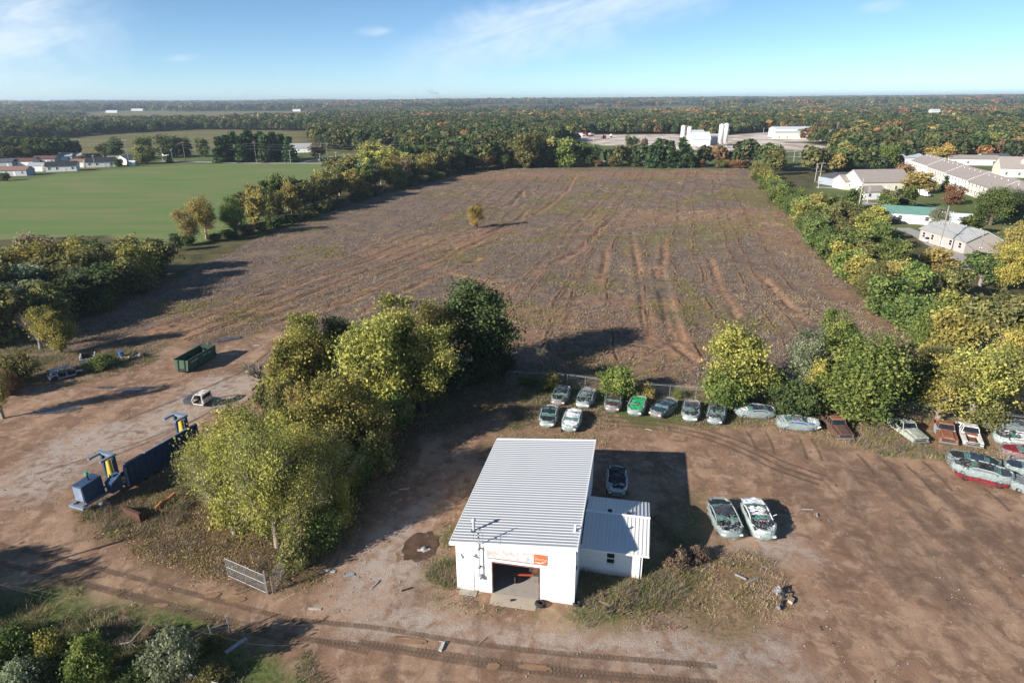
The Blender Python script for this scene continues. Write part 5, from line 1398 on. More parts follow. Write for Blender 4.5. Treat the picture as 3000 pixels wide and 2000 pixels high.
# ------------------------------------------------------------------ green roll-off dumpster
m_dgreen = worn('dumpster_green', (0.045, 0.095, 0.055), (0.085, 0.08, 0.055), 0.5, 1.4, 0.6)
m_dletter = worn('faded_grey_letter', (0.36, 0.42, 0.42), (0.12, 0.2, 0.16), 0.8, 9, 0.7)
dm = empty('dumpster', (-46.95, 83.85, 0), R(78.7), 'green roll-off dumpster half filled with scrap in the left yard', 'dumpster')
DL, DW, DH = 6.2, 2.25, 1.85
for s in (-1, 1):
    sw_ = MB().hexa([(0, s * 1.02 - 0.03, 0.28), (DL - 0.25, s * 1.02 - 0.03, 0.28), (DL - 0.25, s * 1.02 + 0.03, 0.28), (0, s * 1.02 + 0.03, 0.28),
               (0, s * DW / 2 - 0.03, DH), (DL, s * DW / 2 - 0.03, DH), (DL, s * DW / 2 + 0.03, DH), (0, s * DW / 2 + 0.03, DH)]).build('side_wall', m_dgreen, dm)
    MB().box(-0.04, DL, s * DW / 2 - 0.06, s * DW / 2 + 0.06, DH, DH + 0.09).build('top_rail', m_dgreen, dm)
    for x in (2.05, 4.1):
        MB().hexa([(x, s * 1.08 - 0.05, 0.28), (x + 0.12, s * 1.08 - 0.05, 0.28), (x + 0.12, s * 1.08 + 0.05, 0.28), (x, s * 1.08 + 0.05, 0.28),
                   (x, s * 1.18 - 0.05, DH), (x + 0.12, s * 1.18 - 0.05, DH), (x + 0.12, s * 1.18 + 0.05, DH), (x, s * 1.18 + 0.05, DH)]).build('side_rib', m_dgreen, dm)
    MB().box(0.05, DL - 0.3, s * 0.48 - 0.06, s * 0.48 + 0.06, 0.06, 0.26).build('ground_rail', m_dark, dm)
MB().hexa([(-0.25, -1.0, 0.3), (-0.19, -1.0, 0.3), (-0.19, 1.0, 0.3), (-0.25, 1.0, 0.3), (-0.04, -1.1, DH), (0.02, -1.1, DH), (0.02, 1.1, DH), (-0.04, 1.1, DH)]).build('front_wall', m_dgreen, dm)
for y in (-0.55, 0.5): MB().hexa([(-0.36, y - 0.07, 0.1), (-0.20, y - 0.07, 0.1), (-0.20, y + 0.07, 0.1), (-0.36, y + 0.07, 0.1), (-0.15, y - 0.07, DH), (-0.0, y - 0.07, DH), (-0.0, y + 0.07, DH), (-0.15, y + 0.07, DH)]).build('front_post', m_dark, dm)
MB().box(-0.30, -0.2, -0.35, 0.3, 0.12, 0.62).build('hook_opening', m_dark, dm)
MB().box(DL - 0.02, DL + 0.05, -1.08, 1.08, 0.3, DH).build('rear_gate', m_dgreen, dm)
MB().box(0.0, DL, -1.0, 1.0, 0.24, 0.3).build('floor', m_dark, dm)
MB().hexa([(4.7, -1.05, DH - 0.04), (DL, -1.08, DH - 0.02), (DL, 1.08, DH - 0.02), (5.6, 1.05, DH - 0.04), (4.7, -1.05, DH + 0.02), (DL, -1.08, DH + 0.04), (DL, 1.08, DH + 0.04), (5.6, 1.05, DH + 0.02)]).build('rear_cover', m_dgreen, dm)
for x in (0.6, 3.3):
    for q in range(7): MB().obox((x + 0.25 * q, -1.135, 1.42), 0.19, 0.012, 0.2 + 0.05 * (q % 2), (R(4), 0, 0)).build('worn_lettering', m_dletter, dm)
rg = np.random.default_rng(12)
junk(rg, 45, 0.3, 4.6, -0.9, 0.9, 0.45, 1.25, 0.08, 0.5).build('scrap', m_guts, tag(empty('scrap_load', (-46.95, 83.85, 0), R(78.7)), 'tangled grey scrap metal lying inside the green dumpster', 'scrap'))

# ------------------------------------------------------------------ blue mobile car crusher
m_blue = worn('crusher_blue', (0.030, 0.065, 0.135), (0.10, 0.12, 0.15), 0.5, 1.6, 0.55)
m_lblue = worn('faded_blue', (0.17, 0.225, 0.30), (0.30, 0.33, 0.36), 0.6, 2.0, 0.6)
m_yel = worn('cylinder_yellow', (0.50, 0.38, 0.06), (0.36, 0.25, 0.05), 0.5, 2.5, 0.5)
m_teal = worn('teal_cap', (0.02, 0.36, 0.22), (0.05, 0.2, 0.14), 0.4)
cr = empty('car_crusher', (-38.05, 54.1, 0), R(69), 'blue mobile car crusher with yellow hydraulic cylinders at the thicket edge', 'crusher')
CL = 8.6
cr.scale = (1.06, 1.06, 1.38)
MB().box(0, CL, -0.06, 0.06, 0.35, 2.15).build('deck_wall', m_blue, cr)
MB().box(0, CL, 1.9, 2.02, 0.35, 0.8).build('far_curb', m_blue, cr)
MB().box(0, CL, 0.06, 1.9, 0.35, 0.6).build('deck', m_dark, cr)
x = 0.3
while x < CL - 0.2:
    MB().box(x, x + 0.10, -0.16, -0.06, 0.35, 2.12).build('wall_rib', m_blue, cr); x += 0.62
for k, x in enumerate((0.1, 2.3, 4.4, 6.5)): MB().box(x, x + 2.0, -0.09, 0.10, 2.15, 2.22).build('wall_cap', m_lblue, cr)
for nm, x in (('tower', -0.55), ('tower', CL - 1.0)):
    tw = empty('tower', (x, 0, 0), 0, parent=cr)
    for y in (0.1, 1.5): MB().box(-0.14, 0.14, y, y + 0.22, 0.3, 3.1).build('tower_leg', m_blue, tw)
    MB().box(-0.2, 0.2, 0.02, 1.9, 3.1, 3.26).box(-1.3, -0.2, 0.02, 0.26, 3.1, 3.24).box(-1.3, -0.2, 1.5, 1.74, 3.1, 3.24).build('tower_head', m_lblue, tw)
    MB().cyl((-0.32, 0.45, 0.75), 0.17, 2.2, 14).build('hydraulic_cylinder', m_yel, tw)
    MB().hexa([(-0.28, 0.75, 0.9), (-0.2, 0.75, 0.9), (-0.2, 1.25, 0.9), (-0.28, 1.25, 0.9), (-0.28, 0.72, 2.7), (-0.2, 0.72, 2.7), (-0.2, 0.98, 2.7), (-0.28, 0.98, 2.7)]).build('cylinder_guard', m_yel, tw)
    MB().cyl((-0.32, 0.45, 0.55), 0.07, 0.25, 10).build('piston_rod', m_chrome, tw)
MB().hexa([(-0.12, -0.3, 0.5), (0.02, -0.3, 0.5), (0.02, -0.06, 0.5), (-0.12, -0.06, 0.5), (-0.12, -0.3, 2.0), (0.02, -0.3, 2.0), (0.02, -0.06, 2.0), (-0.12, -0.06, 2.0)]).build('end_plate', m_lblue, cr)
eh = empty('engine_unit', (-2.75, 1.15, 0), 0, parent=cr)
MB().hexa([(-0.95, -0.65, 0.72), (0.95, -0.65, 0.72), (0.95, 0.65, 0.72), (-0.95, 0.65, 0.72), (-0.95, -0.58, 1.95), (0.95, -0.58, 2.05), (0.95, 0.58, 2.05), (-0.95, 0.58, 1.95)]).build('engine_housing', m_blue, eh)
MB().box(-1.0, -0.955, -0.52, 0.52, 0.82, 1.85).build('radiator_grille', m_lblue, eh)
MB().cyl((0.1, -0.1, 1.98), 0.07, 0.5, 10).build('stack', m_dark, eh)
MB().cyl((0.1, -0.1, 2.44), 0.17, 0.18, 12, 'z', 0.12).build('stack_cap', m_teal, eh)
MB().hexa([(-1.75, -0.35, 0.7), (-0.75, -0.35, 0.7), (-0.75, 0.25, 0.7), (-1.75, 0.25, 0.7), (-1.85, -0.6, 1.55), (-0.75, -0.6, 1.95), (-0.75, 0.3, 1.95), (-1.85, 0.3, 1.55)]).build('oil_tank', m_blue, cr)
MB().box(-4.1, 0, 0.45, 0.65, 0.5, 0.68).box(-4.1, 0, 1.6, 1.8, 0.5, 0.68).build('chassis_rail', m_lblue, cr)
MB().box(-4.25, -3.95, 0.25, 2.0, 0.45, 0.62).build('front_beam', m_lblue, cr)
wl = empty('spare_wheel', (-2.6, 0.0, 0.36), 0, parent=cr)
MB().cyl((0, 0, -0.1), 0.42, 0.2, 20).build('tyre', m_lblue, wl, rot=(R(-28), 0, 0)); MB().cyl((0, 0, 0.1), 0.34, 0.04, 20).build('disc', m_yel, wl, rot=(R(-28), 0, 0))
for x in (2.0, 3.2, 6.4, 7.6):
    wl = empty('wheel', (x, 0.1, 0.42), 0, parent=cr); MB().torus((0, 0, 0), 0.30, 0.12, 'y', 16, 6).build('tyre', m_tyre, wl); MB().cyl((0, -0.08, 0), 0.2, 0.16, 12, 'y').build('rim', m_rust, wl)

# rusty loader bucket and orange bracket in the weeds
m_rust2 = worn('dark_rust', (0.095, 0.048, 0.030), (0.05, 0.03, 0.022), 0.8, 3.0, 0.9)
bx, by = G(412, 1530)
bk = empty('loader_bucket', (bx, by, 0), R(62), 'rusty steel loader bucket lying open in the weeds by the crusher', 'bucket')
MB().box(-0.06, 0.06, -0.1, 2.3, 0.05, 0.9).build('bucket_back', m_rust2, bk)
for y in (-0.1, 2.24): MB().prism([(0, 0.05), (0.9, 0.05), (1.0, 0.2), (0.25, 0.95), (0, 0.95)], 'y', y, y + 0.06).build('bucket_side', m_rust2, bk)
MB().box(0, 0.95, -0.1, 2.3, 0.0, 0.05).build('bucket_floor', m_dark, bk)
MB().box(-0.12, 0.16, -0.14, 2.34, 0.9, 1.02).build('bucket_lip', m_rust2, bk)
bx, by = G(487, 1478)
m_org = worn('equipment_orange', (0.30, 0.135, 0.045), (0.13, 0.07, 0.035), 0.8)
m_rust2 = worn('dark_rust', (0.095, 0.048, 0.030), (0.05, 0.03, 0.022), 0.8, 3.0, 0.9)
bk = empty('orange_loader_boom', (bx, by, 0), R(30), 'orange loader arm half hidden by the thicket beside the bucket', 'loader arm')
MB().tube([(-0.9, -0.5, 0.1), (-0.3, -0.1, 0.45), (0.2, 0.1, 0.5), (0.9, 0.4, 0.75)], [0.28, 0.2, 0.12, 0.2], 8).build('arm', m_org, bk)
MB().cyl((0.15, -0.05, 0.4), 0.1, 0.35, 10, 'y').build('pivot_pin', m_org, bk)

# ------------------------------------------------------------------ scrap along the left weeds
def scrap_pile(px, py, label, seed, n, sx, sy, h, mat):
    x, y = G(px, py); o = empty('scrap_pile', (x, y, 0), 0.4, label, 'scrap', 'scrap along the left weeds')
    rg = np.random.default_rng(seed)
    junk(rg, n, -sx, sx, -sy, sy, 0.08, h, 0.12, 0.55).build('metal_pieces', mat, o)
    crumple(rg, -sx * 0.8, sx * 0.5, -sy * 0.8, sy * 0.4, 0.25, h * 0.8, 0.08, 6, 6).build('bent_panel', m_lblue if seed % 2 else m_pipe, o)
    return o
scrap_pile(310, 1068, 'grey scrap heap with a white post beside the pickup bed', 31, 18, 1.2, 0.7, 0.7, m_guts)
scrap_pile(395, 1050, 'dark scrap heap at the far end of the left weeds', 32, 26, 1.6, 0.8, 0.8, m_guts)
x, y = G(357, 1046); o = empty('drum', (x, y, 0), 0, 'dented blue drum standing among the left scrap', 'drum')
MB().cyl((0, 0, 0), 0.34, 0.9, 18).build('barrel', PC['blue'], o)
for z in (0.02, 0.3, 0.6, 0.86): MB().torus((0, 0, z), 0.34, 0.02, 'z', 18, 5).build('hoop', PC['blue'], o)
x, y = G(366, 1060); o = empty('sheet_panel', (x, y, 0.3), R(6), 'yellow-tan sheet metal panel leaning in the left weeds', 'panel')
MB().obox((0, 0, 0.2), 1.4, 0.05, 0.75, (R(-40), 0, 0)).build('sheet', worn('tan_yellow_sheet', (0.38, 0.30, 0.12), (0.2, 0.15, 0.08)), o)
MB().obox((0, -0.28, 0.48), 1.42, 0.06, 0.05, (R(-40), 0, 0)).build('folded_edge', worn('tan_yellow_sheet', (0.38, 0.30, 0.12)), o)
x, y = G(292, 1075); o = empty('scrap_board', (x, y, 0), R(8), 'upright white post with grey board beside the scrap heap', 'panel')
MB().box(-0.1, 0.1, -0.06, 0.06, 0, 1.25).build('post', m_trim, o); MB().obox((0.9, 0.1, 0.45), 1.5, 0.07, 0.75, (R(-12), 0, 0)).build('board', worn('grey_brown_board', (0.22, 0.19, 0.17)), o)

# ------------------------------------------------------------------ chain-link: woven diamond wire as real strands
m_galv = worn('galvanised_wire', (0.30, 0.31, 0.32), (0.20, 0.20, 0.20), 0.4, 4, 0.5, 0.3)
def chain(L, H, pitch, wire, z0=0.05):
    """diamond mesh in the XZ plane"""
    b = MB(); s = pitch
    k = -int(H / s) - 1
    while k * s < L:
        for sg in (1, -1):
            # line x = k*s + (z) (or mirrored)
            x0, za, x1, zb = (k * s, 0.0, k * s + H, H) if sg == 1 else (k * s + H, 0.0, k * s, H)
            pts = []
            t0, t1 = 0.0, 1.0
            dx = x1 - x0
            lo = (0 - x0) / dx; hi = (L - x0) / dx
            if lo > hi: lo, hi = hi, lo
            t0, t1 = max(0, lo), min(1, hi)
            if t1 - t0 < 0.02: continue
            p = (x0 + dx * t0, 0.004 * sg, z0 + H * t0); q = (x0 + dx * t1, 0.004 * sg, z0 + H * t1)
            b.tube([p, q], wire, 3, False)
        k += 1
    return b
def fence_run(name, pts, H, label, cat, pitch=0.24, wire=0.004, barbed=True, post_r=0.03):
    o = empty(name, (pts[0][0], pts[0][1], 0), 0, label, cat)
    ox, oy = pts[0]
    for i in range(len(pts) - 1):
        a, b = Vector(pts[i]), Vector(pts[i + 1]); d = b - a; L = d.length; ang = math.atan2(d.y, d.x)
        n = max(1, round(L / 3.0))
        for k in range(n + (1 if i == len(pts) - 2 else 0)):
            p = a + d * (k / n)
            ps = MB().cyl((0, 0, -0.1), post_r, H + 0.12, 8)
            if barbed: ps.tube([(0, 0, H), (0.0, -0.22, H + 0.32)], 0.015, 5)
            ps.build('post', m_galv, o, loc=(p.x - ox, p.y - oy, 0), rot=(0, 0, ang))
        MB().tube([(0, 0, H), (L, 0, H)], 0.026, 6).build('top_rail', m_galv, o, loc=(a.x - ox, a.y - oy, 0), rot=(0, 0, ang))
        chain(L, H - 0.08, pitch, wire).build('wire_mesh', m_galv, o, loc=(a.x - ox, a.y - oy, 0), rot=(0, 0, ang))
        if barbed:
            for q in (0.33, 0.66, 1.0):
                MB().tube([(0, -0.22 * q, H + 0.32 * q), (L / 2, -0.22 * q, H + 0.32 * q - 0.03), (L, -0.22 * q, H + 0.32 * q)], 0.006, 3).build('barbed_wire', m_galv, o, loc=(a.x - ox, a.y - oy, 0), rot=(0, 0, ang))
    return o
FB = [G(*p, 1.9) for p in ((1485, 1088), (1663, 1098), (1768, 1111), (1888, 1125), (2041, 1134), (2209, 1146), (2300, 1153), (2520, 1172), (2760, 1192), (3030, 1225))]
fence_run('chain_link_fence', FB, 1.9, 'galvanised chain-link fence with barbed wire behind the wrapped cars', 'fence')
# swung-open gate by the thicket
ga_, gb_ = Vector(G(669, 1688)), Vector(G(781, 1738))
d = gb_ - ga_; L = d.length; gt = empty('chain_link_gate', (ga_.x, ga_.y, 0), math.atan2(d.y, d.x), 'open chain-link gate panel standing below the largest near tree', 'gate')
for x in (0.0, L * 0.5, L): MB().cyl((x, 0, 0.08), 0.028, 1.75, 8).build('gate_upright', m_galv, gt)
for z in (0.10, 0.98, 1.80): MB().tube([(0, 0, z), (L, 0, z)], 0.026, 6).build('gate_rail', m_galv, gt)
chain(L, 1.70, 0.10, 0.0036, 0.1).build('wire_mesh', m_galv, gt)
MB().cyl((L + 0.12, 0.02, -0.1), 0.06, 2.35, 10).build('gate_post', m_galv, gt)
for x in (L * 0.46, L * 0.56): MB().tube([(x, -0.03, 1.75), (x + 0.1, -0.03, 0.3)], 0.008, 4).build('brace_wire', m_galv, gt)
x0, y0 = G(800, 1738); x1, y1 = G(880, 1600)
fence_run('thicket_fence', [(x0, y0), (x1, y1)], 1.7, 'short chain-link run swallowed by brush behind the gate post', 'fence', 0.2, 0.003, False)
# leaning posts and wire at the bottom left
P1 = [G(*p) for p in ((678, 1855), (625, 1872), (560, 1905), (520, 1960))]
o = empty('leaning_fence', (*P1[0], 0), 0, 'leaning fence posts with slack mesh above the pale board', 'fence')
for k, (px, py) in enumerate(P1[:3]):
    MB().tube([(px - P1[0][0], py - P1[0][1], -0.1), (px - P1[0][0] - 0.18, py - P1[0][1] + 0.05, 1.55 - 0.25 * k)], 0.045, 7).build('post', m_galv, o)
for i in range(len(P1) - 1):
    a, b = Vector(P1[i]), Vector(P1[i + 1]); L = (b - a).length
    chain(L, 1.0, 0.2, 0.005).build('wire_mesh', m_galv, o, loc=(a.x - P1[0][0], a.y - P1[0][1], 0), rot=(R(-8), 0, math.atan2((b - a).y, (b - a).x)))
    MB().tube([(0, 0, 1.05), (L, 0, 1.0)], 0.02, 5).build('top_rail', m_galv, o, loc=(a.x - P1[0][0], a.y - P1[0][1], 0), rot=(0, 0, math.atan2((b - a).y, (b - a).x)))
# old road guard rails / white pipes
m_wpipe = worn('white_pipe', (0.62, 0.62, 0.62), (0.4, 0.38, 0.35), 0.5)
for (p, q, z, lab) in (((140, 1932), (205, 1945), 0.5, 'short end of white pipe rail by the feathery bush'), ((300, 1953), (440, 1952), 0.55, 'white pipe rail between the two bottom bushes'), ((545, 1970), (640, 2002), 0.55, 'white pipe rail running off the bottom edge')):
    a, b = Vector((*G(*p, z), z)), Vector((*G(*q, z), z))
    o = empty('pipe_rail', (a.x, a.y, 0), 0, lab, 'rail', 'white pipe rails')
    e = b - a
    for k in range(3): MB().tube([(0, 0.05 * k, z - 0.16 * k), (e.x, e.y + 0.05 * k, z - 0.16 * k)], 0.05 if k == 0 else 0.02, 8).build('pipe', m_wpipe, o)
    for f in (0.1, 0.9): MB().cyl((e.x * f, e.y * f, -0.1), 0.04, z + 0.1, 8).build('stand', m_wpipe, o)

# ------------------------------------------------------------------ overhead wires
def wire(pts, label, sag=0.3, rad=0.014, mat=None):
    p0 = Vector(pts[0]); b = MB()
    for i in range(len(pts) - 1):
        A, B = Vector(pts[i]), Vector(pts[i + 1]); q = []
        for k in range(13):
            f = k / 12; v_ = A.lerp(B, f); v_.z -= sag * 4 * f * (1 - f); q.append(v_ - p0)
        b.tube(q, rad, 4, False)
    o = b.build('overhead_wire', mat or m_dark); o.location = p0
    return tag(o, label, 'wire')
m_wirey = worn('weathered_cable', (0.13, 0.125, 0.12))
mx_, my_, mz_ = gw(1.93, -0.42, 5.6)
wire([(mx_, my_, mz_), (*G(1400, 2080, 7.0), 7.0)], 'thin service wire dropping from the garage mast to the foreground', 0.4, 0.008)
wire([(*G(-60, 1700, 7.5), 7.5), (*G(668, 1792, 7.0), 7.0), (*G(900, 1830, 6.9), 6.9)], 'upper pale wire crossing the bottom left corner', 0.3, 0.003, m_wirey)
wire([(*G(-60, 1695, 6.8), 6.8), (*G(640, 1860, 6.5), 6.5), (*G(850, 1888, 6.4), 6.4)], 'lower pale wire crossing the bottom left corner', 0.3, 0.003, m_wirey)

# ------------------------------------------------------------------ loose bits on the ground (each its own thing)
def plank(px, py, L, W, rz, label, mat, T=0.05, z=0.0, rx=0.0):
    L *= 0.85; W *= 0.75
    x, y = G(px, py); o = empty('plank', (x, y, z), R(rz), label, 'board', 'loose boards')
    MB().hexa([(-L / 2, -W / 2, 0.01), (L / 2, -W / 2 * 0.9, 0.01), (L / 2, W / 2, 0.01), (-L / 2, W / 2 * 0.95, 0.01), (-L / 2, -W / 2, T), (L / 2, -W / 2 * 0.9, T + 0.03), (L / 2, W / 2, T), (-L / 2, W / 2 * 0.95, T)]).build('board', mat, o, rot=(R(rx), 0, 0))
    return o
m_pw = worn('weathered_white_board', (0.46, 0.45, 0.44), (0.25, 0.22, 0.20), 0.8, 5); m_gw = worn('grey_board', (0.28, 0.28, 0.29), (0.16, 0.14, 0.13), 0.6)
m_wood = worn('pale_wood', (0.45, 0.36, 0.26), (0.25, 0.18, 0.12), 0.6); m_bb = worn('blue_grey_panel', (0.24, 0.29, 0.34), (0.16, 0.17, 0.18), 0.5)
plank(692, 1890, 1.9, 0.42, 52, 'pale blue-white board lying in shade by the leaning posts', m_pw, 0.06)
plank(967, 1672, 1.1, 0.35, -14, 'white board at the foot of the shaded drive', m_pw)
plank(1022, 1685, 1.0, 0.35, 20, 'blue-grey bent panel on the drive', m_bb, 0.05, 0, 8)
plank(1098, 1712, 1.2, 0.28, 62, 'dark grey strip on the drive, left of the garage', m_gw)
plank(1192, 1726, 1.0, 0.22, 24, 'black strip of trim nearest the garage corner', m_dark)
plank(922, 1783, 1.2, 0.25, -4, 'white scrap strip at the drive mouth', m_pw)
plank(1185, 1432, 1.3, 0.22, 12, 'white lath on the shaded drive beside the thicket', m_pw)
plank(1172, 1465, 0.5, 0.3, 70, 'small grey board on the shaded drive', m_gw)
plank(1785, 1772, 2.0, 0.16, -28, 'pale timber by the annex weeds, upper of two', m_wood, 0.1)
plank(1808, 1782, 1.7, 0.14, -26, 'pale timber by the annex weeds, lower of two', m_wood, 0.1)
plank(2205, 1700, 1.5, 0.18, 26, 'grey broken board in the dry grass right of the annex', m_gw, 0.08)
plank(2170, 1690, 1.1, 0.2, -40, 'short grey board crossing the broken one', m_gw, 0.12)
plank(2365, 1492, 1.2, 0.1, -4, 'thin white stick beyond the crushed white car', m_pw)
plank(2393, 1510, 0.5, 0.18, 75, 'grey block piece beyond the crushed white car', m_gw, 0.12)
plank(752, 1012, 1.4, 0.3, 4, 'white panel on the ground right of the dumpster', m_pw, 0.08)
plank(1660, 1262, 1.6, 0.5, 8, 'black plastic bumper cover in front of the wrapped cars', m_dark, 0.3, 0, 20)
plank(1900, 1258, 0.9, 0.1, -30, 'white lath in the tyre tracks', m_pw)
plank(1295, 1895, 0.9, 0.3, 75, 'curved grey-white fender piece on the muddy track', m_pw, 0.14)
plank(1412, 1878, 1.0, 0.07, 48, 'thin stick lying across the tyre tread', m_wood)
plank(1180, 1868, 1.4, 0.1, -10, 'pale plank half sunk in the muddy track', m_wood)
plank(1300, 1880, 0.8, 0.08, -14, 'short lath in the mud beside the plank', m_wood)
plank(1968, 1368, 0.5, 0.16, -50, 'small white scrap right of the garage shadow', m_pw, 0.1)
plank(1500, 1760, 0.3, 0.2, 10, 'crumpled black scrap on the apron edge', m_dark, 0.1, 0.05)
def seat_scrap(px, py, label, seed):
    x, y = G(px, py); o = empty('car_seat_scrap', (x, y, 0), 0.6, label, 'scrap'); rg = np.random.default_rng(seed)
    crumple(rg, -0.3, 0.3, -0.3, 0.3, 0.45, 0.3, 0.08, 7, 7, 0.2).build('seat_cushion', PC['charcoal'], o)
    crumple(rg, -0.25, 0.35, 0.25, 0.75, 0.3, 0.55, 0.07, 7, 7, 0.15).build('seat_back', m_gw, o)
    MB().tube([(-0.2, -0.2, 0.1), (-0.9, -0.5, 0.12), (-1.3, -0.55, 0.3)], [0.12, 0.1, 0.16], 6).build('torn_trim', PC['navy'], o)
    MB().obox((0.35, -0.55, 0.15), 0.6, 0.35, 0.22, (0.2, 0.1, 0.3)).build('foam', m_wood, o)
seat_scrap(2290, 1755, 'torn car seat and trim heap on the dry ground', 5)
for i, (px, py, r_, lab) in enumerate(((1690, 1770, 0.34, 'black tyre half hidden in the weeds by the annex corner'), (1808, 1775, 0.36, 'dark tyre lying by the pale timbers'), (1788, 1790, 0.34, 'second dark tyre touching the pale timbers'))):
    x, y = G(px, py); o = empty('tyre', (x, y, 0), 0, lab, 'tyre'); MB().torus((0, 0, 0.13), r_ * 0.7, 0.12, 'z', 18, 8).build('tread', m_tyre, o, smooth=True); MB().torus((0, 0, 0.13), r_ * 0.42, 0.03, 'z', 16, 5, 2.5).build('bead', m_dark, o)
x, y = G(1241, 1610); o = empty('hub_cap_scrap', (x, y, 0), 0.3, 'grey dome and white scrap lying in the damp patch', 'scrap')
MB().cyl((0, 0, 0), 0.3, 0.28, 14, 'z', 0.12).build('dome', m_gw, o, smooth=False); MB().obox((0.2, -0.15, 0.05), 0.7, 0.3, 0.06, (0, 0, 0.3)).build('flap', m_pw, o); MB().obox((-0.35, 0.0, 0.05), 0.4, 0.25, 0.06, (0, 0, -0.4)).build('flap', m_pw, o)
# fallen branches at the bottom left
x, y = G(385, 1890); o = empty('fallen_branch', (x, y, 0), 0, 'bare pale branch lying in the bottom left weeds', 'branch')
MB().tube([(-0.8, 0, 0.15), (0, 0, 0.3), (0.6, 0.5, 0.9), (0.9, 0.9, 1.3)], [0.05, 0.05, 0.03, 0.012], 5).build('limb', m_palebark, o)
for e in ((0.2, -0.6, 0.1), (0.9, -0.5, 0.15), (-0.2, -0.5, 0.5)): MB().tube([(0, 0, 0.3), e], [0.035, 0.01], 4).build('twig', m_palebark, o)
# ------------------------------------------------------------------ houses, plant, poles in the distance
WALLS = {k: worn('wall_' + k, c, tuple(x * 0.8 for x in c), 0.3, 0.5) for k, c in dict(white=(0.79, 0.78, 0.76), cream=(0.70, 0.66, 0.55), grey=(0.42, 0.42, 0.43), taupe=(0.45, 0.40, 0.37), pink=(0.66, 0.60, 0.56), bluegrey=(0.32, 0.36, 0.42)).items()}
ROOFS = {k: worn('roof_' + k, c, tuple(x * 0.75 for x in c), 0.5, 0.6, 0.9, fine=4) for k, c in dict(black=(0.028, 0.028, 0.033), brown=(0.31, 0.27, 0.245), maroon=(0.125, 0.06, 0.06), grey=(0.34, 0.345, 0.345), redbrown=(0.24, 0.14, 0.11), teal=(0.13, 0.26, 0.22), slate=(0.085, 0.09, 0.105), silver=(0.45, 0.49, 0.52), pale=(0.55, 0.60, 0.64)).items()}
def house(name, x, y, L, W, eave, ridge, rz, wall, roof, label, cat='house', group=None, wins=3, two=False, hip=False, z=None, door=True, dormers=0, vents=0):
    z0 = float(height(np.array([x]), np.array([y]))[0]) if z is None else z
    o = empty(name, (x, y, z0), rz, label, cat, group)
    l, w = L / 2, W / 2; ov = 0.35
    MB().prism([(-w, -0.4), (w, -0.4), (w, eave), (0, ridge - 0.12) if not hip else (0, eave), (-w, eave)], 'x', -l, l).build('walls', WALLS[wall], o)
    hx = l + ov - (W * 0.5 if hip else 0)
    for s in (-1, 1):
        sl_ = (ridge - eave) / w; ez = eave - sl_ * ov
        rb = MB().add([(-l - ov, s * (w + ov), ez), (l + ov, s * (w + ov), ez), (hx, 0, ridge), (-hx, 0, ridge), (-l - ov, s * (w + ov), ez + 0.14), (l + ov, s * (w + ov), ez + 0.14), (hx, 0, ridge + 0.14), (-hx, 0, ridge + 0.14)],
                      [(0, 3, 2, 1), (4, 5, 6, 7), (0, 1, 5, 4), (1, 2, 6, 5), (2, 3, 7, 6), (3, 0, 4, 7)])
        ro = rb.build('roof_slope', ROOFS[roof], o)
        if vents and s == -1:
            for k in range(vents):
                vx = -l + L * (k + 0.7) / (vents + 0.4); MB().cyl((vx, s * w * 0.22, ridge - sl_ * w * 0.22), 0.12, 0.55, 6).build('vent_pipe', m_trim, ro)
        if dormers and s == -1:
            for k in range(dormers):
                vx = -l * 0.3 + k * 3.2; zz = ridge - sl_ * w * 0.6
                MB().prism([(vx - 0.8, zz), (vx + 0.8, zz), (vx + 0.8, zz + 1.0), (vx, zz + 1.9), (vx - 0.8, zz + 1.0)], 'y', -w * 0.62, -w * 0.1).build('dormer', WALLS['cream'], ro)
        for zz in ([1.15] if not two else [1.1, 3.75]):
            for k in range(wins):
                wx = -l + L * (k + 0.5) / wins
                if door and k == wins // 2 and zz < 2: 
                    MB().box(wx - 0.48, wx + 0.48, s * (w + 0.03) - 0.03, s * (w + 0.03) + 0.03, 0.05, 2.1).build('door', m_trim, o); continue
                wi = MB().box(wx - 0.5, wx + 0.5, s * (w + 0.02) - 0.02, s * (w + 0.02) + 0.02, zz, zz + 1.15).build('window', m_glass, o)
                MB().box(wx - 0.6, wx - 0.5, s * (w + 0.03) - 0.03, s * (w + 0.03) + 0.03, zz - 0.08, zz + 1.23).box(wx + 0.5, wx + 0.6, s * (w + 0.03) - 0.03, s * (w + 0.03) + 0.03, zz - 0.08, zz + 1.23).box(wx - 0.5, wx + 0.5, s * (w + 0.03) - 0.03, s * (w + 0.03) + 0.03, zz + 0.53, zz + 0.6).build('window_frame', m_trim, wi)
    if not hip:
        for s in (-1, 1):
            MB().add([(s * (l + ov), -w - ov, eave - 0.3), (s * (l + ov), -w - ov, eave - 0.02), (s * (l + ov), 0, ridge + 0.13), (s * (l + ov), 0, ridge - 0.15), (s * (l + ov), w + ov, eave - 0.02), (s * (l + ov), w + ov, eave - 0.3)],
                     [(0, 1, 2, 3), (3, 2, 4, 5)]).build('gable_board', m_trim, o)
    else:
        for s in (-1, 1):
            sl_ = (ridge - eave) / w; ez = eave - sl_ * ov
            MB().add([(s * (l + ov), -w - ov, ez + 0.14), (s * (l + ov), w + ov, ez + 0.14), (s * hx, 0, ridge + 0.14)], [(0, 1, 2)]).build('hip_end', ROOFS[roof], o)
    return o
MH = 'mobile homes beyond the hay field'
def homes(rows):
    for (px, py, L, W, ev, rg_, rz, wa, ro, lab) in rows:
        x, y = G(px, py); house('mobile_home', x, y + W / 2, L, W, ev, rg_, R(rz), wa, ro, lab, 'house', MH, wins=4 if L > 11 else 2)
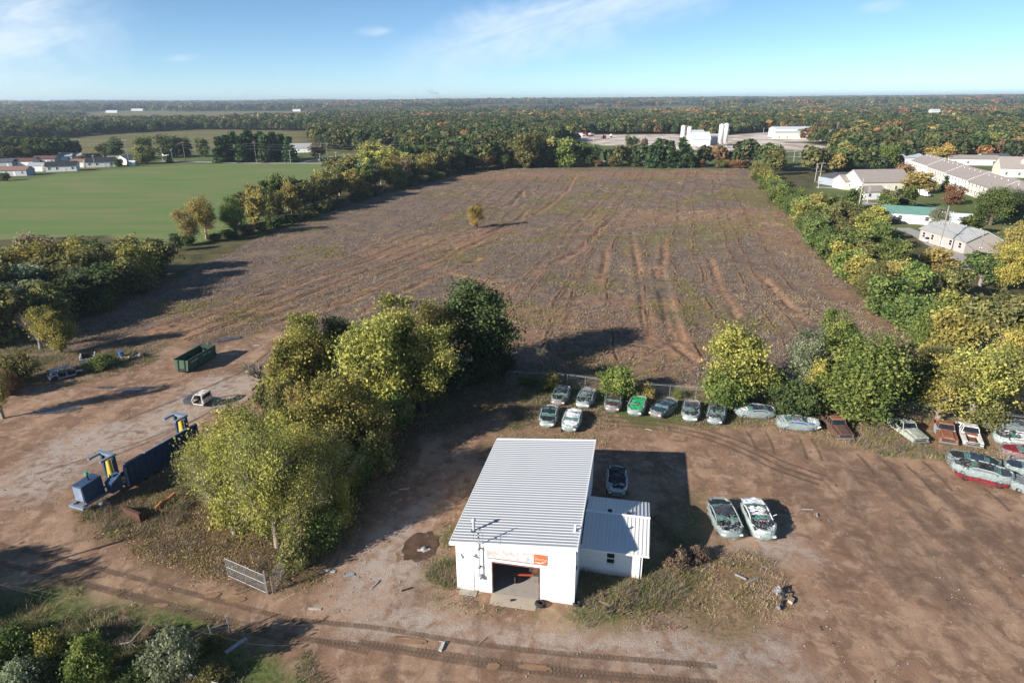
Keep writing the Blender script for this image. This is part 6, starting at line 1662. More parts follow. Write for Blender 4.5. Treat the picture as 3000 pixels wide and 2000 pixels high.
homes((
    (30, 516, 16, 8, 3.0, 4.6, 6, 'grey', 'redbrown', 'mobile home with red-brown banded roof nearest the left edge'),
    (103, 503, 7.5, 6.5, 3.2, 4.6, 4, 'white', 'grey', 'small white garage left of the black-roofed home'),
    (172, 503, 15, 8.5, 3.2, 5.2, 20, 'white', 'black', 'white gabled home with black roof at the field edge, left'),
    (58, 488, 15, 8, 3.0, 4.6, 6, 'white', 'maroon', 'white home with broad maroon roof, second row'),
    (128, 480, 13, 8, 3.0, 4.6, 6, 'grey', 'maroon', 'grey home with maroon roof half hidden by a dark tree'),
    (172, 472, 14, 8, 3.0, 5.0, 16, 'white', 'grey', 'white home with grey roof behind the black-roofed home'),
    (225, 491, 7.5, 6.5, 3.2, 4.6, 4, 'white', 'redbrown', 'small white garage with reddish roof in the middle'),
    (288, 490, 15.5, 8.5, 3.2, 5.4, 22, 'white', 'black', 'white gabled home with black roof at the field edge, right'),
    (362, 483, 8, 8, 3.4, 5.6, 75, 'white', 'grey', 'white gable-ended house right of the round tree'),
    (330, 480, 8, 7, 3.0, 4.4, 10, 'white', 'brown', 'low tan-roofed home behind the round tree'),
    (100, 463, 15, 8, 3.0, 5.2, 18, 'white', 'black', 'white gable with dark roof in the back row'),
    (218, 470, 8, 6, 3.0, 4.4, 5, 'white', 'grey', 'tiny white building at the back of the mobile homes'),
    (387, 486, 3, 2.5, 2.2, 3.0, 10, 'white', 'pale', 'tiny white shed at the corner of the hay field'),
    (8, 490, 10, 7, 3.0, 4.6, 10, 'bluegrey', 'slate', 'blue-grey home cut by the left edge')))
x, y = G(885, 446); house('farmhouse', x, y, 15, 9, 3.4, 6.4, R(10), 'white', 'grey', 'white farmhouse behind the roadside pines', wins=4)
x, y = G(498, 455); house('farmhouse', x, y, 8, 6, 3.4, 6.0, R(70), 'white', 'grey', 'small white house among the left roadside trees', wins=2)
for (px, py, L, lab) in ((330, 333, 40, 'far white farm building on the left horizon fields'), (405, 329, 46, 'far long white barn on the left horizon fields'), (1220, 351, 34, 'pale-roofed building in the middle woods'), (1355, 313, 45, 'far white shed left of centre on the horizon'), (1402, 312, 40, 'far white shed right of the first one'),
                         (1840, 305, 60, 'far white farm on the right horizon'), (2740, 330, 30, 'far white house in the right woods'), (870, 327, 30, 'far barn at the end of the left fields'), (40, 390, 22, 'grey house at the far left behind the dark hedge'), (200, 376, 20, 'white house behind the dark hedge at left')):
    x, y = G(px, py); house('far_building', x, y, L, L * 0.4, 5, 8.5, R(5), 'white', 'pale', lab, 'building', 'far white buildings', wins=0)
# cottages and flats on the right
gx1 = lambda px, py: G(px, py)
A_, B_ = Vector(G(2664, 506)), Vector(G(3000, 634)); d = (B_ - A_); u_ = d.normalized(); nrm = Vector((-u_.y, u_.x))
if nrm.x < 0: nrm = -nrm
segs = 5; SL = d.length / segs
NMS = ['farthest', 'second farthest', 'middle', 'second nearest', 'nearest']
for k in range(segs):
    c = A_ + u_ * SL * (k + 0.5) + nrm * 6.5
    house('apartment_block', c.x, c.y, SL - 0.8, 13, 6.2 - 0.35 * k, 9.4 - 0.35 * k, math.atan2(u_.y, u_.x), 'pink' if k % 2 else 'white', 'brown', f'{NMS[k]} block of the pale two-storey apartment row', 'apartments', 'apartment row', wins=7, two=True, vents=4)
x, y = G(2990, 520); house('townhouse', x + 6, y + 4, 26, 14, 4.2, 9.0, R(-22), 'cream', 'brown', 'tan-roofed house with two dormers at the right edge', wins=5, dormers=2)
x, y = G(2840, 482); house('bungalow', x, y, 26, 11, 3.4, 5.2, R(-12), 'white', 'brown', 'long white bungalow behind the apartment row', wins=4)
x, y = G(2905, 480); house('bungalow', x, y, 14, 11, 3.6, 5.6, R(-12), 'white', 'slate', 'white bungalow with dark roof right of the long one', wins=3)
x, y = G(2600, 488); house('metal_shed', x, y, 34, 12, 5.2, 6.8, R(3), 'white', 'silver', 'pale metal shed with blue-grey roof behind the trees', 'shed', wins=0)
x, y = G(2478, 545); house('cottage', x, y + 6, 14, 11, 3.2, 5.2, R(12), 'bluegrey', 'slate', 'cottage with dark hip roof beside the twin poles', hip=True, wins=3)
x, y = G(2592, 563); house('large_house', x, y + 8, 21, 15, 4.0, 8.2, R(4), 'cream', 'brown', 'large cream house with wide brown roof', wins=5)
x, y = G(2503, 556); house('house_wing', x, y + 5, 9.5, 9, 3.4, 5.6, R(4), 'cream', 'brown', 'smaller cream wing left of the large brown roof', wins=2)
x, y = G(2558, 585); house('small_house', x, y + 4, 9, 8, 3.0, 4.6, R(8), 'white', 'brown', 'small white house below the large cream house', wins=2)
x, y = G(2655, 655); house('small_house', x + 2, y + 4, 14, 8.5, 3.0, 4.6, R(-28), 'white', 'teal', 'white house with faded teal roof', wins=4)
h0, h1, h2 = Vector(G(2752, 722)), Vector(G(2814, 744)), Vector(G(2886, 747))
house('ranch_house', 115.8, 163.5, 17, 9.5, 3.1, 5.4, R(93), 'taupe', 'grey', 'taupe ranch house with light grey roof by the large pole', wins=5, vents=3)
x, y = G(2765, 665); house('garage_shed', x + 2.5, y, 8, 6, 2.8, 4.0, R(-25), 'white', 'pale', 'pale metal roof dappled with shade behind the ranch house', 'shed', wins=0)
def car(px, py, rz, col, label):
    x, y = G(px, py); o = empty('parked_car', (x, y, 0.05), R(rz), label, 'car')
    MB().hexa([(-2.2, -0.88, 0.25), (2.2, -0.88, 0.25), (2.2, 0.88, 0.25), (-2.2, 0.88, 0.25), (-2.1, -0.84, 0.85), (2.05, -0.8, 0.78), (2.05, 0.8, 0.78), (-2.1, 0.84, 0.85)]).build('body', PC[col], o)
    MB().hexa([(-1.7, -0.8, 0.84), (0.95, -0.8, 0.84), (0.95, 0.8, 0.84), (-1.7, 0.8, 0.84), (-1.3, -0.66, 1.38), (0.25, -0.66, 1.38), (0.25, 0.66, 1.38), (-1.3, 0.66, 1.38)]).build('glasshouse', m_glass, o)
    MB().box(-1.3, 0.28, -0.66, 0.66, 1.385, 1.44).build('roof', PC[col], o)
    for s in (-1, 1):
        for xx in (-1.35, 1.4): MB().torus((xx, s * 0.82, 0.3), 0.22, 0.09, 'y', 14, 6).build('wheel', m_tyre, o)
car(2628, 655, -18, 'black', 'black car parked by the teal-roofed house')
car(2730, 710, -5, 'white', 'white car parked left of the taupe ranch house')
car(2455, 548, 20, 'charcoal', 'dark car on the drive of the dark-roofed cottage')
x, y = G(2702, 576); o = empty('box_truck', (x, y, 0), R(-60), 'old white truck parked in the brush below the apartments', 'truck')
MB().box(-2.4, 0.9, -1.0, 1.0, 0.6, 2.6).build('box_body', WALLS['white'], o); MB().hexa([(1.0, -0.95, 0.5), (2.6, -0.95, 0.5), (2.6, 0.95, 0.5), (1.0, 0.95, 0.5), (1.0, -0.9, 2.1), (1.9, -0.85, 2.1), (1.9, 0.85, 2.1), (1.0, 0.9, 2.1)]).build('cab', WALLS['white'], o)
MB().add([(1.95, -0.8, 2.0), (1.95, 0.8, 2.0), (2.35, 0.85, 1.35), (2.35, -0.85, 1.35)], [(0, 1, 2, 3)]).build('windshield', m_glass, o)
for s in (-1, 1):
    for xx in (-1.5, 1.8): MB().torus((xx, s * 0.9, 0.42), 0.3, 0.12, 'y', 12, 6).build('wheel', m_tyre, o)

# concrete plant
m_silo = worn('silo_white', (0.70, 0.69, 0.66), (0.52, 0.5, 0.46), 0.5, 0.4)
def silo(px, py, r, h, label):
    x, y = G(px, py); o = empty('silo', (x, y, 0), 0, label, 'silo', 'concrete plant silos')
    MB().cyl((0, 0, 3.5), r, h - 3.5, 20).build('shell', m_silo, o, smooth=True); MB().cyl((0, 0, 1.2), r * 0.3, 2.3, 14, 'z', r).build('hopper', m_silo, o)
    MB().cyl((0, 0, h), r, 0.9, 18, 'z', r * 0.35).build('cap', m_silo, o)
    for a in range(4): MB().cyl((r * 0.85 * math.cos(a * 1.571 + 0.78), r * 0.85 * math.sin(a * 1.571 + 0.78), 0), 0.18, 3.8, 6).build('leg', m_pipe, o)
    MB().tube([(-r - 0.2, 0, 0), (-r - 0.2, 0, h + 1.0)], 0.12, 5).build('ladder', m_pipe, o)
silo(1998, 428, 1.8, 15.5, 'white silo at the far left of the concrete plant'); silo(2016, 428, 1.8, 14.5, 'second white silo from the left of the concrete plant')
silo(2109, 428, 1.9, 16.5, 'third white silo, left of the tall right pair'); silo(2123, 428, 1.9, 17, 'tallest silo at the right of the concrete plant')
x, y = G(2047, 428); house('plant_building', x, y, 15, 12, 5.5, 11.0, R(0), 'white', 'pale', 'white batch building with sloping roof between the silo pairs', 'building', wins=0)
x, y = G(2047, 424); house('plant_tower', x, y + 8, 10, 6, 10.5, 11.4, R(0), 'white', 'pale', 'tall white hopper house behind the batch building', 'building', wins=0)
x, y = G(2086, 426); house('plant_building', x, y + 2, 10, 9, 8.0, 9.0, R(0), 'grey', 'silver', 'grey conveyor house beside the right silos', 'building', wins=0)
x, y = G(2040, 437)
for k in range(6): o = MB().box(-0.8, 0.8, -4, 4, 0, 2.4).build('bay_wall', m_slab, None, loc=(x - 14 + k * 6.5, y, 0)); tag(o, f'{ordw(k)} concrete bin wall from the left before the plant', 'wall', 'bin walls')
m_sand = worn('sand_heap', (0.50, 0.38, 0.28), (0.42, 0.3, 0.22), 0.5)
for (px, py, r, h, lab) in ((2098, 440, 5, 3.2, 'tan sand heap in front of the silos'), (1965, 425, 7, 2.5, 'pale gravel heap left of the silos'), (1860, 418, 9, 2.5, 'pale rubble heap in the yard centre'), (1800, 415, 8, 2.2, 'pale rubble heap at the yard left')):
    x, y = G(px, py); b = MB(); n = 18; vs = [(0, 0, h)]
    for q in (0.5, 1.0):
        for i in range(n): a = i / n * 6.283; f = 1 + 0.18 * math.sin(3 * a + px) + 0.1 * math.sin(7 * a); vs.append((r * q * f * math.cos(a), r * q * f * math.sin(a), h * (1 - q) * 0.95 - (0.2 if q == 1 else 0)))
    fs = [(0, 1 + i, 1 + (i + 1) % n) for i in range(n)] + [(1 + i, 1 + n + i, 1 + n + (i + 1) % n, 1 + (i + 1) % n) for i in range(n)]
    o = b.add(vs, fs).build('aggregate_heap', m_sand if 'sand' in lab else m_slab, None, loc=(x, y, 0)); tag(o, lab, 'heap', 'aggregate heaps')
def mixer(px, py, rz, mat, lab):
    x, y = G(px, py); o = empty('truck', (x, y, 0), R(rz), lab, 'truck', 'trucks in the plant yard')
    MB().box(-3.5, 2.0, -1.1, 1.1, 0.7, 1.3).build('chassis', m_dark, o); MB().box(2.0, 3.8, -1.1, 1.1, 0.7, 2.9).build('cab', mat, o); MB().tube([(-3.4, 0, 3.0), (-1.6, 0, 2.7), (1.2, 0, 2.3), (1.9, 0, 2.1)], [0.6, 1.25, 1.2, 0.6], 12).build('drum', mat, o)
    for s in (-1, 1):
        for xx in (-2.6, -1.3, 2.9): MB().torus((xx, s, 0.5), 0.36, 0.15, 'y', 10, 5).build('wheel', m_tyre, o)
for k, (px, py) in enumerate(((1715, 400), (1732, 401), (1768, 407), (1790, 404))): mixer(px, py, 10 + 25 * k, PC['red'] if k % 2 == 0 else WALLS['white'], f'{ordw(k)} truck from the left in the pale plant yard')
x, y = G(1702, 400); o = tag(MB().box(-5, 5, -1.5, 1.5, 0, 3.4).box(-5, -4.9, -1.6, 1.6, 0, 3.5).build('trailer', WALLS['white'], None, loc=(x, y, 0)), 'white box trailer at the left end of the plant yard', 'trailer')
x, y = G(2330, 402); house('warehouse', x, y + 12, 38, 22, 7.5, 9.5, R(-4), 'white', 'pale', 'long white warehouse with pale roof behind the plant', 'building', wins=0)
x, y = G(2300, 407); house('warehouse', x + 4, y, 30, 10, 6.0, 7.2, R(-4), 'pink', 'silver', 'lower pinkish warehouse front with grey roof', 'building', wins=4)
x, y = G(2440, 408); house('warehouse', x, y + 6, 22, 16, 7.5, 8.8, R(-8), 'white', 'silver', 'white warehouse at the right behind the trees', 'building', wins=0)
# roads
m_road = worn('pale_asphalt', (0.36, 0.34, 0.32), (0.28, 0.26, 0.25), 0.5, 0.3, 0.95)
def road(name, pts, w):
    b = MB(); P = [Vector(p) for p in pts]; vs = []
    for i, p in enumerate(P):
        d = (P[min(i + 1, len(P) - 1)] - P[max(i - 1, 0)]).normalized(); n = Vector((-d.y, d.x)) * w / 2
        vs += [(p.x - n.x, p.y - n.y, 0.06), (p.x + n.x, p.y + n.y, 0.06)]
    b.add(vs, [(2 * i, 2 * i + 1, 2 * i + 3, 2 * i + 2) for i in range(len(P) - 1)]); return tag(b.build(name, m_road), kind='structure')
road('county_road', PG((470, 473), (560, 474), (700, 478), (900, 479), (1060, 480), (1200, 481), (1400, 478)), 6)
road('farm_drive', PG((880, 478), (930, 466), (1000, 455), (1040, 452)), 4)
road('plant_road', PG((1690, 478), (2080, 447), (2260, 446), (2420, 441)), 6)
road('field_lane', PG((2270, 458), (2350, 460)), 5)
road('cottage_drive', PG((2390, 549), (2450, 551), (2520, 560)), 5)
road('house_drive', PG((2470, 592), (2520, 591), (2560, 600)), 7)
road('ranch_drive', PG((2640, 668), (2700, 690), (2740, 716), (2780, 735), (2830, 790), (2870, 800)), 5)
road('apartment_street', PG((2830, 492), (2900, 505), (2960, 525), (3010, 545)), 7)
# utility poles
m_pole = worn('weathered_pole', (0.30, 0.265, 0.225), (0.2, 0.17, 0.14), 0.5, 2); m_palepole = worn('pale_pole', (0.46, 0.44, 0.41), (0.3, 0.28, 0.26), 0.5, 2)  # two pole colours, the second a paler grey
POLES = {}
def upole(key, bx, by, ty, arms, label, rz=0.0, r=0.16, lamp=False, mat=None):
    x, y = G(bx, by); h = top_z(bx, by, ty); o = empty('utility_pole', (x, y, 0), R(rz), label, 'pole', 'utility poles')
    MB().cyl((0, 0, -0.3), r, h + 0.3, 8, 'z', r * 0.65).build('pole', mat or m_pole, o)
    for (dz, wd) in arms:
        am = MB().box(-wd / 2, wd / 2, -0.22, -0.12, h - dz - 0.06, h - dz + 0.06).build('crossarm', m_pole, o)
        for q in (-0.9, -0.45, 0.45, 0.9): MB().cyl((q * wd / 2, -0.17, h - dz + 0.06), 0.05, 0.22, 6).build('insulator', m_trim, am)
    if lamp: MB().tube([(0, 0, h - 0.3), (1.2, 0, h + 0.1)], 0.05, 5).build('lamp_arm', m_pipe, o)
    POLES[key] = (x, y, h)
def pair(a, b, dzs, label, sag=0.8):
    (x0, y0, h0), (x1, y1, h1) = POLES[a], POLES[b]
    for i, dz in enumerate(dzs): wire([(x0, y0, h0 - dz), (x1, y1, h1 - dz)], f'{label}, {ordw(i)} from top', sag, 0.03, m_galv)
for k, (bx, by, ty) in enumerate(((34, 452, 407), (196, 448, 404), (380, 484, 408), (544, 474, 414), (752, 477, 416), (961, 479, 417), (1150, 481, 420), (1411, 484, 412))):
    upole(f'l{k}', bx, by, ty, ((0.8, 2.4),), f'{ordw(k)} tall roadside pole from the left')
    if k: pair(f'l{k-1}', f'l{k}', (0.8, 2.2, 4.0), f'wire of road span {ordw(k-1)}', 1.0)
for k, (bx, by, ty) in enumerate(((186, 453, 433), (279, 491, 455), (478, 474, 433), (507, 474, 437), (852, 478, 440), (938, 477, 450), (986, 481, 445), (15, 505, 480))):
    upole(f's{k}', bx, by, ty, ((0.5, 1.2),), f'{ordw(k)} of the shorter roadside poles', lamp=True, mat=m_palepole)
for k, (bx, by, ty) in enumerate(((2285, 477, 420), (2299, 480, 443), (2322, 492, 439), (2338, 497, 447), (2194, 450, 405), (2178, 445, 403), (2247, 460, 410), (2235, 472, 440))):
    upole(f'p{k}', bx, by, ty, ((0.5, 2.0),), f'{ordw(k)} pole of the cluster before the plant road', mat=m_palepole)
for k, (bx, by, ty) in enumerate(((2426, 390, 362), (2450, 390, 360), (2492, 385, 364), (2388, 388, 368), (2208, 390, 372), (2236, 392, 374), (2256, 392, 374), (1738, 430, 402), (1708, 448, 420))):
    upole(f'd{k}', bx, by, ty, ((0.8, 2.4),), f'{ordw(k)} of the far poles by the warehouses', mat=m_palepole, r=0.2)
upole('e0', 2387, 533, 478, ((0.6, 1.0),), 'plain twin pole left of the cottage', mat=m_palepole)
upole('e1', 2397, 552, 476, ((0.5, 3.4), (3.8, 3.4), (8.0, 2.8)), 'three-armed pole left of the cottage', 12, mat=m_palepole)
upole('e2', 2510, 636, 522, ((2.0, 0.9),), 'tall leaning pole in front of the cream house', mat=m_palepole)
upole('e3', 2540, 596, 545, ((1.0, 0.9),), 'thin pole before the small white house', mat=m_palepole)
upole('e4', 2748, 742, 603, ((1.6, 2.8), (4.4, 2.9)), 'large two-armed pole before the taupe ranch house', -8, 0.2)
upole('e5', 2855, 790, 675, ((4.0, 0.6),), 'dark pole in front of the ranch house gable', 0, 0.16)
upole('e6', 2867, 480, 448, ((1.0, 1.6),), 'pale pole behind the apartment street', mat=m_palepole)
for a, b in (('e1', 'e2'), ('e2', 'e4'), ('e4', 'e5')): pair(a, b, (1.0, 4.4), f'line between poles {dict(e1="cottage", e2="cream house", e4="ranch")[a]} side', 0.8)
px_, py_ = G(396, 1571); o = empty('utility_pole', (px_ - 20.2, py_ - 12.3, 0), 0.6, 'roadside pole past the left edge, known by its long shadow', 'pole', 'utility poles')
MB().cyl((0, 0, -0.3), 0.15, 10.3, 8, 'z', 0.10).build('pole', m_pole, o); MB().box(-1.1, 1.1, -0.2, -0.1, 9.2, 9.32).build('crossarm', m_pole, o)
x, y, h = POLES['e4']; wire([(x, y, h - 1.6), (*G(3100, 1000, 9), 9)], 'upper cable running out to the right edge over the wood', 1.2, 0.014, m_wirey)
wire([(x, y, h - 4.4), (*G(3100, 1080, 7), 7)], 'lower cable running out to the right edge over the wood', 1.2, 0.014, m_wirey)
# roadside trees on the left
for i, (bx, ty, wp) in enumerate(((650, 402, 46), (668, 396, 46), (690, 388, 50), (712, 398, 44), (735, 384, 52), (760, 392, 48), (782, 396, 46), (806, 386, 50), (830, 394, 46), (852, 400, 44), (676, 400, 40), (722, 392, 44), (772, 388, 44), (818, 396, 42))):
    T(bx, 476 - (i % 3) * 3 - (4 if i > 9 else 0), ty, wp, 'pine1' if i % 2 else 'pine2', 'pine', f'{ordw(i)} dark pine of the roadside pine stand', 'roadside pines')
for (bx, by, ty, wp, mo, pal, lab) in ((345, 470, 402, 52, 'm2', 'dark', 'big dark round tree left of the roadside homes'), (425, 462, 397, 55, 'm1', 'green', 'green round tree behind the small white house'), (430, 480, 425, 70, 'm1', 'olive', 'olive tree right of the tiny shed'),
    (500, 462, 395, 80, 'm2', 'dark', 'wide dark tree behind the small white house'), (545, 460, 400, 40, 'm1', 'dark', 'dark tree right of the wide dark tree'), (600, 460, 402, 44, 'm1', 'green', 'green tree before the pine stand'), (58, 452, 415, 36, 'm1', 'ygreen', 'light green tree above the mobile homes'),
    (350, 488, 464, 34, 'm4', 'dark', 'dark round bush between the white gables'), (112, 480, 460, 30, 'm4', 'dark', 'dark round tree in front of the maroon roof'), (15, 530, 505, 36, 'm4', 'dark', 'dark bush at the left edge of the hay field'), (237, 472, 455, 24, 'm4', 'brown', 'brown round bush behind the red-roofed garage'),
    (497, 478, 455, 20, 'pine1', 'pine', 'small spruce by the road'), (935, 470, 415, 70, 'm3', 'brown', 'half-bare brown tree near the road bend'), (1085, 478, 415, 90, 'm2', 'ygreen', 'yellow-green tree near the road bend'), (305, 465, 415, 50, 'm3', 'olive', 'pale olive tree beside the big dark round tree'),
    (1850, 460, 395, 44, 'm1', 'dark', 'dark tree in front of the rubble heap'), (1885, 462, 400, 30, 'm3', 'brown', 'bare brown tree in front of the plant'), (2345, 405, 375, 34, 'm3', 'gold', 'golden bare tree before the warehouse'), (2400, 408, 372, 44, 'm1', 'dark', 'dark tree between the two warehouses')):
    T(bx, by, ty, wp, mo, pal, lab)
# ------------------------------------------------------------------ woods out to the horizon
def scatter(name, label, P, scl, rot, pick, protos, cat=None):
    """stuff: prototypes (unlinked objects) instanced on points by geometry nodes"""
    me = bpy.data.meshes.new(name)
    n = len(P)
    me.vertices.add(n); me.vertices.foreach_set('co', np.asarray(P, np.float32).ravel())
    for nm, arr, ty in (('scl', scl, 'FLOAT'), ('rot', rot, 'FLOAT'), ('pick', pick, 'INT')):
        at = me.attributes.new(nm, ty, 'POINT'); at.data.foreach_set('value', np.asarray(arr, np.int32 if ty == 'INT' else np.float32))
    o = link_mesh(name, me)
    pc = bpy.data.collections.new(name + '_models')
    for i, pr in enumerate(protos):
        pr.name = f'{name}_model_{i:02d}'; pc.objects.link(pr)
    ng = bpy.data.node_groups.new(name, 'GeometryNodeTree')
    ng.interface.new_socket('Geometry', in_out='INPUT', socket_type='NodeSocketGeometry')
    ng.interface.new_socket('Geometry', in_out='OUTPUT', socket_type='NodeSocketGeometry')
    N = ng.nodes.new
    gi, go = N('NodeGroupInput'), N('NodeGroupOutput')
    m2p = N('GeometryNodeMeshToPoints'); ci = N('GeometryNodeCollectionInfo'); ip = N('GeometryNodeInstanceOnPoints')
    ci.inputs['Collection'].default_value = pc; ci.inputs['Separate Children'].default_value = True; ci.inputs['Reset Children'].default_value = True
    ip.inputs['Pick Instance'].default_value = True
    def at(nm, ty):
        a = N('GeometryNodeInputNamedAttribute'); a.data_type = ty; a.inputs['Name'].default_value = nm; return a.outputs['Attribute']
    cx = N('ShaderNodeCombineXYZ')
    L = ng.links.new
    L(gi.outputs[0], m2p.inputs['Mesh']); L(m2p.outputs[0], ip.inputs['Points']); L(ci.outputs[0], ip.inputs['Instance'])
    L(at('pick', 'INT'), ip.inputs['Instance Index']); L(at('rot', 'FLOAT'), cx.inputs[2]); L(cx.outputs[0], ip.inputs['Rotation'])
    L(at('scl', 'FLOAT'), ip.inputs['Scale']); L(ip.outputs[0], go.inputs[0])
    md = o.modifiers.new('scatter', 'NODES'); md.node_group = ng
    return tag(o, label, cat, kind='stuff')

def crown_proto(seed, h, r, n, leaf, pal, k=1, span=0.0):
    """k rounded crowns, reaching the ground, as one light mesh"""
    rg = np.random.default_rng(seed)
    Qs = []; Ts = []
    for j in range(k):
        cx, cy = (rg.uniform(-span, span, 2) if k > 1 else (0, 0))
        hh = h * rg.uniform(0.75, 1.1); rr = r * rg.uniform(0.75, 1.15)
        d = rg.normal(size=(n, 3)); d /= np.linalg.norm(d, axis=1, keepdims=True); d[:, 2] = np.where(d[:, 2] < -0.5, -d[:, 2], d[:, 2])
        lob = rg.normal(size=(9, 3)); lob /= np.linalg.norm(lob, axis=1, keepdims=True)
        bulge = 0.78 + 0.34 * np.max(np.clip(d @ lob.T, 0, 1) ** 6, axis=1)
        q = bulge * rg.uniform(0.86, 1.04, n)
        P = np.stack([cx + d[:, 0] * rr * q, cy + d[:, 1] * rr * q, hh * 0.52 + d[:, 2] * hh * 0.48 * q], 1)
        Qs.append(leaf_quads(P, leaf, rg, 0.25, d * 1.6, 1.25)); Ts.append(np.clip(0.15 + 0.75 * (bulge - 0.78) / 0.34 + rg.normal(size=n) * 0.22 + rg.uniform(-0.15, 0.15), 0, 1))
    me = quad_mesh('wood', np.concatenate(Qs), np.concatenate(Ts)); me.materials.append(PAL[pal])
    return bpy.data.objects.new('wood', me)

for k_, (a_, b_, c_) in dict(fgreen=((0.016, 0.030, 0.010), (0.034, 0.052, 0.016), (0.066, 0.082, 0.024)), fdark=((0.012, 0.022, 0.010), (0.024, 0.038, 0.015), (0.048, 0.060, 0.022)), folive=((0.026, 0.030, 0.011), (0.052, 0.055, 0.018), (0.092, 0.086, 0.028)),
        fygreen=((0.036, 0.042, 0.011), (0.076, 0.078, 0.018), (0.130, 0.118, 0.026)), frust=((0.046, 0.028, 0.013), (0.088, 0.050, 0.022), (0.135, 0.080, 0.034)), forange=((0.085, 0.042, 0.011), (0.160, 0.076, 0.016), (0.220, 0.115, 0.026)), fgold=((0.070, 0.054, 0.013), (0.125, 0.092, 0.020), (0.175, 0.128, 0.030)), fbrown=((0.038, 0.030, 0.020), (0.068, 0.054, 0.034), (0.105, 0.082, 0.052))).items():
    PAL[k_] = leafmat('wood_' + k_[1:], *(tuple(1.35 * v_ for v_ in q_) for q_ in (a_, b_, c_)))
fr = np.random.default_rng(21)
def wood_points(r0, r1, step, amin=-52, amax=52):
    """jittered grid over the view side, clear of everything open"""
    xs = np.arange(-r1, r1, step); ys = np.arange(0, r1, step)
    A, B = np.meshgrid(xs, ys); x = A.ravel(); y = B.ravel()
    x = x + fr.uniform(-0.45, 0.45, x.shape) * step; y = y + fr.uniform(-0.45, 0.45, x.shape) * step
    r = np.hypot(x, y); az = np.degrees(np.arctan2(x, y))
    ok = (r >= r0) & (r < r1) & (az > amin) & (az < amax)
    x, y = x[ok], y[ok]
    return x, y
def open_mask(x, y, margin):
    ok = np.ones(x.shape, bool)
    for p in FAR_OPEN + [FIELD, TOWN]:
        ok &= poly_sd(x, y, p) < -margin
    return ok
PALS = ['fgreen', 'fdark', 'folive', 'fygreen', 'frust', 'forange', 'fgold', 'fbrown']
def pick_pal(x, y, nper):
    warm = fbm(x, y, 240, 55, 3) + 0.20 * (x / (np.hypot(x, y) + 1))
    u = fr.random(x.shape)
    p = np.select([u < 0.40, u < 0.66, u < 0.86, u < 0.91], [0, 1, 2, 3], 7)
    hot = (warm > 0.58) & (fr.random(x.shape) < 0.30)
    p = np.where(hot, fr.choice([4, 5, 6, 4, 2], x.shape), p)
    p = np.where(fr.random(x.shape) < 0.012, 5, p)
    return p * nper + fr.integers(0, nper, x.shape)
# nearest belt: single trees, separate things
x, y = wood_points(330, 640, 15.5, -47, 44)
ok = open_mask(x, y, 9) & (y > 300) & ~((x > 60) & (y < 330)) & ~((x < -60) & (y < 425))
sd_lawn = poly_sd(x, y, LAWN)
x, y = x[ok], y[ok]
o_ = np.argsort(np.arctan2(x, y))[:]
if len(o_) > 64: o_ = np.sort(fr.choice(o_, 64, replace=False)); o_ = o_[np.argsort(np.arctan2(x[o_], y[o_]))]
print('belt trees', len(o_))
bl = np.array([x[o_], y[o_]]).T
def side(x): return 'left' if x < -90 else ('middle' if x < 90 else 'right')
cnt = {}
for (px_, py_) in bl:
    s_ = side(px_); cnt[s_] = cnt.get(s_, 0) + 1
    warm = RNG.random() < (0.30 if px_ > 60 else 0.14)
    pal = RNG.choice(['rust', 'orange', 'gold', 'rust']) if warm else RNG.choice(['green', 'dark', 'olive', 'green', 'olive', 'ygreen'])
    tree_at(px_, py_, RNG.uniform(9.5, 14), RNG.uniform(5.0, 7.5), RNG.choice(['m1', 'm2', 'm1', 'm3']), pal,
            f'{PNAME[pal]} tree, {ordw(cnt[s_] - 1)} from the left in the {s_} background belt', f'{s_} background belt')
bx_, by_ = bl[:, 0], bl[:, 1]
# everything behind it: one mass
protos = []
for i, pal in enumerate(PALS):
    for k in range(2): protos.append(crown_proto(100 + i * 7 + k, 12, 6.0, 420, 1.25, pal))
x, y = wood_points(340, 1150, 9.5)
ok = open_mask(x, y, 7) & (y > 300) & ~((x > 60) & (y < 330)) & ~((x < -60) & (y < 425)) & (fbm(x, y, 60, 77, 2) > 0.22)
x, y = x[ok], y[ok]
d2 = np.full(x.shape, 1e9)
for a, b in bl: d2 = np.minimum(d2, np.hypot(x - a, y - b))
k_ = d2 > 6.5; x, y = x[k_], y[k_]
z = height(x, y)
print('wood pts', len(x))
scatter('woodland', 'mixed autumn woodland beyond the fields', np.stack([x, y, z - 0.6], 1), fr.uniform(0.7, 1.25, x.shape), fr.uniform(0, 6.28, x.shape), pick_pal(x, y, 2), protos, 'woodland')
protos = []
for i, pal in enumerate(PALS):
    for k in range(2): protos.append(crown_proto(300 + i * 7 + k, 12, 7, 60, 3.0, pal, 6, 13))
x, y = wood_points(1150, 3000, 22)
ok = open_mask(x, y, 14) & (fbm(x, y, 420, 78, 3) > 0.44); x, y = x[ok], y[ok]; n1 = len(x)
x2, y2 = wood_points(3000, 9500, 52, -46, 46)
ok = fbm(x2, y2, 700, 79, 3) > 0.40; x2, y2 = x2[ok], y2[ok]
s2 = np.concatenate([fr.uniform(0.8, 1.25, n1), fr.uniform(1.5, 2.3, len(x2))])
xx, yy = np.concatenate([x, x2]), np.concatenate([y, y2])
print('far pts', len(xx))
zz = height(xx, yy)
protos2 = protos
scatter('distant_woodland', 'blue-green woodland running to the horizon', np.stack([xx, yy, zz - 1.0], 1), s2, fr.uniform(0, 6.28, xx.shape), pick_pal(xx, yy, 2), protos2, 'woodland')

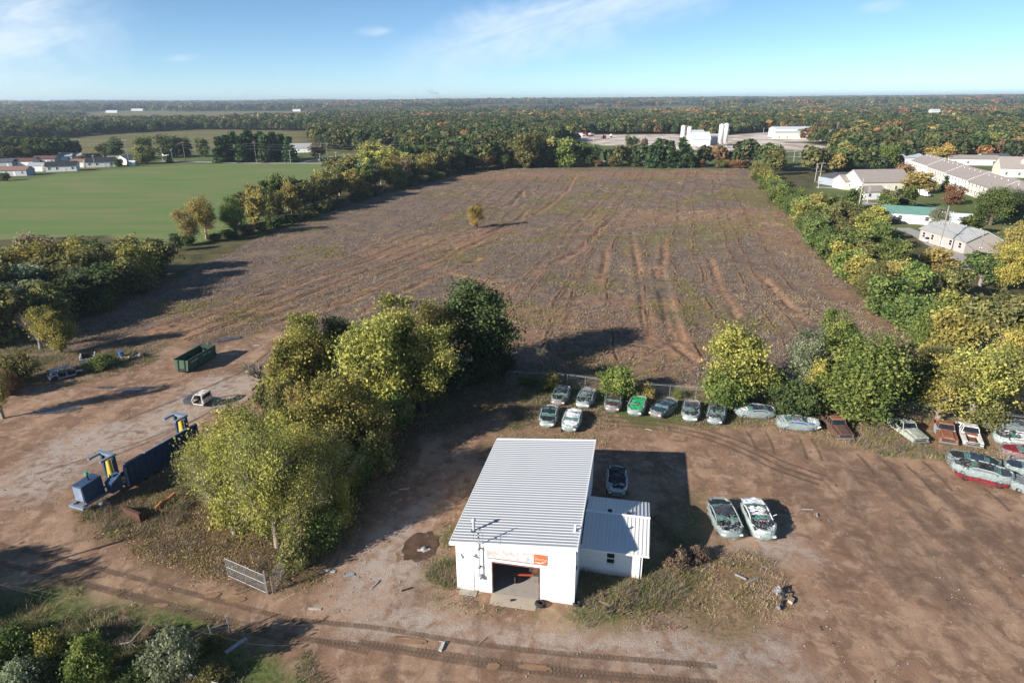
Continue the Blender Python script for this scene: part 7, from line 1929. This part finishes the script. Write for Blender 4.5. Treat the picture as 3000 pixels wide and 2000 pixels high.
# ------------------------------------------------------------------ haze
hz = MB().box(-15000, 15000, -600, 15500, -6, 112)
t = NT('haze_air')
pv = t.n('ShaderNodeVolumePrincipled')
pv.inputs['Color'].default_value = (0.70, 0.84, 1.0, 1)
pv.inputs['Density'].default_value = 0.00010
pv.inputs['Anisotropy'].default_value = 0.2
t.l(pv.outputs[0], t.out.inputs['Volume'])
haze = hz.build('haze', t.m)
tag(haze, 'thin pale autumn haze over the whole land', 'haze', kind='stuff')

# thin smoke rising from a fire in the far woods
sx_, sy_ = G(1290, 318)
b = MB(); n = 16; vs = []
for k, (dx, z_, r_) in enumerate(((0, 4, 9), (-3, 22, 14), (-10, 42, 20), (-26, 62, 24), (-50, 82, 22), (-78, 98, 10))):
    for i in range(n): a = 2 * math.pi * i / n; vs.append((dx + r_ * math.cos(a) * (1 + 0.15 * math.sin(3 * a + k)), r_ * 0.8 * math.sin(a), z_ + 3 * math.sin(2 * a)))
fs = [(k * n + i, k * n + (i + 1) % n, (k + 1) * n + (i + 1) % n, (k + 1) * n + i) for k in range(5) for i in range(n)] + [tuple(range(n))[::-1], tuple(5 * n + i for i in range(n))]
t = NT('smoke'); ns = t.noise(0.045, 4, 0.6, t.pos(), 0.5)
pv = t.n('ShaderNodeVolumePrincipled'); pv.inputs['Color'].default_value = (0.42, 0.45, 0.50, 1); pv.inputs['Anisotropy'].default_value = 0.1
t.l(t.rng(ns, 0.46, 0.68, 0.0, 0.030), pv.inputs['Density']); t.l(pv.outputs[0], t.out.inputs['Volume'])
tag(b.add(vs, fs).build('smoke_plume', t.m, None, loc=(sx_, sy_, float(height(np.array([sx_]), np.array([sy_]))[0]))), 'faint dark smoke plume drifting above the far woods', 'smoke', kind='stuff')
# ------------------------------------------------------------------ weeds, grass and litter (nobody could count it)
def blades(seed, n, rad, h0, h1, w, pal, lean=0.35, top=1.0):
    """a clump of upright blades or stalks"""
    rg = np.random.default_rng(seed)
    a = rg.uniform(0, 6.28, n); q = rad * np.sqrt(rg.random(n)); b = np.stack([q * np.cos(a), q * np.sin(a), np.zeros(n) - 0.03], 1)
    h = rg.uniform(h0, h1, n); d = rg.normal(size=(n, 2)) * lean * h[:, None]
    t_ = b + np.stack([d[:, 0], d[:, 1], h], 1)
    f = rg.uniform(0, 6.28, n); s = np.stack([np.cos(f), np.sin(f), np.zeros(n)], 1) * (w * rg.uniform(0.6, 1.4, n))[:, None]
    Q = np.stack([b - s * 0.5, b + s * 0.5, t_ + s * 0.5 * top, t_ - s * 0.5 * top], 1)
    me = quad_mesh('clump', Q, np.clip(rg.normal(0.5, 0.25, n), 0, 1)); me.materials.append(PAL[pal])
    return bpy.data.objects.new('clump', me)
PAL['weed'] = leafmat('weed_stalks', (0.090, 0.068, 0.054), (0.160, 0.122, 0.096), (0.240, 0.188, 0.148), 0.35)
PAL['straw'] = leafmat('straw', (0.140, 0.098, 0.050), (0.240, 0.172, 0.092), (0.340, 0.260, 0.150), 0.25)
PAL['grass'] = leafmat('grass_blades', (0.035, 0.060, 0.014), (0.075, 0.115, 0.026), (0.135, 0.165, 0.045), 0.3)
PAL['golden'] = leafmat('goldenrod', (0.075, 0.070, 0.022), (0.150, 0.130, 0.036), (0.230, 0.190, 0.055), 0.3)
PAL['leaflitter'] = leafmat('leaf_litter', (0.090, 0.050, 0.022), (0.190, 0.115, 0.045), (0.300, 0.205, 0.085), 0.1)
cg = np.random.default_rng(77)
def rand_in(poly, n, grow=0.0):
    xs = [p[0] for p in poly]; ys = [p[1] for p in poly]
    x = cg.uniform(min(xs), max(xs), n); y = cg.uniform(min(ys), max(ys), n)
    k = poly_sd(x, y, poly) > -grow
    return x[k], y[k]
def lay(name, label, x, y, protos, s0=0.7, s1=1.3, cat='weeds'):
    z = height(x, y); n = len(x); print(name, n)
    return scatter(name, label, np.stack([x, y, z], 1), cg.uniform(s0, s1, n), cg.uniform(0, 6.28, n), cg.integers(0, len(protos), n), protos, cat)
# the big field: dead stalks with goldenrod and straw, open along the ruts
fx, fy = rand_in(FIELD, 150000)
near_w = np.clip(130.0 / (np.hypot(fx, fy) + 1), 0.16, 1.0)
k = cg.random(len(fx)) < near_w; fx, fy = fx[k], fy[k]
ru = np.full(fx.shape, 1e9)
for q in RUTS: ru = np.minimum(ru, line_d(fx, fy, q))
dens = sstep(0.30, 0.55, fbm(fx, fy, 7, 101, 3)) * sstep(0.4, 1.5, ru + (fbm(fx, fy, 4, 5, 2) - 0.5) * 2)
k = cg.random(len(fx)) < dens * 0.42; fx, fy = fx[k], fy[k]
kind = fbm(fx, fy, 16, 91, 4); u = cg.random(len(fx))
gold = ((kind > 0.55) & (u < 0.65)) | (u < 0.05); straw = ~gold & (((fbm(fx, fy, 22, 120, 3) > 0.56) & (u < 0.6)) | (u > 0.95)); w_ = ~gold & ~straw
lay('field_weeds', 'grey-brown dead weed stalks covering the big field', fx[w_], fy[w_], [blades(400 + i, 22, 0.9, 0.10, 0.42, 0.05, 'weed', 0.9) for i in range(4)])
lay('goldenrod', 'olive-yellow goldenrod patches in the big field', fx[gold], fy[gold], [blades(410 + i, 22, 0.9, 0.10, 0.45, 0.06, 'golden', 0.9) for i in range(3)])
lay('dry_field_grass', 'tan dry grass tufts in the big field', fx[straw], fy[straw], [blades(420 + i, 22, 0.9, 0.08, 0.36, 0.045, 'straw', 1.0) for i in range(3)])
# yard patches
bx_, by_, kinds_ = [], [], []
for poly, st, kd in WEEDS:
    xs = [p[0] for p in poly]; ys = [p[1] for p in poly]
    area = (max(xs) - min(xs)) * (max(ys) - min(ys))
    x, y = rand_in(poly, int(min(60000, area * 9)), 0.8)
    if len(x) == 0: continue
    dn = sstep(0.34, 0.58, fbm(x, y, 3.2, 140, 3)) * st * np.clip(0.35 + sstep(-0.8, 2.0, poly_sd(x, y, poly)), 0, 1)
    k = cg.random(len(x)) < dn; x, y = x[k], y[k]
    bx_.append(x); by_.append(y); kinds_.append(np.full(len(x), {'lush': 0, 'dry': 1, 'litter': 2}[kd]))
x = np.concatenate(bx_); y = np.concatenate(by_); kd = np.concatenate(kinds_)
lx_ = (x - GO[0]) * math.cos(ga) + (y - GO[1]) * math.sin(ga); ly_ = -(x - GO[0]) * math.sin(ga) + (y - GO[1]) * math.cos(ga)
inside = ((lx_ > -0.25) & (lx_ < 9.5) & (ly_ > -0.15) & (ly_ < 16.3)) | ((lx_ > 9.2) & (lx_ < 14.4) & (ly_ > 3.7) & (ly_ < 10.6)) | ((lx_ > 2.6) & (lx_ < 6.8) & (ly_ > -1.4) & (ly_ < 0.2))
x, y, kd = x[~inside], y[~inside], kd[~inside]
u = cg.random(len(x)); gn = fbm(x, y, 5, 150, 3)
green = ((kd == 0) & (gn > 0.50) & (u < 0.7)) | ((kd == 1) & (gn > 0.60) & (u < 0.5)) | ((kd == 2) & (u < 0.15))
strawy = ~green & (((kd == 1) & (u < 0.75)) | ((kd == 0) & (u < 0.35)) | ((kd == 2) & (u < 0.2)))
leafy = ~green & ~strawy & (kd == 2) & (u < 0.65)
browny = ~green & ~strawy & ~leafy
lay('green_grass', 'short green grass and weeds in the yard', x[green], y[green], [blades(500 + i, 22, 0.42, 0.05, 0.20, 0.035, 'grass', 0.9, 0.5) for i in range(3)], cat='grass')
lay('dry_grass', 'dry tan grass tufts in the yard', x[strawy], y[strawy], [blades(510 + i, 22, 0.45, 0.05, 0.22, 0.030, 'straw', 1.0, 0.6) for i in range(3)], cat='grass')
lay('brown_weeds', 'brown weed stalks along the yard edges', x[browny], y[browny], [blades(520 + i, 16, 0.45, 0.06, 0.34, 0.030, 'weed' if i else 'golden', 0.8) for i in range(3)])
def litter(seed):
    rg = np.random.default_rng(seed); n = 40; a = rg.uniform(0, 6.28, n); q = 0.7 * np.sqrt(rg.random(n))
    Q = leaf_quads(np.stack([q * np.cos(a), q * np.sin(a), rg.uniform(0.01, 0.05, n)], 1), 0.065, rg, 2.5); me = quad_mesh('litter', Q, rg.random(n)); me.materials.append(PAL['leaflitter']); return bpy.data.objects.new('litter', me)
lay('leaf_litter', 'fallen leaves under the thicket', x[leafy], y[leafy], [litter(530 + i) for i in range(3)], cat='leaves')
# tall weeds round the parked wrecks, garage and annex
TW = [PG((1700, 1790), (1700, 1680), (1870, 1700), (1990, 1620), (2040, 1700), (1960, 1790), (1800, 1790)), PG((1250, 1690), (1300, 1580), (1345, 1560), (1350, 1740)), PG((2480, 1300), (2560, 1240), (2660, 1300), (2760, 1320), (2870, 1330), (2760, 1350), (2560, 1330)),
      PG((0, 1150), (120, 1130), (200, 1075), (330, 1085), (460, 1055), (430, 1020), (200, 1030), (0, 1060)), PG((240, 1500), (420, 1440), (560, 1470), (520, 1540), (340, 1580)), PG((-40, 1760), (400, 1800), (620, 1880), (700, 2040), (-40, 2040)), PG((1500, 1130), (1560, 1110), (1640, 1130), (1560, 1250), (1490, 1260))]
xs_, ys_ = [], []
for poly in TW:
    ar_ = (max(p[0] for p in poly) - min(p[0] for p in poly)) * (max(p[1] for p in poly) - min(p[1] for p in poly)); x, y = rand_in(poly, int(min(6000, 250 + ar_ * 3.5))); k = cg.random(len(x)) < sstep(0.28, 0.52, fbm(x, y, 2.5, 160, 3)); xs_.append(x[k]); ys_.append(y[k])
x, y = np.concatenate(xs_), np.concatenate(ys_); 
lx_ = (x - GO[0]) * math.cos(ga) + (y - GO[1]) * math.sin(ga); ly_ = -(x - GO[0]) * math.sin(ga) + (y - GO[1]) * math.cos(ga)
inside = ((lx_ > -0.25) & (lx_ < 9.5) & (ly_ > -0.15) & (ly_ < 16.3)) | ((lx_ > 9.2) & (lx_ < 14.4) & (ly_ > 3.7) & (ly_ < 10.6))
x, y = x[~inside], y[~inside]
lay('tall_weeds', 'tall straggling weeds round the wrecks and walls', x, y, [blades(540, 34, 0.5, 0.15, 0.65, 0.018, 'weed', 0.6, 0.5), blades(541, 38, 0.5, 0.12, 0.55, 0.02, 'straw', 0.7, 0.5), blades(542, 34, 0.5, 0.12, 0.5, 0.03, 'golden', 0.7, 0.6), blades(543, 34, 0.5, 0.10, 0.38, 0.035, 'grass', 0.8, 0.5), blades(544, 34, 0.5, 0.12, 0.5, 0.018, 'weed', 0.7, 0.5)])

# ------------------------------------------------------------------ tyre tracks and puddles
t = NT('tyre_tread_mud')
uv = t.n('ShaderNodeTexCoord').outputs['UV']; s = t.n('ShaderNodeSeparateXYZ'); t.l(uv, s.inputs[0])
ax = t.math('ABSOLUTE', t.math('SUBTRACT', s.outputs[0], 0.5))
ph = t.math('ADD', t.math('MULTIPLY', s.outputs[1], 3.4), t.math('MULTIPLY', ax, 1.1))
saw = t.math('ABSOLUTE', t.math('SUBTRACT', t.math('FRACT', ph), 0.5))
lug = t.rng(saw, 0.16, 0.30)
npos = t.noise(1.1, 5, 0.65, t.pos()); nfi = t.noise(9, 4, 0.7, t.pos())
col = t.mix(t.rng(npos, 0.35, 0.65), (0.165, 0.108, 0.074), (0.235, 0.160, 0.112))
col = t.mix(t.math('MULTIPLY', lug, t.rng(npos, 0.42, 0.60, 0.1, 0.6)), col, (0.085, 0.056, 0.040))
col = t.mix(t.rng(nfi, 0.55, 0.75, 0, 0.5), col, (0.30, 0.22, 0.165))
b = t.n('ShaderNodeBsdfPrincipled'); t.l(col, b.inputs['Base Color']); b.inputs['Roughness'].default_value = 0.9; b.inputs['Specular IOR Level'].default_value = 0.15
t.l(t.bump(t.math('SUBTRACT', 1.0, lug), 0.5, 0.05), b.inputs['Normal'])
edge = t.math('MULTIPLY', t.rng(t.math('ADD', ax, t.math('MULTIPLY', t.math('SUBTRACT', nfi, 0.5), 0.35)), 0.30, 0.48, 1.0, 0.0), t.rng(npos, 0.28, 0.58, 0.15, 0.55))
tb = t.n('ShaderNodeBsdfTransparent'); mx = t.n('ShaderNodeMixShader'); t.l(edge, mx.inputs[0]); t.l(tb.outputs[0], mx.inputs[1]); t.l(b.outputs[0], mx.inputs[2]); t.l(mx.outputs[0], t.out.inputs['Surface'])
m_tread = t.m
def track(pts, w=0.55, off=0.0):
    P = [Vector(G(*p)) for p in pts]
    # smooth the line
    Q = []
    for i in range(len(P) - 1):
        p0, p1, p2, p3 = P[max(i - 1, 0)], P[i], P[i + 1], P[min(i + 2, len(P) - 1)]
        n = max(2, int((p2 - p1).length / 0.8))
        for k in range(n):
            u = k / n; Q.append(0.5 * ((2 * p1) + (p2 - p0) * u + (2 * p0 - 5 * p1 + 4 * p2 - p3) * u * u + (3 * p1 - p0 - 3 * p2 + p3) * u ** 3))
    Q.append(P[-1])
    vs, uvs, L = [], [], 0.0
    for i, p in enumerate(Q):
        d = (Q[min(i + 1, len(Q) - 1)] - Q[max(i - 1, 0)]).normalized(); n = Vector((-d.y, d.x))
        if i: L += (p - Q[i - 1]).length
        c = p + n * off
        vs += [(c.x - n.x * w / 2, c.y - n.y * w / 2, TRK[0]), (c.x + n.x * w / 2, c.y + n.y * w / 2, TRK[0])]; uvs += [(0, L), (1, L)]
    TRK[0] += 0.003
    me = bpy.data.meshes.new('tyre_track'); me.from_pydata(vs, [], [(2 * i, 2 * i + 1, 2 * i + 3, 2 * i + 2) for i in range(len(Q) - 1)])
    ul = me.uv_layers.new(name='UVMap')
    for lp in me.loops: ul.data[lp.index].uv = uvs[lp.vertex_index]
    o = link_mesh('tyre_track', me, m_tread); tag(o, kind='structure')
TRK = [0.012]
for offs in (0.0, -1.7): track(((860, 1815), (1100, 1838), (1350, 1878), (1600, 1910), (1850, 1930), (2100, 1950)), 0.6, offs)
for offs in (0.0,): track(((1050, 1880), (1300, 1915), (1550, 1950), (1800, 1975), (2100, 2000)), 0.6, offs)
for offs in (0.0, -1.8): track(((-20, 1590), (200, 1642), (420, 1700), (650, 1762), (880, 1822)), 0.6, offs)
track(((160, 1690), (400, 1745), (620, 1805), (860, 1862), (1080, 1910)), 0.6)
for offs in (0.0, 1.0, 2.1): track(((1640, 1236), (1800, 1246), (1960, 1262), (2080, 1290), (2180, 1330), (2270, 1375), (2400, 1420)), 0.45, offs)
for p, q in (((2185, 1262), (2215, 1320)), ((2240, 1262), (2268, 1330)), ((2335, 1275), (2362, 1345)), ((2375, 1285), (2408, 1350)), ((2510, 1330), (2560, 1390)), ((2570, 1335), (2640, 1410)), ((2650, 1360), (2740, 1450)), ((2700, 1350), (2790, 1440)), ((2880, 1430), (2960, 1500))): track((p, ((p[0] + q[0]) / 2 + 4, (p[1] + q[1]) / 2), q), 0.4)
track(((100, 1390), (280, 1335), (420, 1290), (560, 1235), (640, 1190)), 0.35); track(((320, 1340), (480, 1275), (580, 1225)), 0.3)
track(((350, 1235), (520, 1170), (640, 1120), (720, 1080), (800, 1020)), 0.5)
t = NT('puddle_water'); nn = t.noise(1.5, 4, 0.6, t.pos())
t.principled(t.mix(t.rng(nn, 0.4, 0.6), (0.060, 0.050, 0.046), (0.12, 0.09, 0.07)), 0.06, 0, 0.5); m_pud = t.m
t = NT('muddy_puddle'); nn = t.noise(1.5, 4, 0.6, t.pos()); t.principled(t.mix(t.rng(nn, 0.4, 0.6), (0.30, 0.185, 0.105), (0.24, 0.145, 0.085)), 0.12, 0, 0.5); m_mpud = t.m
def puddle(px, py, rx, ry, rz, mat, seed, amp=0.22):
    x, y = G(px, py); n = 40; rg = np.random.default_rng(seed); w = wave(rg, n, 5, amp) * 0.6; vs = [(0, 0, 0)]
    for i in range(n): a = 2 * math.pi * i / n; q = 1 + w[i]; vs.append((rx * q * math.cos(a), ry * q * math.sin(a), 0))
    o = MB().add(vs, [(0, 1 + i, 1 + (i + 1) % n) for i in range(n)]).build('puddle', mat, None, loc=(x, y, 0.05 + max(0.0, float(np.max(height(x + np.linspace(-2, 2, 9), np.full(9, y))))) if py < 1020 else 0.05), rot=(0, 0, R(rz))); tag(o, kind='structure')
puddle(658, 996, 2.6, 0.8, 28, m_pud, 1); puddle(170, 1203, 2.6, 0.8, 14, m_pud, 2); puddle(395, 1140, 2.4, 0.7, 10, m_pud, 3); puddle(312, 1135, 1.2, 0.4, 0, m_pud, 4)
puddle(622, 1743, 0.62, 0.32, 4, m_mpud, 5); puddle(690, 1757, 0.75, 0.36, 6, m_mpud, 6); puddle(1195, 1875, 1.4, 0.3, -8, m_mpud, 7); puddle(472, 1773, 0.6, 0.22, -6, m_mpud, 8); puddle(1565, 1955, 1.2, 0.25, -6, m_mpud, 9); puddle(1445, 1952, 0.5, 0.3, 0, m_mpud, 10)

# ------------------------------------------------------------------ pebbles and debris crumbs in the yard
def crumbs(seed, mat):
    rg = np.random.default_rng(seed); b = MB()
    for _ in range(3): b.obox((rg.uniform(-0.9, 0.9), rg.uniform(-0.9, 0.9), 0.02), *(rg.uniform(0.03, 0.11, 3) * np.array([1.3, 0.8, 0.5])), rot=tuple(rg.uniform(-0.5, 0.5, 3)))
    me = b.mesh('crumbs'); me.materials.append(mat); return bpy.data.objects.new('crumbs', me)
YP = PG((0, 1130), (600, 1040), (800, 1000), (700, 1200), (330, 1400), (300, 1560), (780, 1760), (1000, 1660), (1300, 1420), (1800, 1260), (2400, 1300), (3000, 1450), (3000, 2040), (700, 2040), (0, 1680))
x, y = rand_in(YP, 4200); k = cg.random(len(x)) < 0.06 + 0.5 * sstep(0.5, 0.65, fbm(x, y, 6, 170, 3)); x, y = x[k], y[k]
lx_ = (x - GO[0]) * math.cos(ga) + (y - GO[1]) * math.sin(ga); ly_ = -(x - GO[0]) * math.sin(ga) + (y - GO[1]) * math.cos(ga)
k = ~((lx_ > -0.3) & (lx_ < 15) & (ly_ > -1.3) & (ly_ < 16.3)); x, y = x[k], y[k]
lay('yard_debris', 'scattered stones and small debris crumbs on the yard', x, y, [crumbs(600, m_gw), crumbs(601, m_gw), crumbs(602, m_dark), crumbs(603, m_wood), crumbs(604, m_slab), crumbs(605, m_slab)], 0.5, 1.3, 'debris')
t = NT('damp_mud'); nn = t.noise(1.2, 5, 0.6, t.pos()); t.principled(t.mix(t.rng(nn, 0.4, 0.6), (0.075, 0.046, 0.030), (0.115, 0.070, 0.046)), 0.5, 0, 0.35, t.bump(nn, 0.3, 0.05)); m_damp = t.m
puddle(1232, 1600, 1.5, 2.0, -12, m_damp, 21, 0.16)
# trees and a pole just off the left edge; their shadows reach the track
for i, (x, y, h, r) in enumerate(((-53.0, 30.0, 9.0, 3.6), (-60.0, 33.5, 10.0, 4.0))):
    tree_at(x, y, h, r, 'round2', 'olive', f'{ordw(i)} tree past the left edge, known by its shadow on the track', 'trees past the left edge')

# ------------------------------------------------------------------ furrows and ruts of bare soil across the big field
t = NT('furrow_soil')
uv = t.n('ShaderNodeTexCoord').outputs['UV']; s = t.n('ShaderNodeSeparateXYZ'); t.l(uv, s.inputs[0])
na = t.noise(0.16, 4, 0.6, t.pos()); nb_ = t.noise(1.4, 5, 0.7, t.pos()); nc_ = t.noise(5, 4, 0.7, t.pos())
ax = t.math('ABSOLUTE', t.math('ADD', t.math('SUBTRACT', s.outputs[0], 0.5), t.math('MULTIPLY', t.math('SUBTRACT', nb_, 0.5), 0.5)))
soil_ = t.mix(t.rng(nc_, 0.3, 0.7), (0.26, 0.145, 0.080), (0.40, 0.26, 0.165))
core = t.rng(ax, 0.05, 0.15, 1.0, 0.0)
c_ = t.mix(t.math('MULTIPLY', core, t.rng(na, 0.40, 0.60)), soil_, (0.065, 0.046, 0.036))
b = t.n('ShaderNodeBsdfPrincipled'); t.l(c_, b.inputs['Base Color']); b.inputs['Roughness'].default_value = 0.95; b.inputs['Specular IOR Level'].default_value = 0.1
t.l(t.bump(t.math('SUBTRACT', nc_, core), 0.8, 0.12), b.inputs['Normal'])
al = t.math('MULTIPLY', t.rng(ax, 0.20, 0.46, 1.0, 0.0), t.rng(t.math('ADD', na, t.math('MULTIPLY', nb_, 0.35)), 0.56, 0.74, 0.0, 0.85))
tb = t.n('ShaderNodeBsdfTransparent'); mx = t.n('ShaderNodeMixShader'); t.l(al, mx.inputs[0]); t.l(tb.outputs[0], mx.inputs[1]); t.l(b.outputs[0], mx.inputs[2]); t.l(mx.outputs[0], t.out.inputs['Surface'])
m_fur = t.m
def furrow(pts, w, lift):
    P = [Vector(p) for p in pts]; Q = []
    for i in range(len(P) - 1):
        p0, p1, p2, p3 = P[max(i - 1, 0)], P[i], P[i + 1], P[min(i + 2, len(P) - 1)]
        n = max(2, int((p2 - p1).length / 1.2))
        for k in range(n):
            u = k / n; Q.append(0.5 * ((2 * p1) + (p2 - p0) * u + (2 * p0 - 5 * p1 + 4 * p2 - p3) * u * u + (3 * p1 - p0 - 3 * p2 + p3) * u ** 3))
    Q = [q for q in Q if poly_sd(np.array([q.x]), np.array([q.y]), FIELD)[0] > 2]
    if len(Q) < 6: return
    qx = np.array([q.x for q in Q]); qy = np.array([q.y for q in Q])
    wob = (fbm(qx, qy, 14, 210, 2) - 0.5) * 2.2
    vs, uvs, L = [], [], 0.0
    for i, p in enumerate(Q):
        d = (Q[min(i + 1, len(Q) - 1)] - Q[max(i - 1, 0)]).normalized(); n = Vector((-d.y, d.x))
        if i: L += (p - Q[i - 1]).length
        c = p + n * float(wob[i])
        vs += [(c.x - n.x * w / 2, c.y - n.y * w / 2), (c.x + n.x * w / 2, c.y + n.y * w / 2)]; uvs += [(0, L), (1, L)]
    a = np.array(vs); zz = height(a[:, 0], a[:, 1]) + 0.10 + lift
    me = bpy.data.meshes.new('furrow'); me.from_pydata([(p[0], p[1], float(z_)) for p, z_ in zip(vs, zz)], [], [(2 * i, 2 * i + 1, 2 * i + 3, 2 * i + 2) for i in range(len(Q) - 1)])
    ul = me.uv_layers.new(name='UVMap')
    for lp in me.loops: ul.data[lp.index].uv = uvs[lp.vertex_index]
    tag(link_mesh('furrow', me, m_fur), kind='structure')
def between(A, B, n, w):
    for k in range(n):
        f = (k + 0.5 + cg.uniform(-0.3, 0.3)) / n
        furrow([Vector(a).lerp(Vector(b_), f) for a, b_ in zip(A, B)], w * cg.uniform(0.8, 1.35), 0.004 * k)
between(PG((200, 1010), (520, 900), (800, 800), (1010, 730), (1180, 660), (1300, 590), (1380, 530)), PG((560, 1080), (800, 980), (1060, 880), (1300, 780), (1500, 690), (1620, 600), (1700, 510)), 8, 1.9)
between(PG((1180, 1000), (1300, 900), (1420, 810), (1540, 720), (1640, 640), (1740, 560), (1800, 505)), PG((1840, 1060), (1820, 950), (1800, 850), (1800, 760), (1830, 660), (1880, 580), (1920, 505)), 6, 1.7)
between(PG((1880, 1090), (1870, 950), (1860, 850), (1870, 750), (1900, 650), (1940, 560), (1980, 505)), PG((2600, 1040), (2480, 920), (2380, 830), (2300, 730), (2230, 640), (2180, 560), (2150, 505)), 6, 1.6)
